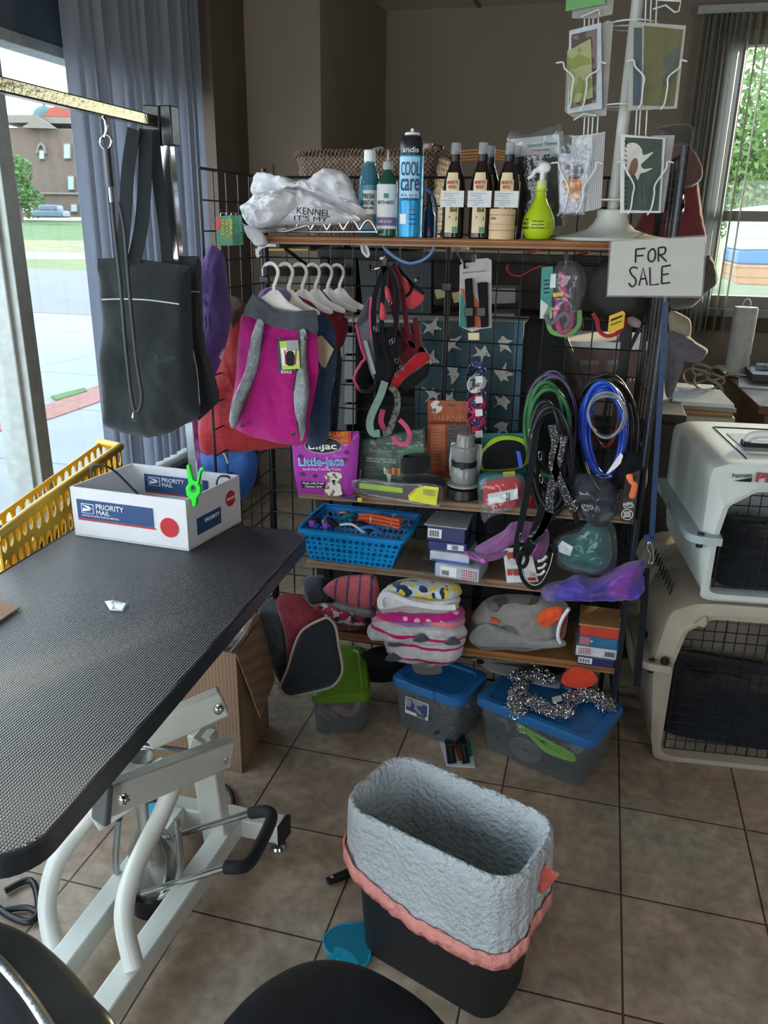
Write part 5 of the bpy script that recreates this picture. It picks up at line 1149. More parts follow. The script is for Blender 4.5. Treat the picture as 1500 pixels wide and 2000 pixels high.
obj('drawstring_tab',MB().puff(on(Pt,[(1056,1700),(1072,1690),(1078,1700),(1093,1708),(1076,1726),(1062,1745),(1052,1740)],3),FW,.006,amp=.004,fr=40),mat('coral_red_tab','#cf5f52',rough=.4),lg)
# brush handle and fly swatter
a=ZP(.012)(640,1722); b_=ZP(.012)(720,1688)
g=thing('brush_handle','black handle of a tool lying on the floor left of the bin','tool')
obj('handle',MB().tube(crv([a,a.lerp(b_,.3),b_],4),[.012]*3+[.013]*6,12,flat=.6),BLK,g,sm=60); obj('hang_hole',MB().lathe([(.003,0),(.0045,.001)],a+(b_-a)*.1+V(0,0,.0085),12),mat('grey_cap'),g)
TEAL=plastic('teal_plastic','#1795b4',rough=.4)
g=thing('fly_swatter','teal plastic fly swatter lying on the floor tiles beside the bin','fly swatter'); Z_=ZP(.01)
out=on(Z_,[(632,1838),(640,1822),(660,1808),(690,1804),(718,1802),(722,1830),(722,1870),(712,1885),(692,1893),(672,1884),(655,1868),(640,1858)],4)
obj('swatter_blade',MB().slab(out,(0,0,1),.004),mat('teal_mesh_plastic','#1795b4',rough=.4,pat=('plaid',['#1795b4','#0b5a6e','#0b5a6e'],(0,1),210,.62),nz=.03),g,sm=0)
obj('swatter_rib',MB().tube(out,.0032,6,closed=True).slab(on(Z_,[(660,1850),(650,1862),(668,1882),(700,1890),(690,1866)],3),(0,0,1),.0055),TEAL,g,sm=60)
obj('swatter_handle',MB().bar(Z_(662,1862),Z_(595,1905),.012,.006),TEAL,g,bev=.001)
# collar card on the floor
g=thing('collar_card','two black buckle collars on a white orange and teal card on the floor','package'); Z_=ZP(.003)
obj('card',MB().slab(on(Z_,[(858,1446),(920,1444),(928,1500),(872,1496)]),(0,0,1),.002),CARD,g,sm=0)
obj('orange_print',MB().slab(on(ZP(.005),[(884,1446),(900,1445),(912,1485),(896,1486)]),(0,0,1),.0006),mat('burnt_orange_print','#b4552f'),g,sm=0); obj('teal_print',MB().slab(on(ZP(.005),[(902,1444),(919,1445),(924,1476),(912,1482)]),(0,0,1),.0006),mat('deep_teal_print','#1f7f76'),g,sm=0)
for q in ([(868,1440),(884,1440),(892,1488),(874,1490)],[(894,1436),(908,1436),(918,1488),(903,1490)]):
    obj('collar',MB().slab(on(ZP(.012),q),(0,0,1),.012),BLKF,g,bev=.003); 
    x0=(q[0][0]+q[1][0])/2; obj('collar_stitch',MB().tube([ZP(.019)(x0,1442),ZP(.019)((q[2][0]+q[3][0])/2,1486)],.0006,4),INKG,g); obj('buckle',MB().slab(on(ZP(.02),[(x0-8,1446),(x0+9,1446),(x0+11,1456),(x0-6,1456)]),(0,0,1),.008),BLK,g,bev=.002)
# foreground seat, black machine bottom-left
s=MB(); out=[]
Pz=ZP(.60)
q=on(Pz,[(430,2010),(480,1955),(540,1915),(600,1892),(660,1890),(720,1905),(780,1935),(840,1975),(880,2015),(900,2080),(600,2120),(420,2080)],5)
st=thing('stool','black fabric stool seat at the bottom edge','stool')
obj('seat',MB().puff(q,(0,0,1),.03,back=1.4,K=8,p=6),fabric('black_seat_fabric','#121317',nz=.2,ns=200,sheen=0),st,sm=60)
cc=sum(q,Vector())/len(q); obj('stem',MB().tube([cc-V(0,0,.03),V(cc.x,cc.y,.06)],.025,12),BLK,st)
s=MB()
for k in range(5): a_=2*PI*k/5+.4; s.bar(V(cc.x,cc.y,.08),V(cc.x+.24*math.cos(a_),cc.y+.24*math.sin(a_),.05),.035,.02)
obj('star_base',s,BLK,st)
for k in range(5): a_=2*PI*k/5+.4; obj('castor',MB().lathe([(.02,-.012),(.025,-.008),(.025,.008),(.02,.012)],V(cc.x+.24*math.cos(a_),cc.y+.24*math.sin(a_),.025),14,axis=(math.sin(a_),-math.cos(a_),0)),BLK,st)
P=ZP(.62)
dv=thing('chair_arm','dark grey moulded plastic cover with a modelled highlight strip, bottom left corner','equipment')
q=on(P,[(-60,1800),(0,1812),(60,1838),(100,1868),(150,1915),(200,1975),(240,2040),(100,2100),(-80,2060)],5)
obj('cover',MB().puff(q,(0,0,1),.03,back=3,K=8,p=5),plastic('charcoal_moulded_plastic','#24282c',rough=.35),dv,sm=60)
obj('highlight_ridge',MB().tube(on(ZP(.655),[(-20,1860),(10,1890),(60,1950),(110,2030)],5,False),.0065,8,flat=.5),mat('satin_chrome'),dv,sm=60)  # highlight on the cover, modelled as a bright metal strip
cc=sum(q,Vector())/len(q); obj('support',MB().box((cc.x,cc.y,.27),(.1,.1,.54)).box((cc.x,cc.y,.02),(.25,.25,.04)),BLK,dv,bev=.005)
# ================================================================ PET CRATES (right)
def crate(name,label,c,rot,w,d,h,mtop,mbot,top=False,seam=.5,tp=.86,r=.05,door=None,text=None):
    g=thing(name,label,'pet crate'); M=RZ(c,rot)
    def outl(y,grow=0,n=6,sc=1):         # outline in local XZ, w wide, waist at the seam
        pts=[]
        hs=h*seam; rr_=r
        def P_(x,z): return (x,z)
        base=[(-w/2*.9,0),(w/2*.9,0),(w/2,hs),(w/2*tp+.02,h-rr_*.6),(w/2*tp-rr_,h),(-w/2*tp+rr_,h),(-w/2*tp-.02,h-rr_*.6),(-w/2,hs)]
        o=[]
        for i,(x,z) in enumerate(base):
            a=base[i-1]; b=base[(i+1)%8]; k=.12 if i in (2,7) else .22
            p=Vector((x,z)); pa=p.lerp(Vector(a),k); pb=p.lerp(Vector(b),k)
            for t in (0,.25,.5,.75,1): q=pa.lerp(p,t).lerp(p.lerp(pb,t),t); o.append(q)
        return [M@V(q.x*sc+0, y, (q.y-h/2)*sc+h/2+grow) for q in o]
    dl,dr,db,dt=door     # opening in local fractions
    def opening(y,off=0):
        o=[]
        base=[(-w/2*dl-off,h*db-off),(w/2*dl+off,h*db-off),(w/2*dl+off,h*(seam)),(w/2*dr+off,h*dt-.04),(w/2*dr-.06,h*dt+off),(-w/2*dr+.06,h*dt+off),(-w/2*dr-off,h*dt-.04),(-w/2*dl-off,h*seam)]
        for i,(x,z) in enumerate(base):
            a=base[i-1]; b=base[(i+1)%8]; k=.1
            p=Vector((x,z)); pa=p.lerp(Vector(a),k); pb=p.lerp(Vector(b),k)
            for t in (0,.25,.5,.75,1): q=pa.lerp(p,t).lerp(p.lerp(pb,t),t); o.append(q)
        return [M@V(q.x,y,q.y) for q in o]
    s=MB().loft([outl(d,0,sc=.9),outl(d-.02,0),outl(.03,0),outl(.006,0,sc=.985),opening(.0,.028),opening(-.006,.02),opening(-.004,.006),opening(.03,.0),outl(.05,0,sc=.9),outl(d-.03,0,sc=.9)])
    o=obj('shell',s,mtop,g,sm=40)
    # flange along the seam
    fl=[M@V(x,y,h*seam) for x,y in ((-w/2+.05,-.012),(-w/2-.002,-.006),(-w/2-.014,.012),(-w/2-.012,d*.5),(-w/2-.012,d))]
    obj('seam_flange',MB().ribbon(crv(fl[:3],3)[:-1]+fl[2:],.05,.022,nrm=(0,0,1)),mbot,g,bev=.004)
    fl=[M@V(-x,y,h*seam) for x,y in ((-w/2+.05,-.012),(-w/2-.002,-.006),(-w/2-.014,.012),(-w/2-.012,d*.5),(-w/2-.012,d))]
    obj('seam_flange',MB().ribbon(crv(fl[:3],3)[:-1]+fl[2:],.05,.022,nrm=(0,0,1)),mbot,g,bev=.004)
    dm=MB(); nW=int(w*dl/.030); 
    for i in range(nW+1):
        x=-w/2*dl+.01+ (w*dl-.02)*i/nW; zt__=h*dt-.008 if abs(x)<w/2*dr-.03 else h*dt-.05-(abs(x)-(w/2*dr-.03))*2.2
        dm.tube([M@V(x,.022,h*db+.004),M@V(x,.022,zt__)],.0016 if i%4 else .0028,6)
    nH=int(h*(dt-db)/.032)
    for j in range(nH+1):
        z=h*db+.008+(h*(dt-db)-.02)*j/nH; xx=w/2*dl-.008 if z<h*seam else w/2*dl-.008-(w/2*(dl-dr))*(z-h*seam)/(h*(dt-seam))
        dm.tube([M@V(-xx,.019,z),M@V(xx,.019,z)],.0016,6)
    obj('blanket',MB().puff([M@V(x,y,.03) for x,y in rr(w*.8,d*.8,.06,4)] and [M@V(x,y+d*.52,.03+.02*math.sin(x*20)) for x,y in rr(w*.8,d*.8,.06,4)],(0,0,1),.09,back=.1,amp=.05,fr=9),fabric('dark_blanket','#23272d'),g,sm=60)  # dark blanket put into both crates, also to darken their interiors
    obj('wire_door',dm,WIRE,g,sm=60)
    vs=MB(); n0=9
    for i in range(n0):
        for j in range(2):
            y=.10+i*.036; zz=h*(seam+.16+.18*j)-i*.001; xs=-(w/2*(1-(1-tp)*(zz/h-seam)/(1-seam)))
            if y>d-.06: continue
            vs.tube([M@V(xs-.0005,y,zz-.022),M@V(xs+.008,y+.006,zz+.028)],.0028,6)
    obj('vent_slots',vs,BLK,g)
    for xx in (-w/2-.004,): 
        obj('latch',MB().box(M@V(xx,-.012,h*seam-.005),(.018,.012,.045)),BLK,g,bev=.003)
    return g,M
GW=plastic('pale_grey_crate','#c3cac6',rough=.38,nz=.06,ns=8); GB_=plastic('grey_blue_crate','#a3b3b5',rough=.4,nz=.05)
TN=plastic('beige_crate','#a39886',rough=.45,nz=.06,ns=8)
z0=.54
c1_=YP(2.24)(1352,1100)
g1,M1=crate('pet_crate','pale grey pet carrier with a wire door stacked on the beige crate',(.575,2.25,.545),math.radians(7),.50,.52,.405,GW,GB_,seam=.47,door=(.80,.74,.07,.80),tp=.93,r=.03)
h1=.405
# top lid details of the pale crate
def loc(M,x,y,z): return M@V(x,y,z)
zt1=h1
obj('lid_seam',MB().tube([loc(M1,-.15,.42,h1+.001),loc(M1,-.15,.05,h1+.001)],.002,5).tube([loc(M1,.15,.42,h1+.001),loc(M1,.15,.05,h1+.001)],.002,5).tube([loc(M1,-.15,.42,h1+.001),loc(M1,.15,.42,h1+.001)],.002,5),BLK,g1)
obj('handle_recess',MB().box8([loc(M1,x,y,h1-.001) for x,y in ((-.13,.17),(.13,.17),(.13,.34),(-.13,.34))],[loc(M1,x,y,h1+.002) for x,y in ((-.13,.17),(.13,.17),(.13,.34),(-.13,.34))]),mat('recess_grey','#7d8789',rough=.4),g1,sm=0)
s=MB(); 
s.tube(crv([loc(M1,-.11,.20,h1+.004),loc(M1,-.10,.20,h1+.03),loc(M1,-.04,.20,h1+.036),loc(M1,.02,.20,h1+.03),loc(M1,.03,.20,h1+.004)],5),.008,8,flat=1.4); obj('carry_handle',s,WHITE,g1,sm=60)
s=MB().box8([loc(M1,x,y,h1+.002) for x,y in ((-.12,.17),(.035,.17),(.035,.23),(-.12,.23))],[loc(M1,x,y,h1+.014) for x,y in ((-.12,.175),(.035,.175),(.035,.225),(-.12,.225))]); obj('handle_base',s,BLK,g1,sm=0,bev=.002)
nf=(M1.to_3x3()@V(0,-1,0)).normalized()
za_=h1*.865
pa=loc(M1,-.125,-.0,za_); pb=loc(M1,-.035,-.0,za_); 
yo=.004
lettering('PET',mat('maroon_print','#a3303c',rough=.5),g1,loc(M1,-.135,.004,za_+.008)+nf*.006,loc(M1,-.06,.004,za_+.008)+nf*.006,nf,.026,bold=.03,off=.003)
lettering('Petmate',INKB,g1,loc(M1,-.195,.004,za_+.014)+nf*.006,loc(M1,-.145,.004,za_+.02)+nf*.006,nf,.012,off=.003)
obj('logo_triangle',MB().slab([loc(M1,x,.004,za_+z)+nf*.009 for x,z in ((-.19,.006),(-.145,.006),(-.145,.018))],nf,.001),INKB,g1,sm=0)
g2_,M2=crate('pet_crate','larger beige pet kennel with wire door on the floor under the pale grey one',(.575,2.24,.0),math.radians(6),.66,.60,.54,TN,TN,seam=.62,door=(.80,.73,.05,.90),tp=.86,r=.06)
obj('turn_knob',MB().lathe([(.012,0),(.012,.014),(.008,.018)],loc(M2,-.30,-.02,.54*.62+.012),12),BLK,g2_)
obj('turn_knob',MB().lathe([(.014,0),(.014,.012),(.008,.016)],loc(M2,-.335,.14,.54*.62+.012),12),BLK,g2_)
obj('door_hook',MB().slab([loc(M2,x,-.012,z) for x,z in ((-.235,.475),(-.21,.50),(-.205,.505),(-.2,.485),(-.205,.47))],nf,.012),TN,g2_,bev=.002)
# ================================================================ HUNG GOODS ON THE RACK
HWP=mat('frosted_white_hanger','#d9d8d4',rough=.3,nz=.04)
rail_a=YP(2.02)(517,530); rail_b=V(YP(2.02)(517,530).x+.09,YG-.005,rail_a.z-.02)
solo('hanger_rail',MB().bar(rail_a,rail_b,.012,.024).box(rail_b,(.03,.01,.08)),BLK,'black hook rail jutting from the rack, carrying the white coat hangers','hook',bev=.002)
def hanger(i,Y,label):
    t=(Y-2.02)/(YG-.005-2.02); c=rail_a.lerp(rail_b,t); s=MB()
    pts=[c+V(x,0,z) for x,z in ((-.022,-.012),(-.022,.004),(-.012,.018),(.004,.02),(.016,.01),(.019,-.004),(.013,-.022),(.006,-.04),(.008,-.06))]
    s.ribbon(crv(pts,5),.0085,.006)
    b=c+V(.008,0,-.06)
    s.puff(crv([b+V(x,0,z) for x,z in ((-.01,.012),(.01,.012),(.04,-.018),(.085,-.04),(.08,-.052),(.03,-.04),(-.01,-.032),(-.06,-.03),(-.062,-.02),(-.03,-.002))],3,True),FW,.003,back=1,K=3)
    return solo('coat_hanger',s,HWP,label,'hanger','white plastic hangers on the rack hook rail',sm=60)
HY=[2.05,2.12,2.19,2.26,2.33,2.40]
for i,Y in enumerate(HY): hanger(i,Y,('frontmost white hanger holding the magenta dog coat','second white hanger from the front, behind the magenta coat','third white hanger from the front of the hook rail','fourth white hanger from the front of the hook rail','fifth white hanger, near the dark red coat','rearmost white hanger nearest the wire grid')[i])
solo('coat_hanger',MB().ribbon(on(YP(2.3),[(506,502),(503,494),(508,484),(522,478),(540,478)],4,False),.011,.006),HWP,'spare white hanger hook just under the left end of the top board','hanger',sm=60)
solo('coat_hanger',MB().ribbon(on(YP(2.4),[(706,474),(708,490),(716,500),(720,498),(718,486),(712,476)],4,False),.007,.005),HWP,'narrow white plastic hook hanging behind the blue cord','hook',sm=60)
# magenta coat
MAG=fabric('magenta_fleece','#b8217f',bs=10); GRF=fabric('charcoal_fleece','#4d5359',bs=12); REF=mat('reflective_grey','#8e9699',rough=.35,nz=.12,ns=25,bump=.6,bs=20)
g=thing('dog_coat','magenta dog coat with grey reflective stripes on the front hanger','dog coat','dog coats on the hook rail')
PC=YP(2.05)
cloth('coat_body',[(477,612),(520,632),(612,632),(618,640),(622,720),(612,780),(604,820),(596,864),(560,868),(520,860),(480,848),(450,830),(449,805),(460,745),(464,690),(468,640)],PC,FW,.03,MAG,'','',par=g,amp=.016,fr=14,sm=4,back=.6,p=3)
cloth('collar',[(492,576),(500,578),(530,600),(570,607),(614,605),(620,625),(618,650),(580,648),(530,636),(492,620),(476,612)],YP(2.035),FW,.02,GRF,'','',par=g,amp=.012,fr=25,sm=4,p=3)
def stripe(q): 
    o=obj('reflective_stripe',MB().puff(on(YP(2.012),q,4),(0,-1,0),.016,back=.6,amp=.008,fr=22,K=4,p=4),REF,g,sm=60)
stripe([(500,628),(516,634),(508,690),(500,730),(484,775),(470,810),(456,836),(449,828),(449,808),(462,765),(478,730),(490,690)])
stripe([(585,648),(598,648),(598,700),(604,760),(600,800),(594,850),(586,858),(576,800),(574,760),(582,700)])
obj('piping',MB().tube(on(YP(2.000),[(516,634),(509,690),(501,730),(485,776),(471,812),(457,838)],4,False),.0014,6).tube(on(YP(2.000),[(585,648),(582,700),(574,762),(577,805),(586,858)],4,False),.0014,6),BLK,g,sm=60)
for q in ((474,830),(573,846),(546,662),(598,660)): obj('snap_button',MB().lathe([(.006,0),(.006,.003),(.003,.004)],YP(2.000)(*q),14,axis=FW),BLK,g)
tg=obj('swing_tag',MB().slab(on(YP(1.988),[(543,666),(546,664),(576,666),(578,724),(544,726)]),FW,.002),mat('navy_tag','#24365c'),g,sm=0)
obj('tag_panel',MB().slab(on(YP(1.986),[(546,667),(583,664),(586,720),(551,722)]),FW,.001),mat('lime_print','#b6d437',rough=.5),tg,sm=0); obj('tag_panel',MB().slab(on(YP(1.9845),[(549,680),(580,678),(582,712),(552,714)]),FW,.001),INKW,tg,sm=0)
obj('tag_grey',MB().slab(on(YP(1.983),[(560,665),(582,664),(583,684),(560,686)]),FW,.001),mat('tag_grey','#9a9da0'),tg,sm=0); obj('dog_print',MB().slab(on(YP(1.9825),[(560,688),(573,688),(575,712),(560,712)],3),FW,.001),INKB,tg,sm=0); obj('strap_print',MB().slab(on(YP(1.982),[(555,684),(557,684),(560,712),(557,712)]),FW,.001).slab(on(YP(1.982),[(577,682),(579,682),(578,712),(575,712)]),FW,.001),INKR,tg,sm=0)
ptext('BONUS',INKW,g,(550,729),(570,729),YP(1.983),h=6)
# coats behind
PUR=fabric('lilac_fleece','#7c6a9a'); MAR=fabric('maroon_fleece','#7a2630'); NAV=fabric('navy_fleece','#2c3f58'); 
cloth('dog_coat',[(508,570),(530,560),(560,566),(570,580),(555,600),(520,600),(505,585)],YP(2.12),FW,.02,PUR,'lilac dog coat peeking out behind the front hanger','dog coat','dog coats on the hook rail')
cloth('dog_coat',[(574,572),(585,568),(620,590),(640,620),(650,650),(640,700),(630,780),(600,800),(600,700),(590,620)],YP(2.20),FW,.02,MAR,'maroon dog coat with a rounded shoulder behind the magenta coat','dog coat','dog coats on the hook rail',p=3)
cloth('dog_coat',[(612,618),(628,612),(650,635),(658,680),(655,730),(645,790),(640,860),(600,866),(606,760),(612,680)],YP(2.14),FW,.018,NAV,'navy dog coat hanging at the right of the magenta coat','dog coat','dog coats on the hook rail',p=3)
solo('price_tag',MB().slab(on(YP(2.105),[(614,660),(628,655),(652,682),(636,718),(628,716),(616,690)]),FW,.002),mat('tan_tag','#b3a486',rough=.7),'tan cardboard tag on the navy dog coat','tag',sm=0)
cloth('dog_coat',[(618,572),(628,566),(650,590),(676,616),(680,630),(672,670),(650,690),(640,640),(620,600)],YP(2.30),FW,.02,fabric('wine_fleece','#6c1f2c'),'wine red dog coat rearmost on the hook rail','dog coat','dog coats on the hook rail',p=3)
cloth('dog_coat',[(650,640),(668,670),(665,760),(655,860),(636,862),(645,760)],YP(2.32),FW,.02,fabric('dark_navy_fleece','#222d42'),'dark navy dog coat behind the others','dog coat','dog coats on the hook rail',p=3)
# purple garment far left, quilted red and blue coats
cloth('purple_fleece',[(412,478),(425,485),(438,500),(446,560),(452,620),(440,680),(426,720),(416,735),(400,690),(393,600),(390,540),(400,500)],YP(2.03),FW,.035,fabric('purple_fleece','#5d4680'),'purple fleece coat hung on the left side panel beside the black tote','dog coat',amp=.016,fr=16,p=3)
solo('plastic_tip',MB().puff(on(YP(2.0),[(390,545),(404,540),(412,552),(406,566),(394,575),(388,560)],3),FW,.008,amp=.006,fr=60),film(),'clear plastic wrap end poking out by the purple fleece','wrap',sm=60)
cloth('brown_fleece',[(445,580),(465,582),(482,600),(470,622),(452,640),(444,610)],YP(2.12),FW,.02,fabric('brown_fleece','#6e5a50'),'brown fleece collar between the purple and magenta coats','dog coat')
QR=fabric('quilted_red','#9c2129',rough=.6,pat=('plaid',['#9c2129','#7c1820','#7c1820'],(0,2),14,.965))
QB=fabric('quilted_blue','#2a5a9c',rough=.6,bs=12)
cloth('quilted_coat',[(440,610),(475,610),(520,700),(560,800),(590,860),(560,872),(500,880),(440,884),(392,884),(388,800),(392,730),(415,720),(430,680)],YP(2.16),FW,.03,QR,'red quilted dog coat hanging behind the magenta coat','dog coat',amp=.01,fr=18,p=3,sm=3)
cloth('quilted_coat',[(370,888),(400,884),(470,878),(500,885),(502,920),(492,955),(475,975),(440,978),(400,960),(372,930)],YP(2.20),FW,.035,QB,'blue quilted coat below the red quilted coat','dog coat',amp=.014,fr=14,p=3)
solo('drawstring',MB().tube(on(YP(2.12),[(436,884),(441,892),(445,905)],3,False),.0025,6),mat('cream_cord','#cfcabb'),'short cream drawstring on the blue quilted coat','cord',sm=60)
# ---------------------------------------------------------------- harness cluster 1 (black mesh with pink trim)
CO=fabric('coral_mesh','#d84a52',bs=40,bump=.2); DKR=fabric('deep_red_mesh','#a81e2a',bs=40,bump=.2); PINK=plastic('hot_pink_trim','#e0467c',rough=.6); MESH=fabric('grey_mesh','#4b4e55',bs=60,bump=.2)
def hk_(px,py,n='rack_hook'): p=YP(YG-.01)(px,py); q=p+V(0,-.16,-.005); return solo(n,MB().tube([p,q,q+V(0,-.008,.014)],.0032,8).box(p,(.012,.012,.05)),BLK,None,None)
def hook(px,py,label): 
    o=hk_(px,py); tag(o,label,'hook','black hooks on the wire grid'); return o
hook(752,520,'black hook carrying the black and pink harnesses'); hook(925,515,'black hook carrying the carded collar pair'); hook(1105,510,'black hook carrying the pink bagged leash'); hook(930,720,'short hook carrying the narrow stack of collars'); hook(1075,745,'hook carrying the green and black leash coils'); hook(1180,742,'hook carrying the blue leash coils')
# spare hook tips
for px,py,l in ((745,505,'empty hook with a brass tip above the harness bunch'),(812,547,'empty hook with a white tip right of the harness bunch')):
    p=YP(YG-.01)(px+6,py-4); q=YP(YG-.12)(px,py); g=thing('rack_hook',l,'hook','black hooks on the wire grid'); obj('hook_arm',MB().tube([p,q],.003,8),BLK,g,sm=60); obj('hook_tip',MB().lathe([(.002,-.004),(.005,0),(.004,.006)],q,12,axis=FW),mat('cream_cord'),g)
g=thing('dog_harness','black mesh dog harness with bright pink trim, left in the hanging bunch','harness'); 
a=YP(2.26)
cloth('mesh_vest',[(727,575),(728,610),(726,640),(714,640),(708,650),(695,635),(700,620),(712,595)],a,FW,.015,MESH,'','',par=g,amp=.006)
cloth('mesh_vest',[(700,637),(728,620),(735,680),(740,725),(730,742),(716,700),(706,665)],YP(2.25),FW,.014,fabric('light_grey_mesh','#6d7079',bs=60,bump=.2),'','',par=g,amp=.006)
s=MB(); s.tube(on(YP(2.235),[(726,580),(723,610),(724,640),(727,660)],4,False),.004,6).tube(on(YP(2.235),[(695,634),(699,650),(706,680),(713,700),(706,708),(696,726),(692,740),(698,755),(708,765),(724,762)],5,False),.004,6).tube(on(YP(2.235),[(748,541),(740,550),(736,560)],3,False),.005,6)
obj('pink_trim',s,PINK,g,sm=60)
cloth('lower_band',[(697,755),(716,762),(735,748),(742,752),(730,766),(714,768),(700,762)],YP(2.24),FW,.01,BLKF,'','',par=g)
obj('grey_ribbon',MB().ribbon(on(YP(2.225),[(713,665),(720,690),(727,715),(731,730)],3,False),.011,.002),mat('silver_ribbon','#9a9fa0',rough=.5),g)
def straps(lst,Y,w,m,par,name='strap',th=.003):
    for q in lst: obj(name,MB().ribbon(on(YP(Y),q,5,False),w,th),m,par,sm=50)
straps([[(752,520),(742,545),(732,580),(730,640),(738,700),(736,745)],[(752,520),(750,560),(745,600),(748,660),(760,720),(752,745)],[(756,522),(772,550),(776,600),(772,650),(780,690)]],2.23,.013,BLKF,g)
cloth('padded_back',[(732,655),(770,640),(778,690),(770,742),(748,752),(735,720)],YP(2.245),FW,.014,BLKF,'','',par=g,amp=.01)
g=thing('dog_harness','black and red harness with coral panels, right in the hanging bunch','harness')
cloth('coral_panel',[(780,530),(795,548),(806,562),(828,576),(820,594),(800,604),(790,580),(784,555)],YP(2.30),FW,.012,CO,'','',par=g,amp=.004)
straps([[(768,516),(790,536),(804,556),(800,572),(790,580)],[(776,520),(796,545),(828,574)]],2.285,.008,BLKF,g)
cloth('inner_panel',[(744,590),(752,600),(755,620),(745,625),(742,608)],YP(2.222),FW,.008,CO,'','',par=g)
cloth('inner_panel',[(752,560),(758,562),(764,580),(762,590),(754,580)],YP(2.222),FW,.006,CO,'','',par=g)
straps([[(770,518),(784,560),(792,620),(800,660),(812,690)],[(762,520),(765,580),(775,640),(770,700)],[(776,650),(800,670),(820,680),(830,690)],[(810,620),(816,650),(822,680),(836,700)]],2.27,.014,fabric('dark_red_webbing','#5b1d24'),g)
cloth('red_loop',[(760,740),(772,730),(798,705),(815,690),(832,688),(840,700),(830,712),(806,728),(790,742),(775,762),(764,760)],YP(2.25),FW,.014,DKR,'','',par=g,amp=.006)
cloth('black_lining',[(770,760),(790,742),(815,724),(838,708),(836,730),(820,748),(800,762),(778,772)],YP(2.255),FW,.012,BLKF,'','',par=g,amp=.006)
cloth('dark_panel',[(786,640),(812,648),(830,680),(812,705),(790,715),(775,690)],YP(2.29),FW,.012,fabric('dark_red_webbing'),'','',par=g)
for q in ((752,620),(733,642),(737,643),(764,668),(768,665),(775,705),(784,718),(788,720),(775,732),(762,590)): obj('metal_ring',MB().tube([YP(2.212)(q[0]+3.2*math.cos(k*PI/6),q[1]+5*math.sin(k*PI/6)) for k in range(12)],.0011,6,closed=True),CHR,g,sm=60)
g=thing('dog_harness','sage green and grey step-in harness loop hanging lowest in the bunch','harness')
straps([[(752,745),(742,775),(730,800),(722,825),(727,845),(742,846)]],2.22,.022,fabric('sage_strap','#7f9c8e',bs=30),g,'sage_loop'); straps([[(738,770),(724,800),(717,830),(722,850),(735,858)]],2.228,.006,BLKF,g,'binding')
straps([[(762,755),(775,770),(776,795),(768,820),(760,842),(748,846)]],2.215,.018,fabric('sage_grey_mesh','#6f756c',bs=40,pat=('blobs',['#6f756c','#474c46'],90,.52)),g,'grey_loop')
straps([[(748,800),(744,822),(752,840)]],2.235,.016,fabric('dusty_pink','#b0436a'),g,'pink_lining')
solo('pink_collar',MB().ribbon(on(YP(2.22),[(780,820),(792,832),(800,848),(796,864),(784,868),(772,862),(768,852)],5,False),.013,.003,nrm=(.3,-1,0)),fabric('rose_webbing','#d0567c'),'rose pink webbing loop hanging below the harness bunch','collar',sm=50)
# ---------------------------------------------------------------- collar pair on card
g=thing('collar_card','two black collars on a grey orange and teal hanging card','package')
P=YP(2.33)
obj('card',MB().slab(on(P,[(898,518),(904,514),(928,512),(930,506),(952,504),(960,508),(960,640),(940,642),(922,648),(903,640),(897,636)]),(0,1,0),.003),mat('grey_card','#b7b4b2',rough=.7),g,sm=0)
obj('teal_print',MB().slab(on(YP(2.328),[(899,570),(915,600),(916,642),(898,638)]),(0,1,0),.001),mat('deep_teal_print','#1f7f76'),g,sm=0); obj('orange_print',MB().slab(on(YP(2.3275),[(899,562),(924,572),(938,600),(940,640),(918,640),(908,590)]),(0,1,0),.001),mat('burnt_orange_print','#b4552f'),g,sm=0)
for q in ([(908,545),(922,543),(926,638),(912,640)],[(932,552),(952,551),(954,638),(940,640)]):
    obj('collar',MB().slab(on(YP(2.318),q),(0,1,0),.014),BLKF,g,bev=.003); x=q[0][0]; obj('buckle',MB().slab(on(YP(2.308),[(x-1,y) for y in (600,618)][::1]+[(x+17,618),(x+17,600)]),(0,1,0),.008),BLK,g,bev=.002)
obj('size_tag',MB().slab(on(YP(2.326),[(914,650),(936,650),(936,664),(915,664)]),(0,1,0),.001),mat('cream_label'),g,sm=0)
ptext('ADJUSTABLE COLLAR SET',INKG,g,(904,534),(950,530),YP(2.327),h=3)
# ---------------------------------------------------------------- bagged pink leash with teal card
g=thing('teal_card','teal and white hang card behind the pink bagged leash','card')
obj('card',MB().slab(on(YP(2.42),[(1058,522),(1080,520),(1080,560),(1076,620),(1054,622)]),(0,1,0),.003),mat('teal_print','#4fa7a1'),g,sm=0); obj('white_part',MB().slab(on(YP(2.418),[(1056,585),(1066,592),(1078,604),(1077,622),(1055,622)]),(0,1,0),.002),INKW,g,sm=0)
for k in range(4): obj('bullet_line',MB().slab(on(YP(2.416),[(1062,547+8*k),(1072,546+8*k),(1072,548+8*k),(1062,549+8*k)]),(0,1,0),.001),INKB,g)
g=thing('bagged_leash','pink and grey leashes in a clear hanging bag with a green buckle','leash')
for k,(m_,q) in enumerate(((fabric('magenta_cord','#c03a72'),[(1098,530),(1100,560),(1092,600),(1100,640),(1108,600),(1102,560)]),(fabric('purple_cord','#7c3f7a'),[(1088,580),(1096,610),(1102,650),(1098,610)]),(fabric('charcoal_cord','#45474c'),[(1118,520),(1130,540),(1128,590),(1118,600),(1122,560)]),(fabric('magenta_cord'),[(1094,590),(1086,612),(1096,648),(1112,640),(1116,610)]))):
    obj('leash_cord',MB().tube(on(YP(2.32-.01*k),q,6,False),.008,8),m_,g,sm=60)
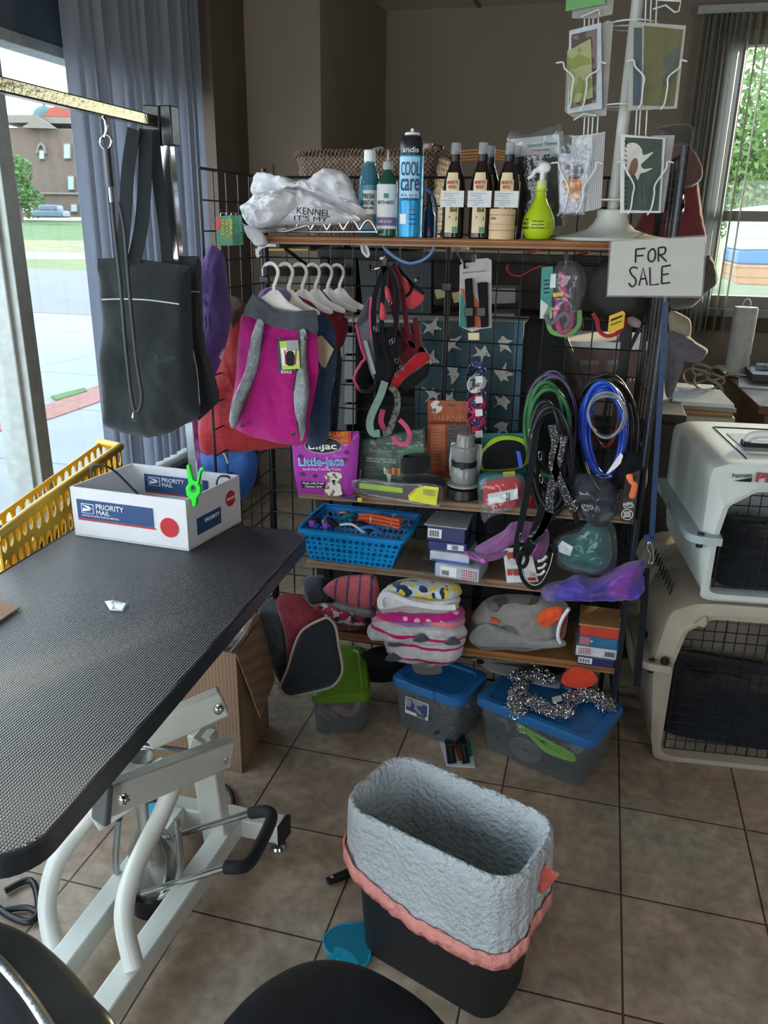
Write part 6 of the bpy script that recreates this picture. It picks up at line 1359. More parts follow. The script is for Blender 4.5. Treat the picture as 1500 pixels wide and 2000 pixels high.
obj('green_buckle',MB().ribbon(on(YP(2.29),[(1076,598),(1070,620),(1078,648),(1110,652),(1130,636),(1132,606)],5,False),.012,.006),mat('olive_green_plastic','#5c9a35',rough=.4),g,sm=50); obj('grey_clip',MB().ribbon(on(YP(2.282),[(1064,615),(1074,632),(1088,622),(1102,612),(1112,622),(1102,640)],5,False),.01,.008),mat('grey_end_cap'),g,sm=50)
obj('price_sticker',MB().slab(on(YP(2.272),[(1076,536),(1086,534),(1085,562),(1074,562)]),(0,1,0),.001),CARD,g,sm=0); obj('yellow_edge',MB().slab(on(YP(2.28),[(1080,572),(1100,570),(1100,578),(1080,580)]),(0,1,0),.001),INKY,g,sm=0)
obj('clear_bag',MB().puff(on(YP(2.30),[(1086,518),(1100,508),(1125,512),(1142,530),(1145,570),(1135,600),(1140,640),(1110,662),(1080,650),(1062,620),(1078,580),(1078,540)],4),FW,.035,back=.6,amp=.01,fr=30),CLEAR,g,sm=60)
# black disc and red leash with yellow card
solo('rubber_disc',MB().puff(on(YP(2.42),[(1150,560),(1156,530),(1176,510),(1200,505),(1235,520),(1250,560),(1245,610),(1215,628),(1180,625),(1156,600)],4),FW,.02,p=4),mat('black_rubber','#232323',rough=.6),'round black mat hanging behind the FOR SALE paper','mat',sm=60)
g=thing('rope_leash','red rope leash with a yellow hang card, right of the pink bagged leash','leash')
obj('rope',MB().tube(on(YP(2.33),[(1158,612),(1166,626),(1170,645),(1184,656),(1204,652),(1216,640),(1224,622)],6,False),.0055,8),fabric('red_rope','#b22b3a'),g,sm=60)
obj('yellow_card',MB().slab(on(YP(2.31),[(1190,617),(1216,607),(1221,612),(1218,640),(1192,652),(1187,648)]),FW,.002),mat('card_yellow','#d9b02c',rough=.6),g,sm=0); obj('card_text',MB().slab(on(YP(2.308),[(1193,624),(1216,615),(1216,618),(1193,628)]),FW,.001).slab(on(YP(2.308),[(1193,634),(1214,626),(1214,627.5),(1193,636)]),FW,.001),INKB,g,sm=0)
solo('pink_soft_toy',MB().puff(on(YP(2.4),[(1222,625),(1235,618),(1252,628),(1248,640),(1232,636)],4),FW,.015),fabric('pale_pink_cloth','#a98d8c'),'pale pink cloth scrap right of the yellow leash card','cloth',sm=60)
# ---------------------------------------------------------------- narrow stack of collars
for i,(y,cc,l) in enumerate(((722,'#2a2f6a','topmost navy collar in the narrow hanging stack'),(745,'#d9d6d2','white tagged collar in the narrow hanging stack'),(768,'#3a3c62','dark blue collar with white tag in the narrow stack'),(786,'#d42c5e','hot pink collar in the narrow hanging stack'),(806,'#4b2258','deep purple collar in the narrow hanging stack'),(822,'#c23353','rose collar with a white label in the narrow stack'),(836,'#3c2a55','lowest violet patterned collar in the narrow stack'))):
    P=YP(2.37); m_=mat('collar_'+cc[1:],cc,rough=.6,pat=('blobs',[cc,'#e6dfe4'],130,.62)) if i%2==0 else mat('collar_'+cc[1:],cc,rough=.6)
    s=MB(); s.ribbon(on(P,[(921+(i%2)*2,y-6),(938,y-8),(945,y+2),(938,y+14),(922,y+16),(917,y+6)],4),.02,.003,nrm=(1,-.6,.0),closed=True); solo('nylon_collar',s,m_,l,'collar','collars in the narrow hanging stack',sm=50)
for k,y in enumerate((735,775,800,842)): solo('collar_tag',MB().slab(on(YP(2.335),[(928,y),(942,y-1),(943,y+12),(929,y+13)]),FW,.001),CARD,('topmost','second','third','lowest')[k]+' little white tag on the narrow stack of collars','tag',sm=0)
# ---------------------------------------------------------------- leash coils
def coil(name,label,cx,cy,rx,ry,Y,r,m,n=3,jit=4,grp=None,seed=1,flat=1):
    rd=random.Random(seed); s=MB()
    for k in range(n):
        ox,oy=rd.uniform(-jit,jit),rd.uniform(-jit,jit); ax,ay=rx+rd.uniform(-jit,jit),ry+rd.uniform(-jit,jit)
        s.tube([YP(Y-.012*k+.004*math.sin(t))(cx+ox+ax*math.cos(t*2*PI/40)*(1-.12*math.sin(t*2*PI/40)),cy+oy+ay*math.sin(t*2*PI/40)) for t in range(40)],r,8,closed=True,flat=flat)
    return solo(name,s,m,label,'leash',grp,sm=60)
coil('leash_coil','black leash coil with thin white edges, rear of the left coil bunch',1078,845,46,110,2.36,.0042,mat('black_nylon','#202226',rough=.5),7,8,'leash coils on the two long hooks',2)
coil('leash_coil','lilac grey leash coil in the left bunch',1078,838,44,104,2.30,.003,mat('lilac_nylon','#6a6188',rough=.5),5,6,'leash coils on the two long hooks',3)
coil('leash_coil','green leash coil in the left bunch',1070,842,36,88,2.25,.0065,mat('green_nylon','#2c6b3c',rough=.5),5,5,'leash coils on the two long hooks',4)
coil('leash_coil','thick black leash coil hanging low in the left bunch',1072,900,34,105,2.20,.005,mat('black_nylon'),6,8,'leash coils on the two long hooks',5)
coil('leash_coil','black leash coil behind the blue coils on the right hook',1182,850,52,115,2.36,.005,mat('black_nylon'),7,8,'leash coils on the two long hooks',6)
coil('leash_coil','rust and brown leash coil at the top of the right bunch',1182,812,28,62,2.32,.004,mat('rust_nylon','#8b3a2c',rough=.5),2,3,'leash coils on the two long hooks',7)
coil('leash_coil','bright blue leash coil on the right hook',1183,842,39,88,2.27,.0062,mat('blue_nylon','#2452c8',rough=.4),5,6,'leash coils on the two long hooks',8)
coil('leash_coil','deep blue leash coil in front on the right hook',1184,850,35,80,2.21,.0055,mat('deep_blue_nylon','#1d3fae',rough=.4),2,3,'leash coils on the two long hooks',9)
coil('leash_coil','grey braided loop tied across the blue coils',1184,812,36,42,2.165,.0032,mat('grey_braid','#7f878c',rough=.5),3,3,'leash coils on the two long hooks',10)
solo('leash_label',MB().slab(on(YP(2.14),[(1184,925),(1212,884),(1217,890),(1212,905),(1202,915),(1188,925)]),FW,.001),CARD,'white paper label on the bright blue leash coil','label',sm=0)
g=thing('snap_hook','steel snap hook below the right leash bunch','hook'); obj('hook',MB().tube(on(YP(2.16),[(1165,928),(1180,934),(1195,930),(1180,926)],4),.002,6,closed=True),CHR,g,sm=60)
# long black leash with studded harness in front of the boards
GL=mat('glitter_black_webbing','#26282c',rough=.35,pat=('blobs',['#1a1c20','#b9bcc0'],240,.62),nz=.1)
g=thing('studded_harness','long black leash with glittery studded harness hanging in front of the boards','harness')
straps([[(1048,840),(1040,900),(1030,960),(1020,1010),(1010,1060),(1008,1090)],[(1095,860),(1100,900),(1108,950),(1118,980)]],2.13,.018,BLKF,g,'leash_strap',.004)
straps([[(1078,830),(1085,870),(1080,900),(1098,950),(1122,1000)],[(1102,850),(1090,900),(1075,960),(1072,1000),(1056,1040),(1040,1060)],[(1072,1000),(1060,1030),(1036,1052)]],2.115,.022,GL,g,'glitter_strap',.004)
straps([[(1100,860),(1112,910),(1108,960),(1122,1000),(1128,1020)]],2.13,.016,BLKF,g,'leash_strap',.004)
straps([[(1078,960),(1060,1000),(1040,1055),(1022,1085)]],2.14,.03,BLKF,g,'leash_strap',.004)
obj('lower_loop',MB().ribbon(on(YP(2.105),[(1022,1080),(1016,1100),(1022,1130),(1040,1147),(1060,1140),(1076,1110),(1084,1080),(1078,1062)],6,False),.014,.004),BLKF,g,sm=50)
obj('strap_stitching',MB().tube(on(YP(2.1015),[(1024,1084),(1019,1102),(1025,1128),(1041,1143),(1058,1136),(1073,1108),(1080,1080)],6,False),.0008,4),INKW,g)
obj('knot',MB().tube(on(YP(2.10),[(1012,1085),(1022,1080),(1030,1090),(1024,1106),(1014,1104)],5),.006,8,closed=True),BLKF,g,sm=60)
for q in ((1036,846),(1055,890),(1057,935),(1076,910),(1018,1050),(1098,862),(1125,985)): obj('metal_ring',MB().tube([YP(2.095)(q[0]+3.5*math.cos(k*PI/6),q[1]+9*math.sin(k*PI/6)) for k in range(12)],.0013,6,closed=True),CHR,g,sm=60)
# small black bags at right, and the narrow orange box
cloth('black_wrapped_item',[(1120,930),(1150,925),(1190,940),(1210,970),(1200,1010),(1170,1030),(1135,1010),(1120,970)],YP(2.17),FW,.04,mat('smoky_clear_film','#3d4650',rough=.1,alpha=.6,bump=.2,bs=40,spec=1),'smoky plastic bag of dark leashes at the right of the second board','bag',amp=.02,fr=30)
cloth('black_wrapped_item',[(1205,900),(1235,880),(1262,900),(1262,950),(1240,960),(1210,950)],YP(2.22),FW,.03,BLKF,'black padded item hanging behind the narrow orange box','item',amp=.012)
g=thing('grooming_tool_box','narrow black box with an orange curved tool in its window','package')
P=YP(2.155)
obj('box_body',MB().slab(on(P,[(1222,928),(1251,916),(1238,1021),(1211,1016)]),FW,.02),mat('dark_brown_box','#2b2420',rough=.5),g,sm=0,bev=.001)
obj('window_recess',MB().slab(on(YP(2.144),[(1224,930),(1243,928),(1237,973),(1219,971)]),FW,.001),BLK,g,sm=0)
obj('orange_tool',MB().puff(on(YP(2.142),[(1223,928),(1235,926),(1238,938),(1246,946),(1240,972),(1228,970),(1234,950),(1226,940)],4),FW,.006),mat('orange_plastic','#e8743f',rough=.4),g,sm=60)
ptext('ANIMAL',INKW,g,(1217,989),(1238,986),YP(2.143),h=7); ptext('PLANET',INKW,g,(1219,993),(1239,991),YP(2.143),h=3)
obj('ring_print',MB().tube([YP(2.143)(1225+11*math.cos(k*PI/12),1005+10*math.sin(k*PI/12)) for k in range(24)],.0009,4,closed=True),INKW,g)
for k in range(4): obj('ring_text',MB().slab(on(YP(2.143),[(1218,1000+3*k),(1232,999+3*k),(1232,1000.2+3*k),(1218,1001.2+3*k)]),FW,.0006),INKW,g)
solo('blue_leash_strap',MB().ribbon(on(YP(2.13),[(1300,590),(1294,700),(1286,830),(1278,960),(1272,1060)],4,False),.014,.004,nrm=(.3,-1,0)),mat('royal_blue_nylon','#1a3760',rough=.4),'royal blue leash hanging down along the right rack post','leash',sm=50)
g=thing('trigger_snap','blue leash end with a steel trigger snap beside the beige crate','leash'); obj('webbing',MB().ribbon(on(YP(2.12),[(1262,1044),(1266,1054),(1278,1058)],4,False),.014,.003),mat('royal_blue_nylon'),g,sm=50); obj('snap',MB().tube(on(YP(2.12),[(1268,1058),(1264,1072),(1270,1084),(1266,1098),(1274,1100),(1276,1086),(1274,1070)],4),.0028,8,closed=True),CHR,g,sm=60)
straps_=MB().ribbon(on(YP(2.16),[(1262,1110),(1256,1200),(1248,1290),(1244,1340)],4,False),.02,.003)
solo('black_leash',straps_,BLKF,'black strap hanging down the right rack post above the floor','leash',sm=50)
# ================================================================ SECOND BOARD GOODS
g=thing('treat_bag','magenta stand-up treat bag with a red top band and black oval','bag')
P=YP(2.185)
def on_(P,q): return on(P,q)
MGB=mat('magenta_foil','#b03fb0',rough=.25,nz=.04,bump=.3,bs=25); 
obj('bag_body',MB().puff(on(YP(2.21),[(570,866),(584,842),(700,842),(702,850),(697,930),(690,968),(630,970),(582,966),(574,920)],0),FW,.022,back=1,K=8,p=4),MGB,g,sm=60)
PF=YP(2.1875)
obj('red_band',MB().slab(on(PF,[(586,845),(685,842),(686,866),(640,870),(580,868)]),FW,.0016),mat('red_foil','#cf3129',rough=.3),g,sm=0)
q=[(631+36*math.cos(k*PI/16),870+15.5*math.sin(k*PI/16)) for k in range(32)]; obj('black_oval',MB().slab(on(YP(2.1855),q),FW,.001),BLK,g,sm=0); obj('oval_rim',MB().tube(on(YP(2.185),q),.0008,4,closed=True),INKW,g)
P3=YP(2.184)
ptext('SUPER VALUE!',INKY,g,(588,854),(679,852),YP(2.186),h=9); ptext('450',INKY,g,(667,864),(681,863),YP(2.186),h=8); ptext('BilJac',INKW,g,(603,877),(658,877),P3,h=17,bold=.02)
for o_,m_,yy in ((.0,INKW,2.1862),(.0,INKBL,2.1845)): ptext('Little-Jacs',m_ if m_ is INKW else mat('sky_blue_letter','#3aa6dc',rough=.4),g,(586-1.5*(m_ is INKW),908+1*(m_ is INKW)),(671+1.5*(m_ is INKW),908),YP(yy),h=19+2*(m_ is INKW),bold=.035 if m_ is INKW else .01)
ptext('Small Dog Training Treats',INKW,g,(592,918),(666,918),P3,h=5.5)
obj('black_banner',MB().slab(on(YP(2.1865),[(588,940),(634,942),(634,954),(590,953)]),FW,.001),BLK,g,sm=0); ptext('Made with Fresh',INKW,g,(592,945.5),(633,946),YP(2.185),h=4.5); ptext('Chicken Liver',INKW,g,(596,952),(630,952),YP(2.185),h=4.5)
obj('dog_picture',MB().slab(on(YP(2.1860),[(634,930),(640,924),(652,922),(666,925),(668,934),(664,944),(668,956),(666,967),(636,967),(636,952),(640,942)],3),FW,.001),mat('cream_dog_print','#d9cfc4',rough=.6,pat=('blobs',['#e2dad0','#8a6a52'],55,.55)),g,sm=0)
obj('dog_nose',MB().slab(on(YP(2.185),[(648,938),(655,938),(653,943),(650,943)],3),FW,.001).slab(on(YP(2.185),[(646,932),(648,932),(648,934),(646,934)]),FW,.001).slab(on(YP(2.185),[(656,932),(658,932),(658,934),(656,934)]),FW,.001),INKB,g,sm=0)
for q_ in ((586,892),(676,884),(590,926),(615,930),(672,898)): obj('treat_print',MB().slab(on(YP(2.1865),[(q_[0]-5,q_[1]),(q_[0],q_[1]-4),(q_[0]+5,q_[1]),(q_[0]+2,q_[1]+4)],2),FW,.001),mat('dark_treat_print','#5b2340'),g,sm=0)
solo('treat_bag',MB().puff(on(YP(2.28),[(640,846),(704,842),(706,850),(700,964),(660,966)],0),FW,.02,back=1,p=4),mat('navy_foil','#2b3254',rough=.3),'dark navy bag standing behind the magenta treat bag','bag',sm=60)
# green blister pack
g=thing('blister_pack','green blister package with small coat picture, right of the magenta treat bag','package')
obj('insert',MB().slab(on(YP(2.30),[(712,862),(826,840),(832,955),(704,952)]),FW,.012),mat('green_insert','#3c6a48',rough=.5,pat=('blobs',['#2c4a36','#447a4e'],9,.5)),g,sm=0)
ptext('Remington',mat('pale_green_ink','#b5b7a4',rough=.6),g,(722,882),(766,884),YP(2.288),h=9,shear=.3)
for k in range(2): ptext(('REFLECTIVE SAFETY COLOR','WITH DURABLE TAPE PROVIDES')[k],INKW,g,(716,896+5*k),(774,900+5*k),YP(2.288),h=3.2)
for k in range(6): obj('text_line',MB().slab(on(YP(2.288),[(713,911+6*k),(738-(k%2)*5,912+6*k),(738-(k%2)*5,913.6+6*k),(713,912.6+6*k)]),FW,.0006),INKG,g,sm=0)
obj('striped_coat_print',MB().slab(on(YP(2.288),[(752,922),(765,914),(782,916),(788,926),(778,930),(764,926)],3),FW,.0008),mat('red_stripe_print','#c8452f',pat=('stripe',['#c8452f','#e8c050'],0,55,[.7])),g,sm=0); obj('white_dog_print',MB().slab(on(YP(2.2885),[(750,912),(756,918),(764,920),(762,942),(758,942),(755,928),(750,924)],3),FW,.0008),INKW,g,sm=0)
obj('blister_shell',MB().slab(on(YP(2.285),[(708,860),(828,836),(838,958),(700,956)],0),FW,.03),CLEAR,g,sm=0,bev=.004)
# harness carton
g=thing('harness_carton','orange brown harness box with a hang hole and small dog picture','box')
obj('header',MB().slab(on(YP(2.40),[(835,781),(921,784),(921,826),(836,826)]),(0,1,0),.004),mat('harness_orange','#a4532f',rough=.6,nz=.08),g,sm=0)
obj('carton',MB().slab(on(YP(2.38),[(838,826),(921,826),(918,930),(834,930)]),(0,1,0),.04),mat('harness_orange'),g,sm=0,bev=.002)
obj('side_text_panel',MB().slab(on(YP(2.357),[(840,829),(871,829),(869,920),(838,920)]),(0,1,0),.002),mat('light_orange_print','#b5603c'),g,sm=0); obj('dark_window',MB().slab(on(YP(2.357),[(874,829),(916,829),(914,920),(872,920)]),(0,1,0),.002),mat('brown_window','#3d332e',rough=.3),g,sm=0)
ptext('NYLON',mat('gold_ink','#c98a5a'),g,(880,808),(908,810),YP(2.396),h=6); ptext('HARNESS',mat('gold_ink'),g,(850,822),(918,823),YP(2.396),h=12)
obj('dog_print',MB().slab(on(YP(2.397),[(840,792),(850,782),(860,786),(864,798),(856,806),(846,806)],3),FW,.0008),mat('cream_dog_print'),g,sm=0)
for k in range(12): obj('text_line',MB().slab(on(YP(2.355),[(843,835+6*k),(866-(k%3)*3,835+6*k),(866-(k%3)*3,836.6+6*k),(843,836.6+6*k)]),FW,.0006),mat('gold_ink'),g,sm=0)
obj('hang_hole',MB().slab(on(YP(2.397),[(876,790),(888,790),(890,793),(874,793)]),FW,.001),BLK,g,sm=0)
# toothbrush-like pack, yellow lime
g=thing('toy_package','clear clamshell with a lime green stick and yellow card, front of the second board','package')
zb=bz(1,-.4)
obj('lime_stick',MB().box8(on(YP(2.18),[(701,948),(787,962),(787,968),(701,955)][:4]) and [YP(2.2)(701,954),YP(2.17)(787,964),YP(2.22)(787,960),YP(2.25)(701,950)],[YP(2.2)(702,943),YP(2.17)(787,954),YP(2.22)(787,950),YP(2.25)(703,940)]),mat('lime_plastic'),g,sm=0,bev=.003)
obj('yellow_card',MB().slab(on(YP(2.155),[(797,968),(812,954),(830,949),(857,952),(852,987),(800,978)],0),(0,-1,.5),.003),mat('card_lemon','#dfe03a',rough=.5),g,sm=0)
obj('card_swoosh',MB().tube(on(YP(2.145),[(799,968),(808,960),(812,952)],3,False),.0014,6),mat('orange_plastic'),g,sm=60); 
for k in range(4): obj('card_print',MB().slab(on(YP(2.145),[(826,956+3*k),(850,959+3*k),(850,960+3*k),(826,957+3*k)]),FW,.0008),INKG,g,sm=0)
obj('clamshell',MB().puff(on(YP(2.18),[(688,938),(720,935),(800,945),(862,948),(856,990),(800,984),(740,972),(700,965),(688,950)],3),(0,-1,.7),.025,back=.3,p=5),CLEAR,g,sm=50)
solo('purple_collar',MB().ribbon([V(*(YP(2.19)(683,970)))+V(.024*math.cos(k*PI/12),.016*math.sin(k*PI/12),.0) for k in range(24)],.012,.003,nrm=(0,0,1),closed=True),mat('violet_nylon','#5a3f86',rough=.5),'purple collar ring at the front left of the second board','collar',sm=50)
solo('yellow_clip',MB().box(YP(2.165)(703,976),(.014,.008,.012)),INKY,'tiny yellow clip beside the purple collar ring','clip',bev=.002)
# black muzzle
g=thing('neoprene_wrap','coiled black neoprene band in front of the green blister pack','wrap')
c=YP(2.25)(812,905); s=MB(); s.ribbon([c+V(.045*math.cos(k*PI/14),.03*math.sin(k*PI/14),.004*math.sin(k)) for k in range(28)],.05,.006,nrm=(0,0,1),closed=True)
s=MB(); rgs=[]
for zz,r_ in ((.025,.040),(.022,.046),(-.022,.048),(-.026,.044),(-.022,.042),(.022,.040)): rgs.append([c+V(r_*math.cos(k*PI/16),r_*.7*math.sin(k*PI/16),zz+.006*math.cos(k*PI/16)) for k in range(32)])
obj('band',MB().loft(rgs,False,False),fabric('black_neoprene','#1c1d20',bs=30),g,sm=60)
cloth('strap_fold',[(790,930),(830,925),(860,932),(872,945),(860,952),(820,948),(792,944)],YP(2.23),FW,.018,fabric('black_neoprene'),'','',par=g,amp=.006)
# pet water bottle
c=YP(2.25)(902,980); cz=bz(1,c.x); c=V(c.x,2.26,cz); g=thing('travel_bottle','grey translucent travel water bottle with a black strap and white backing card','bottle')
GP=mat('smoked_clear_plastic','#8f9291',rough=.15,alpha=.8,nz=.05)
obj('black_foot',MB().lathe([(.045,0),(.05,.004),(.046,.03),(.03,.038)],c,32),BLK,g); obj('wavy_skirt',MB().lathe([(.047,.038),(.05,.041),(.047,.044),(.03,.046)],c,32),mat('pale_grey_plastic'),g)
obj('bottle_body',MB().lathe([(.028,.044),(.038,.052),(.0385,.09),(.032,.10),(.031,.112),(.035,.118),(.036,.150),(.035,.155),(.028,.158),(.025,.19),(.023,.194),(0,.194)],c,32),GP,g)
obj('black_strap',MB().lathe([(.036,.098),(.037,.099),(.037,.113),(.036,.114)],c,28).box(c+V(0,-.038,.106),(.012,.006,.02)),BLK,g); obj('collar_flange',MB().lathe([(.037,.154),(.042,.156),(.037,.158)],c,28),mat('pale_grey_plastic'),g)
obj('backing_card',MB().slab([c+V(x,.038,z) for x,z in ((-.048,.05),(.04,.05),(.046,.12),(.044,.155),(-.048,.155),(-.052,.10))],FW,.002),CARD,g,sm=0)
lettering('TIP PUSH Release to Drink',INKB,g,c+V(-.043,.034,.06),c+V(-.043,.034,.145),FW,.005)
# lime bandage pad on teal card
g=thing('lime_pad','teal card with a black pad bordered in lime green','package')
obj('card',MB().slab(on(YP(2.37),[(940,846),(1032,846),(1028,930),(938,936)]),FW,.003),mat('teal_card_print','#2d7d72',rough=.6),g,sm=0)
obj('lime_border',MB().puff(on(YP(2.355),[(938,915),(936,890),(952,865),(975,852),(1010,853),(1030,866),(1030,905),(1000,920),(950,922)],4),FW,.014,p=4),mat('lime_edge','#b5dc34',rough=.6),g,sm=60)
obj('black_pad',MB().puff(on(YP(2.345),[(943,912),(942,890),(955,872),(978,860),(1008,861),(1025,874),(1024,905),(1000,915),(952,917)],4),FW,.012,p=4),fabric('black_neoprene'),g,sm=60)
solo('green_tag',MB().slab(on(YP(2.2),[(982,922),(1006,920),(1007,934),(984,937)]),FW,.003),mat('olive_yellow','#a8a83a',rough=.6),'olive yellow label behind the red mesh bag','label',sm=0)
solo('blue_clip',MB().slab(on(YP(2.2),[(1008,880),(1016,882),(1022,912),(1014,914)]),FW,.006),mat('vivid_blue','#2a55d8',rough=.4),'small vivid blue strap end left of the black leash','clip',sm=0)
solo('teal_pouch',MB().puff(on(YP(2.27),[(935,926),(985,920),(1030,926),(1030,960),(940,958)],3),FW,.03),mat('teal_cloth','#2c6e72',rough=.7,bump=.4),'teal pouch behind the red mesh bag','pouch',sm=60)
g=thing('red_mesh_bag','clear bag with red cloth and a white barcode tag, front of the second board','package')
obj('red_cloth',MB().puff(on(YP(2.18),[(950,942),(1014,934),(1016,984),(985,994),(950,990),(944,965)],4),FW,.02,amp=.01,fr=25),fabric('scarlet_cloth','#b8262e'),g,sm=60)
t_=obj('white_tag',MB().slab(on(YP(2.152),[(952,965),(1011,954),(1012,974),(955,986)]),FW,.001),CARD,g,sm=0)
for k in range(7): obj('barcode_bar',MB().slab(on(YP(2.15),[(988+k*1.2,962),(988.6+k*1.2,962),(988.6+k*1.2,978),(988+k*1.2,978)]),FW,.0005),INKB,g,sm=0)
obj('clear_bag',MB().puff(on(YP(2.17),[(938,938),(1020,928),(1020,985),(985,1000),(955,1012),(946,1022),(938,1000)],3),FW,.03,amp=.012,fr=30,back=.4),CLEAR,g,sm=60)
solo('red_foil_item',MB().puff(on(YP(2.2),[(1032,965),(1052,960),(1056,985),(1034,990)],3),FW,.015,amp=.01,fr=40),mat('red_shiny_foil','#a3242c',rough=.15),'shiny red wrapped item behind the black leash','item',sm=60)
solo('wood_item',MB().box(YP(2.3)(1085,985),(.06,.03,.10)),BLK,'dark box standing behind the studded harness on the second board','box',bev=.004)
# ================================================================ THIRD BOARD GOODS
BLU=plastic('bright_blue_basket','#0f96dc',rough=.35)
g=thing('perforated_basket','bright blue plastic basket with round holes on the third board','basket')
Yf=2.20; bl=YP(Yf)(606,1086); brr_=YP(Yf)(764,1103); tl=YP(Yf-.02)(576,1012); trr=YP(Yf-.02)(804,1038)
zb_=bz(2,-.6)+.002; x0,x1=bl.x,brr_.x; X0,X1=tl.x+.02,trr.x-.03; ztp=zb_+.105
def wallp(a,b,c_,d): return lambda u_,v_: (a.lerp(b,u_)).lerp(d.lerp(c_,u_),v_)
RD=lambda i,j: (.40,.26,.33,.22)[(i*2+j*3)%4]*1.05
A=V(x0,Yf,zb_);B=V(x1,Yf,zb_);C_=V(X1,Yf-.02,ztp);D_=V(X0,Yf-.02,ztp); A2=V(x0+.01,Yf+.19,zb_);B2=V(x1-.01,Yf+.19,zb_);C2=V(X1,Yf+.215,ztp);D2=V(X0,Yf+.215,ztp)
def bw_(a,b,c_,d,nu,nv,name='basket_side'):
    s=MB(); holed(s,wallp(a,b,c_,d),nu,nv,lambda i,j: 0 if j==nv-1 else RD(i,j)); obj(name,s,BLU,g,sm=0,sol=.0025)
bw_(A,B,C_,D_,15,6); bw_(B,B2,C2,C_,12,6); bw_(B2,A2,D2,C2,15,6); bw_(A2,A,D_,D2,12,6)
obj('basket_floor',MB().box8([A,B,B2,A2],[p+V(0,0,.003) for p in (A,B,B2,A2)]),BLU,g,sm=0)
obj('rolled_rim',MB().loft([[p+V(0,0,0) for p in q] for q in [[V(p.x,p.y,p.z+dz) for p in crv([V((X0+X1)/2,Yf-.02-gr,ztp),V(X1-.02,Yf-.02-gr,ztp),V(X1+gr,Yf+.0,ztp),V(X1+gr,Yf+.2,ztp),V(X1-.02,Yf+.215+gr,ztp),V(X0+.02,Yf+.215+gr,ztp),V(X0-gr,Yf+.2,ztp),V(X0-gr,Yf,ztp),V(X0+.02,Yf-.02-gr,ztp)],5,True)] for gr,dz in ((.0,-.004),(.012,-.006),(.013,.002),(.0,.004))]],False,False),BLU,g,sm=60,sol=.002)
def inb(u_,v_,z): return V(X0+(X1-X0)*u_,Yf+.0+.19*v_,ztp+z)
# contents
s=MB()
g2=thing('orange_rope','bundled orange rope tied with white bands, lying in the blue basket','rope'); ORR=fabric('orange_rope','#e8603c')
for k in range(9):
    a=inb(.50,.35+.06*(k%4),.012+.012*(k//4)); b_=inb(.92,.3+.08*(k%4),.010+.012*(k//4)); obj('rope_strand',MB().tube(crv([a,a.lerp(b_,.3)+V(0,0,.004),a.lerp(b_,.7)+V(0,0,.002),b_],4),.0048,8),ORR,g2,sm=60)
for t in (.3,.8): obj('tie_band',MB().tube([inb(.50+.42*t,.46,.022)+V(0,.03*math.cos(k*PI/8),.019*math.sin(k*PI/8)) for k in range(16)],.0014,5,closed=True),INKW,g2)
for i,(u0,v0,u1,v1,cc,l,r_) in enumerate(((.02,.1,.14,.3,'#2c2c33','black collar with violet print at the left of the blue basket',.013),(.16,.2,.28,.25,'#31313a','second black collar with violet print in the blue basket',.016),(.3,.5,.5,.7,'#1f8f8d','teal clip lying in the middle of the blue basket',.012),(.34,.2,.6,.1,'#dfe9ee','white and clear strap curving over the front of the blue basket',.006),(.55,.15,.8,.1,'#2f6fae','blue clear handle at the front right of the blue basket',.009),(.24,.75,.42,.6,'#a3304a','crimson strap at the back of the blue basket',.008),(.45,.25,.66,.2,'#1e2024','black tool lying across the blue basket',.014),(.8,.25,.95,.6,'#3f8fa8','teal blue strap at the right end of the blue basket',.008))):
    a=inb(u0,v0,.006); b_=inb(u1,v1,-.004); solo('basket_content',MB().tube(crv([a,a.lerp(b_,.5)+V(0,0,.014),b_],5),r_,8,flat=.7),plastic('content_'+cc[1:],cc),l,'collar','pet accessories lying in the blue basket',sm=60)
for i,(u_,v_) in enumerate(((.075,.08),(.215,.06))): solo('violet_buckle',MB().box(inb(u_,v_,.008),(.018,.014,.02)),mat('violet_print','#8a4bc0'),('left','right')[i]+' violet buckle at the front rim of the blue basket','buckle',bev=.003)
# boxed products stack (clear clamshells with blue/white cartons)
def carton(name,label,pts_top,Y,zlo,zhi,mf,grp='small boxed products piled on the third board'): pass
def boxat(px,py,Y,w,d,h,rot,m,label,cat='box',grp='boxed products piled on the third board',name='product_box',z=None,deco=None):
    p=YP(Y)(px,py); z=p.z if z is None else z; M=RZ((p.x,Y,z),rot); g=thing(name,label,cat,grp)
    obj('carton',MB().box8([M@V(x,y,0) for x,y in ((-w/2,0),(w/2,0),(w/2,d),(-w/2,d))],[M@V(x,y,h) for x,y in ((-w/2,0),(w/2,0),(w/2,d),(-w/2,d))]),m,g,sm=0,bev=.0015)
    return g,M
BX1=mat('dark_violet_box','#3a3a66',rough=.5); BX2=mat('white_blue_box','#b9bdcc',rough=.5); GT=mat('grey_carton_top','#9a9da0',rough=.6)
def stick(g,M,x0,x1,z0,z1,m,name='sticker',o=.0012): return obj(name,MB().slab([M@V(x0,-o,z0),M@V(x1,-o,z0),M@V(x1,-o,z1),M@V(x0,-o,z1)],M.to_3x3()@V(0,-1,0),.001),m,g,sm=0)
def bars(g,M,x0,x1,z0,z1,n=9):
    s=MB()
    for k in range(n):
        a=x0+(x1-x0)*k/n; s.slab([M@V(a,-.0026,z0),M@V(a+(x1-x0)/n*(.3+.3*(k%2)),-.0026,z0),M@V(a+(x1-x0)/n*(.3+.3*(k%2)),-.0026,z1),M@V(a,-.0026,z1)],M.to_3x3()@V(0,-1,0),.0004)
    obj('barcode',s,INKB,g,sm=0)
zc=bz(2,-.2)+.001
x_=YP(2.12)(888,1140)
def stackb(px,Y,w,d,h,rot,m,label,z,**k): return boxat(px,1100,Y,w,d,h,rot,m,label,z=z,**k)
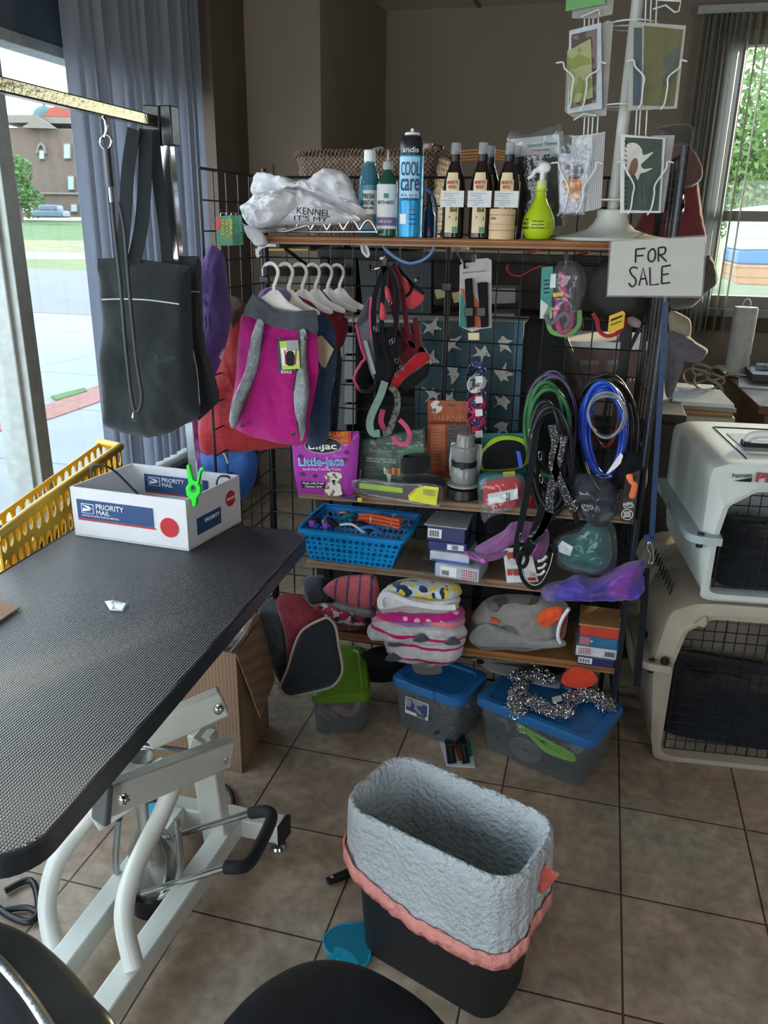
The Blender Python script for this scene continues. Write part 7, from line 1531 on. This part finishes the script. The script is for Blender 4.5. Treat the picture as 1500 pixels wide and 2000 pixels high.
g,M=stackb(893,2.17,.135,.12,.042,-.10,BX2,'lowest white and blue box of the pile, leaning out over the third board',zc)
stick(g,M,.015,.06,.008,.034,mat('brick_print','#a34a52',pat=('plaid',['#a34a52','#d8c8cc','#d8c8cc'],(0,2),140,.7)),'brick_print'); stick(g,M,-.05,.0,.005,.036,INKW); bars(g,M,-.046,-.022,.008,.024); 
obj('blue_side',MB().slab([M@V(-.0685,y,z) for y,z in ((.0,.004),(.12,.004),(.12,.038),(.0,.038))],M.to_3x3()@V(-1,0,0),.001),mat('royal_print','#3a6fc8'),g,sm=0)
obj('clamshell',MB().slab([M@V(x,y,.004) for x,y in ((-.10,-.012),(.085,-.012),(.085,.135),(-.10,.135))],(0,0,1),.002),CLEAR,g,sm=0)
g,M=stackb(877,2.19,.12,.12,.030,-.05,mat('pale_blue_box','#c6cbd8',rough=.5),'second box from the bottom with a pale side in the third board pile',zc+.043)
stick(g,M,-.055,.058,.001,.006,mat('royal_print')); lettering('FURminator',INKG,g,M@V(.03,-.002,.02),M@V(-.03,-.002,.02),(0,-1,0),.006,off=.0005) if False else None
obj('clamshell',MB().slab([M@V(x,y,.002) for x,y in ((-.085,-.006),(.07,-.006),(.07,.13),(-.085,.13))],(0,0,1),.002),CLEAR,g,sm=0)
g,M=stackb(872,2.20,.115,.12,.026,.03,mat('indigo_box','#34407a',rough=.5),'indigo box with white barcode sticker in the third board pile',zc+.075)
stick(g,M,.0,.05,.004,.022,INKW); bars(g,M,.014,.034,.006,.02)
g,M=stackb(868,2.20,.115,.12,.048,-.02,BX1,'topmost violet box with a grey top in the third board pile',zc+.103)
stick(g,M,-.054,-.012,.01,.038,INKW); bars(g,M,-.05,-.018,.014,.034); obj('grey_top',MB().box8([M@V(x,y,.0485) for x,y in ((-.066,-.006),(.064,-.006),(.058,.125),(-.058,.125))],[M@V(x,y,.052) for x,y in ((-.066,-.006),(.064,-.006),(.058,.125),(-.058,.125))]),GT,g,sm=0)
# purple slippers / boots
PLM=fabric('plum_suede','#8c5a8c',bs=16); 
g=thing('dog_boots','plum purple soft dog shoes with a pink pull tab on the third board','shoes')
cloth('boot_upper',[(930,1068),(960,1050),(985,1035),(1000,1020),(1020,1025),(1018,1050),(1000,1065),(975,1080),(945,1088),(930,1080)],YP(2.18),FW,.03,PLM,'','',par=g,amp=.008)
cloth('boot_upper',[(1000,1022),(1030,1018),(1068,1030),(1072,1065),(1060,1088),(1040,1092),(1030,1060),(1005,1050)],YP(2.19),FW,.03,PLM,'','',par=g,amp=.01)
cloth('boot_sole',[(908,1076),(935,1082),(965,1085),(990,1075),(980,1090),(945,1098),(920,1092)],YP(2.155),FW,.014,PLM,'','',par=g)
obj('pink_edge',MB().tube(on(YP(2.138),[(908,1077),(920,1088),(942,1096),(950,1094)],4,False),.003,6),mat('orchid_pink','#d06ad0',rough=.5),g,sm=60); obj('pink_pull',MB().puff(on(YP(2.135),[(938,1092),(946,1092),(948,1100),(940,1100)],3),FW,.004),mat('orchid_pink'),g,sm=60)
obj('pink_tab',MB().ribbon(on(YP(2.15),[(1050,1055),(1044,1070),(1034,1085)],3,False),.012,.004),mat('orchid_pink'),g)
g=thing('product_card','white and red carded product lying behind the studded harness loop','package')
obj('card',MB().slab(on(YP(2.16),[(982,1072),(1035,1066),(1052,1136),(990,1138)]),(0,-1,.3),.003),CARD,g,sm=0)
for k,q in enumerate(([(990,1112),(1000,1112),(1000,1124),(991,1124)],[(1002,1112),(1018,1112),(1018,1124),(1003,1124)],[(1030,1128),(1046,1128),(1047,1134),(1031,1134)],[(988,1080),(1010,1078),(1012,1096),(994,1096)])): obj('red_print',MB().slab(on(YP(2.145),q),(0,-1,.3),.001),mat('brick_red_print','#a8402c'),g,sm=0)
ptext('Dura',INKR,g,(1036,1124),(1046,1124),YP(2.14),h=7); obj('bone_print',MB().slab(on(YP(2.143),[(994,1094),(1000,1090),(1008,1096),(1004,1104),(996,1102)],3),FW,.001),mat('cream_paper'),g,sm=0)
solo('white_zip_item',MB().tube(on(YP(2.15),[(1050,1096),(1060,1094),(1068,1086)],3,False),.005,6).tube(on(YP(2.15),[(1050,1110),(1060,1108),(1066,1100)],3,False),.004,6).tube(on(YP(2.15),[(1046,1122),(1056,1122),(1064,1114)],3,False),.004,6),INKW,'white plastic links inside the black loop on the third board','clip',sm=60)
g=thing('bagged_cloth','teal cloth in a crinkled clear bag at the right of the third board','package')
obj('teal_cloth',MB().puff(on(YP(2.20),[(1095,1050),(1130,1040),(1150,1020),(1180,1025),(1195,1060),(1192,1100),(1170,1115),(1120,1110),(1092,1090)],4),FW,.045,amp=.02,fr=22),fabric('deep_teal_cloth','#14605c'),g,sm=60)
obj('white_tag',MB().slab(on(YP(2.145),[(1090,1066),(1098,1056),(1120,1068),(1113,1086),(1092,1078)]),FW,.001),CARD,g,sm=0)
obj('clear_bag',MB().puff(on(YP(2.19),[(1085,1048),(1130,1030),(1160,1012),(1195,1020),(1205,1060),(1200,1115),(1150,1122),(1100,1112),(1083,1085)],4),FW,.06,amp=.02,fr=40,back=.4),CLEAR,g,sm=60)
solo('black_pouch',MB().puff(on(YP(2.24),[(1180,1080),(1215,1070),(1245,1085),(1240,1120),(1200,1128),(1170,1118)],4),FW,.04,amp=.01),BLKF,'black padded pouch behind the purple jacket','pouch',sm=60)
TD=fabric('purple_blue_taffeta','#5a45a8',rough=.35,bs=8,bump=.9,pat=('blobs',['#5040a4','#7a3f9c','#6a5a90'],7,.52))
cloth('puffer_jacket',[(1060,1148),(1075,1138),(1100,1134),(1125,1122),(1150,1130),(1180,1128),(1215,1105),(1240,1095),(1262,1100),(1262,1150),(1240,1164),(1200,1168),(1120,1170),(1062,1168)],YP(2.17),FW,.05,TD,'purple and blue shiny jacket folded at the right front of the third board','jacket',amp=.03,fr=20,p=3)
# ================================================================ LOWEST BOARD
KN=dict(rough=.95,bs=14,bump=.5)
def knit(name,pat): return fabric(name,'#ffffff',pat=pat,**KN)
K1=knit('grey_magenta_stripe_knit',('stripe',['#c9c5c6','#c21f66'],2,22,[.82])); K2=knit('magenta_dot_knit',('dots',['#c62482','#f0b6d2'],28,.33,.15)); K3=knit('coral_lilac_stripe_knit',('stripe',['#e88a86','#8d78b4'],2,40,[.6])); K4=knit('navy_white_print_knit',('blobs',['#c8d2dc','#1f3858','#e8cc4a'],26,.55)); K5=fabric('cream_white_fleece','#dcdcdc',bs=12)
PY=2.12
def sweater(pts,Y,th,m,label,amp=.012,**k): return cloth('folded_sweater',pts,YP(Y),(0,-1,.15),th,m,label,'sweater','folded dog sweaters piled high on the lowest board',amp=amp,fr=18,p=3.5,back=1.6,**k)
sweater([(752,1240),(800,1236),(900,1240),(905,1262),(898,1284),(870,1297),(800,1292),(765,1286),(752,1262)],2.15,.05,K1,'lowest grey sweater with magenta stripes in the tall sweater pile',.014)
sweater([(720,1222),(745,1205),(800,1212),(870,1214),(905,1222),(912,1240),(890,1254),(830,1256),(770,1250),(722,1244)],2.14,.055,knit('grey_magenta_wide_knit',('stripe',['#c6c2c2','#c21f66'],2,17,[.84])),'second grey and magenta striped sweater, bulging left, in the tall pile',.016)
sweater([(730,1205),(780,1202),(840,1206),(900,1202),(908,1214),(895,1224),(830,1226),(760,1222),(730,1216)],2.15,.05,K3,'coral and lilac striped sweater in the middle of the tall pile')
sweater([(738,1192),(790,1190),(850,1192),(902,1190),(905,1204),(880,1211),(800,1212),(745,1208)],2.15,.05,K2,'magenta sweater with pale dots in the tall pile',.006)
sweater([(740,1176),(790,1172),(850,1180),(890,1182),(892,1192),(840,1194),(770,1192),(742,1190)],2.16,.045,fabric('heather_grey_knit','#b9b2b4',bs=14),'heather grey sweater under the white trimmed one')
sweater([(738,1172),(745,1155),(762,1146),(800,1158),(850,1166),(896,1166),(896,1180),(890,1188),(840,1184),(790,1176),(760,1172),(745,1186)],2.15,.05,K5,'white and cream trimmed sweater near the top of the tall pile',.012)
sweater([(758,1142),(800,1134),(850,1140),(895,1146),(900,1162),(870,1166),(810,1160),(764,1158)],2.16,.05,K4,'navy white and yellow patterned sweater on top of the tall pile')
for k,(px,py,Y,l) in enumerate(((822,1247,2.083,'second sweater'),(772,1256,2.09,'lowest sweater left'),(768,1284,2.10,'lowest sweater bottom left'),(884,1253,2.085,'lowest sweater right'))):
    sw=[o for o in bpy.data.objects if o.get('group')=='folded dog sweaters piled high on the lowest board'][1 if k==0 else 0]
    obj('grey_heart_patch',MB().puff(on(YP(Y),[(px-16,py+5),(px-10,py-4),(px,py-9),(px+10,py-5),(px+16,py+4),(px,py+8)],4),(0,-1,.15),.010,back=1,K=4),fabric('charcoal_knit','#4a4f56',bs=40),sw,sm=60)
solo('sweater_trim',MB().ribbon(on(YP(2.095),[(745,1188),(742,1172),(752,1160),(770,1164),(800,1176),(840,1184),(890,1186)],5,False),.016,.006),mat('white_knit_trim','#e8ebee',rough=.9),'bright white knit hem of the sweater near the top of the tall pile','hem',sm=50)
# left pile
def swl(pts,Y,m,l,th=.03): return cloth('folded_sweater',pts,YP(Y),(0,-1,.15),th,m,l,'sweater','folded sweaters at the left of the lowest board',amp=.012,fr=16,p=3.2,back=1.5)
swl([(600,1216),(650,1205),(700,1206),(730,1212),(732,1224),(690,1228),(610,1226)],2.22,knit('dark_plaid_knit',('plaid',['#4d4a55','#7b7880','#8a3040'],(0,2),22,.8)),'dark plaid sweater at the bottom of the left sweater pile')
swl([(612,1180),(650,1182),(690,1196),(716,1212),(710,1222),(680,1218),(640,1206),(612,1196)],2.19,knit('red_nordic_knit',('blobs',['#9c2a44','#c9c4c4','#35343a'],40,.56)),'red and grey patterned sweater sloping across the left pile')
swl([(640,1180),(690,1178),(732,1190),(730,1204),(710,1206),(670,1196)],2.21,fabric('grey_white_knit','#8d8f92'),'grey sweater between the coral and red ones in the left pile')
swl([(632,1148),(660,1128),(700,1122),(735,1126),(738,1180),(700,1188),(665,1172),(640,1160)],2.21,knit('coral_blue_plaid_knit',('stripe',['#d0686a','#5f4e80'],0,26,[.8])),'coral sweater with violet stripes on top of the left pile')
swl([(596,1128),(628,1126),(640,1150),(636,1176),(612,1180),(598,1160)],2.24,fabric('slate_knit','#474c55'),'slate grey sweater at the far left of the lowest board')
# camo coat
CM=fabric('camo_fleece','#6d665c',pat=('blobs',['#6b665e','#4a4039','#8d8a84'],6,.52),bs=10)
g=thing('camouflage_coat','grey brown and orange camouflage coat folded right of the tall sweater pile','coat')
cloth('coat_body',[(915,1225),(930,1190),(960,1165),(1010,1160),(1080,1168),(1108,1180),(1108,1215),(1098,1250),(1060,1262),(980,1262),(922,1258)],YP(2.24),FW,.06,CM,'','',par=g,amp=.02,fr=12,p=3)
cloth('orange_patch',[(1052,1200),(1065,1190),(1088,1184),(1100,1190),(1096,1206),(1080,1218),(1066,1226),(1050,1218)],YP(2.178),FW,.012,fabric('blaze_orange','#e8582c'),'','',par=g)
cloth('orange_patch',[(960,1206),(972,1210),(974,1218),(964,1216)],YP(2.185),FW,.008,fabric('blaze_orange'),'','',par=g)
cloth('grey_lining',[(920,1236),(950,1218),(1000,1232),(1060,1246),(1100,1250),(1095,1264),(1000,1264),(925,1258)],YP(2.18),FW,.02,fabric('pale_grey_fleece','#8d8f8c'),'','',par=g,amp=.008)
obj('white_trim',MB().tube(on(YP(2.165),[(1112,1188),(1100,1205),(1092,1225),(1090,1245),(1095,1256)],5,False),.008,8,flat=.7),mat('white_knit_trim'),g,sm=60); cloth('red_lining',[(1108,1200),(1104,1222),(1098,1246),(1094,1240),(1096,1220)],YP(2.172),FW,.006,fabric('dark_red_lining','#7a2026'),'','',par=g)
# boxes at right of the lowest board
zq=bz(3,.07)+.001
def lowbox(px,w,h,z,m,l,rot=0.0): return boxat(px,1250,2.19,w,.12,h,rot,m,l,z=z,grp='boxed products piled at the right of the lowest board')
g,M=lowbox(1168,.105,.028,zq,mat('navy_box','#272c5c',rough=.5),'lowest navy box with barcode at the right end of the lowest board'); stick(g,M,-.05,-.01,.006,.024,INKW); bars(g,M,-.048,-.014,.009,.021)
g,M=lowbox(1170,.125,.032,zq+.030,mat('white_box','#cfd0d6',rough=.5),'white box with red and blue print, second from the bottom at the right end'); stick(g,M,-.055,-.02,.006,.028,mat('brick_print'),'brick_print'); bars(g,M,.02,.05,.008,.024)
g,M=lowbox(1173,.12,.030,zq+.064,mat('ocean_blue_box','#2a6a94',rough=.5),'ocean blue box, third from the bottom at the right end'); stick(g,M,-.06,-.03,.004,.028,mat('rose_print','#b06a78')); lettering('+',INKW,g,M@V(-.03,-.002,.012),M@V(-.02,-.002,.012),FW,.01,off=.0005)
g,M=lowbox(1170,.115,.034,zq+.096,mat('red_orange_box','#c8442e',rough=.5,pat=('stripe',['#cf4a32','#a83424'],2,220,[.5])),'ribbed red orange box topmost at the right end of the lowest board')
obj('brown_lid',MB().box8([M@V(x,y,.034) for x,y in ((-.062,-.004),(.066,-.004),(.066,.125),(-.062,.125))],[M@V(x,y,.040) for x,y in ((-.062,-.004),(.066,-.004),(.066,.125),(-.062,.125))]),mat('brown_lid','#a87848',rough=.7),g,sm=0)
for k in range(3): solo('clamshell',MB().slab([V(YP(2.19)(1168,1250).x+x,2.185+y,zq+.0292+.034*k) for x,y in ((-.068,0),(.072,0),(.072,.13),(-.068,.13))],(0,0,1),.0012),CLEAR,('lowest','middle','upper')[k]+' clear clamshell edge between the boxes at the right end','clamshell',sm=0)
# ================================================================ FLOOR STORAGE BINS
def bin_(name,label,pts,h,mlid,fill,zl=None,rt=0,grp='clear storage bins on the floor under the rack',lip=.012):
    g=thing(name,label,'storage bin',grp)
    z=h; q=[ZP(z)(*p) for p in pts]   # lid corners: front-left, front-right, back-right, back-left
    c=sum(q,Vector())/4; ux=((q[1]-q[0])+(q[2]-q[3])).normalized(); an_=math.atan2(ux.y,ux.x); w=((q[1]-q[0]).length+(q[2]-q[3]).length)/2; d=((q[3]-q[0]).length+(q[2]-q[1]).length)/2
    def R_(z,ww,dd,r=.03): return [RZ((c.x,c.y,z),an_)@V(x,y,0) for x,y in rr(ww,dd,r,5)]
    CB=film('clear_bin_plastic','#b6c2c8',.10,.15,6,.1)
    obj('bin_body',MB().loft([R_(.004,w*.84,d*.8),R_(.0,w*.82,d*.78,.02),R_(.004,w*.85,d*.82),R_(h-.07,w*.90,d*.88),R_(h-.066,w*.93,d*.92),R_(h-.02,w*.95,d*.94),R_(h-.02,w*.94,d*.93),R_(h-.068,w*.915,d*.905),R_(.006,w*.84,d*.8)],True,True),CB,g,sm=40)
    obj('lid',MB().loft([R_(h-.024,w*.97,d*.97),R_(h-.026,w,d),R_(h-.006,w,d),R_(h,w-.012,d-.012),R_(h,w-.05,d-.05),R_(h-.006,w-.058,d-.058)],True,True),mlid,g,sm=40,bev=0)
    Mx=RZ((c.x,c.y,0),an_)
    return g,Mx,w,d
BL2=plastic('storage_lid_blue','#2a70ae',rough=.4)
g,M,w,d=bin_('storage_bin','clear bin with blue lid and a paper sticker, left of the larger blue lidded bin',[(740,1312),(890,1366),(966,1318),(845,1278)],.185,BL2,None)
nfr=M.to_3x3()@V(0,-1,0)
st_=obj('paper_sticker',MB().slab([M@V(x,-d/2*.90-.001,z) for x,z in ((-.07,.07),(.015,.07),(.015,.13),(-.07,.13))],nfr,.002),CARD,g,sm=0)
obj('sticker_print',MB().slab([M@V(x,-d/2*.90-.003,z) for x,z in ((-.066,.083),(.011,.083),(.011,.127),(-.066,.127))],nfr,.001),mat('slate_blue_print','#3a4a70',pat=('blobs',['#3a4a70','#8a90a0'],30,.52)),st_,sm=0)
s=MB()
for k in range(8): s.slab([M@V(-.025+.004*k,-d/2*.90-.0045,.073),M@V(-.023+.004*k,-d/2*.90-.0045,.073),M@V(-.023+.004*k,-d/2*.90-.0045,.085),M@V(-.025+.004*k,-d/2*.90-.0045,.085)],nfr,.0005)
obj('barcode',s,INKB,st_,sm=0)
obj('lid_latch',MB().box8([M@V(x,y,.162) for x,y in ((-.06,-d/2-.006),(.04,-d/2-.006),(.04,-d/2+.01),(-.06,-d/2+.01))],[M@V(x,y,.188) for x,y in ((-.055,-d/2-.004),(.035,-d/2-.004),(.035,-d/2+.01),(-.055,-d/2+.01))]),BL2,g,sm=0,bev=.002)
def fillers(M,w,d,h,n,seed,cols,where):
    rd=random.Random(seed); P5=('at the left end','left of the middle','in the middle','right of the middle','at the right end')
    for k in range(n):
        cc,nm=cols[k//5]; x=w*(-.34+.17*(k%5))+rd.uniform(-.01,.01); y=-d*.36+d*.2*(k//5)+rd.uniform(-.01,.01); z=.03+rd.uniform(.0,h*.45)
        a=rd.uniform(0,PI); L_=rd.uniform(.022,.038); pts=[M@V(x+L_*math.cos(a)*t+.008*math.sin(t*4),y+L_*math.sin(a)*t*.5,z+.02*math.cos(t*2+k)) for t in [-1,-.5,0,.5,1]]
        solo('packed_accessory',MB().tube(crv(pts,4),rd.uniform(.008,.015),6,flat=.5),plastic('packed_'+nm.replace(' ','_'),cc),'%s accessory packed %s of the %s'%(nm,P5[k%5],where),'pet accessory','items packed in the '+where,sm=60)
fillers(M,w*.8,d*.8,.15,20,1,[('#2c3350','navy'),('#6d3a4a','dull crimson'),('#30343a','black'),('#7d8aa0','grey blue')],'left blue lidded bin')
zl2=.185
g,M2b,w2,d2=bin_('storage_bin','larger clear bin with blue lid and chains on top, right front under the rack',[(918,1345),(1137,1455),(1240,1372),(1012,1310)],zl2,BL2,None)
fillers(M2b,w2*.84,d2*.82,.15,20,2,[('#26292f','jet black'),('#8d959a','silver grey'),('#5a2a30','maroon'),('#3c4654','steel blue')],'chain topped bin')
s=MB()
for k in range(2): s.tube(crv([M2b@V(-.06+.2*t,-d2*.36+.01*k,.125-.03*t-.02*k) for t in (0,.3,.6,.9)]+[M2b@V(.12,-d2*.34,.075),M2b@V(.04,-d2*.36,.085-.01*k),M2b@V(-.02,-d2*.35,.11)],4),.006,8)
solo('neon_cord',s,plastic('neon_green','#9ee82a'),'neon green cord coiled behind the clear wall of the chain topped bin','cord',sm=60)
s=MB()
for k in range(6): s.tube([M2b@V(-.02+(.012+.008*k)*math.cos(t*PI/12),-d2*.40,.055+(.008+.0055*k)*math.sin(t*PI/12)) for t in range(24)],.0022,6,closed=True)
solo('grey_coil',s,mat('grey_braid'),'flat grey cord spiral pressed against the front of the chain topped bin','cord',sm=60)
g,M3,w3,d3=bin_('storage_bin','clear bin with a lime green lid in the shade at the far left',[(566,1360),(684,1350),(750,1264),(646,1262)],.16,plastic('storage_lid_green','#5f8420',rough=.4),None)
fillers(M3,w3*.8,d3*.8,.13,15,3,[('#b07a68','tan'),('#8a5a58','rose brown'),('#4a4a50','charcoal')],'lime lidded bin')
solo('dark_floor_bag',MB().puff(on(YP(2.30),[(690,1290),(740,1262),(800,1275),(790,1320),(740,1330),(700,1318)],4),FW,.05),BLKF,'black bag lying in the shade between the lime and blue lidded bins','bag',sm=60)
# papers and orange cloth under the lowest board, on the big bin lid
ZL=ZP(zl2+.004)
g=thing('flyer','white printed flyer with a maroon picture lying on the big blue lid','flyer')
obj('sheet',MB().slab(on(ZL,[(920,1286),(1108,1298),(1092,1345),(1060,1340),(960,1312)]),(0,0,1),.001),CARD,g,sm=0)
obj('rose_picture',MB().slab(on(ZP(zl2+.0055),[(1062,1302),(1082,1298),(1106,1306),(1090,1318),(1066,1314)],3),(0,0,1),.0008),mat('maroon_blob_print','#5b2040'),g,sm=0); obj('oval_logo',MB().slab(on(ZP(zl2+.0055),[(930,1290),(940,1288),(946,1294),(936,1298)],3),(0,0,1),.0008),mat('maroon_blob_print'),g,sm=0)
for k in range(6): obj('text_line',MB().slab(on(ZP(zl2+.0055),[(960+k*12,1294+k*2),(1040,1299+k*1.2),(1040,1300+k*1.2),(960+k*12,1295+k*2)]),(0,0,1),.0006),INKG,g,sm=0)
cloth('orange_cloth',[(1100,1318),(1120,1304),(1152,1308),(1168,1328),(1150,1342),(1120,1344),(1098,1335)],YP(2.2),(0,-.6,.8),.012,fabric('safety_orange','#e0492a',bs=10),'safety orange cloth crumpled on the back of the big blue lid','cloth',amp=.016,fr=26)
# chains
CHN=mat('bright_steel_chain','#cfd2d6',rough=.15,metal=1,nz=.04,bump=0)
def links(path,r=.0013,L=.0115,spread=.008,per=3,seed=1):
    rd=random.Random(seed); s=MB(); pts=crv(path,10)
    for i,p in enumerate(pts):
        for k in range(per):
            c_=p+V(rd.uniform(-spread,spread),rd.uniform(-spread,spread),rd.uniform(-.1,.55)*spread); R=Matrix.Rotation(rd.uniform(0,PI),3,'Z')@Matrix.Rotation(rd.uniform(0,PI),3,'X')@Matrix.Rotation(rd.uniform(0,PI),3,'Y')
            s.tube([c_+R@V(L*math.cos(t*PI/5),.42*L*math.sin(t*PI/5),0) for t in range(10)],r,5,closed=True)
    return s
z_=zl2+.014
solo('choke_chain',links([ZP(z_)(1040,1312),ZP(z_)(1020,1330),ZP(z_)(1012,1355),ZP(z_)(1008,1372),ZP(z_-.02)(1012,1392),ZP(z_-.05)(1014,1400)],per=9,spread=.021,seed=1),CHN,'heap of steel chain spilling over the left front edge of the big blue lid','chain',sm=60)
solo('choke_chain',links([ZP(z_)(1038,1372),ZP(z_)(1062,1386),ZP(z_)(1085,1392),ZP(z_)(1110,1390)],per=10,spread=.020,seed=2),CHN,'heap of steel chain in the middle of the big blue lid','chain',sm=60)
solo('choke_chain',links([ZP(z_)(1112,1370),ZP(z_)(1135,1360),ZP(z_)(1160,1362),ZP(z_)(1185,1382)],per=10,spread=.022,seed=3),CHN,'heap of steel chain at the right on the big blue lid','chain',sm=60)
solo('choke_chain',links([ZP(z_+.01)(1005,1325),ZP(z_+.01)(1035,1314),ZP(z_+.01)(1062,1316),ZP(z_+.01)(1075,1330)],per=7,spread=.016,seed=4),CHN,'loop of steel chain at the back of the big blue lid','chain',sm=60)
for i,(px,py,zz,rr__,l) in enumerate(((988,1378,zl2+.004,.010,'steel ring lying on the left edge of the big blue lid'),(1020,1425,.15,.011,'steel ring dangling in front of the big clear bin'))):
    c_=ZP(zz)(px,py) if i==0 else NP(M2b@V(0,-d2/2-.012,0),nfr)(px,py); s=MB(); s.tube([c_+ (V(rr__*math.cos(t*PI/10),rr__*math.sin(t*PI/10),0) if i==0 else V(rr__*math.cos(t*PI/10),0,rr__*math.sin(t*PI/10))) for t in range(20)],.0014,6,closed=True); solo('steel_ring',s,CHN,l,'ring','steel rings on the chain heap',sm=60)
solo('paper_price_tag',MB().slab(on(ZP(z_+.022),[(1078,1362),(1096,1358),(1098,1368),(1080,1374)]),(0,0,1),.001),CARD,'small white price tag on the steel chain heap','tag',sm=0)
solo('blister_of_chain',MB().puff(on(YP(2.07),[(806,1298),(830,1296),(860,1300),(862,1314),(840,1318),(812,1314)],3),(0,-.5,.8),.012,amp=.008,fr=60),mat('smoky_film_shiny','#6f6a66',rough=.1,alpha=.7,bump=.2,bs=50,spec=1),'shiny wrapped brown item on the lid of the left blue bin','package',sm=60)
# hanging coat with pale piping below the table corner
g=thing('horse_vest','dark coat with pale piping and maroon back hanging below the table corner','coat')
cloth('maroon_shell',[(540,1170),(580,1160),(610,1185),(640,1210),(655,1235),(620,1300),(570,1330),(556,1240)],YP(1.99),FW,.02,fabric('maroon_shell','#7a2c38'),'','',par=g,amp=.01,p=3)
vest=[(632,1208),(645,1210),(656,1226),(662,1262),(669,1300),(666,1320),(650,1340),(625,1348),(590,1356),(565,1360),(550,1350),(548,1338),(562,1305),(575,1262),(592,1230)]
cloth('black_lining',vest,YP(1.95),FW,.012,fabric('black_lining','#1d2329',nz=.05),'','',par=g,amp=.004,p=5,sm=4)
obj('pale_piping',MB().tube(on(YP(1.945),vest,5),.0042,6,closed=True),mat('taupe_piping','#a89a8c',rough=.8),g,sm=60)
QG=fabric('quilted_charcoal','#45484f',rough=.5,bs=9,bump=.8)
cloth('quilted_side',[(505,1180),(540,1170),(560,1185),(562,1240),(575,1300),(560,1345),(530,1300),(515,1240)],YP(2.03),FW,.025,QG,'','',par=g,amp=.014,fr=18,p=3)
# ---------------------------------------------------------------- finish
for r in list(ROOTS): fin(r)
bpy.context.view_layer.update()
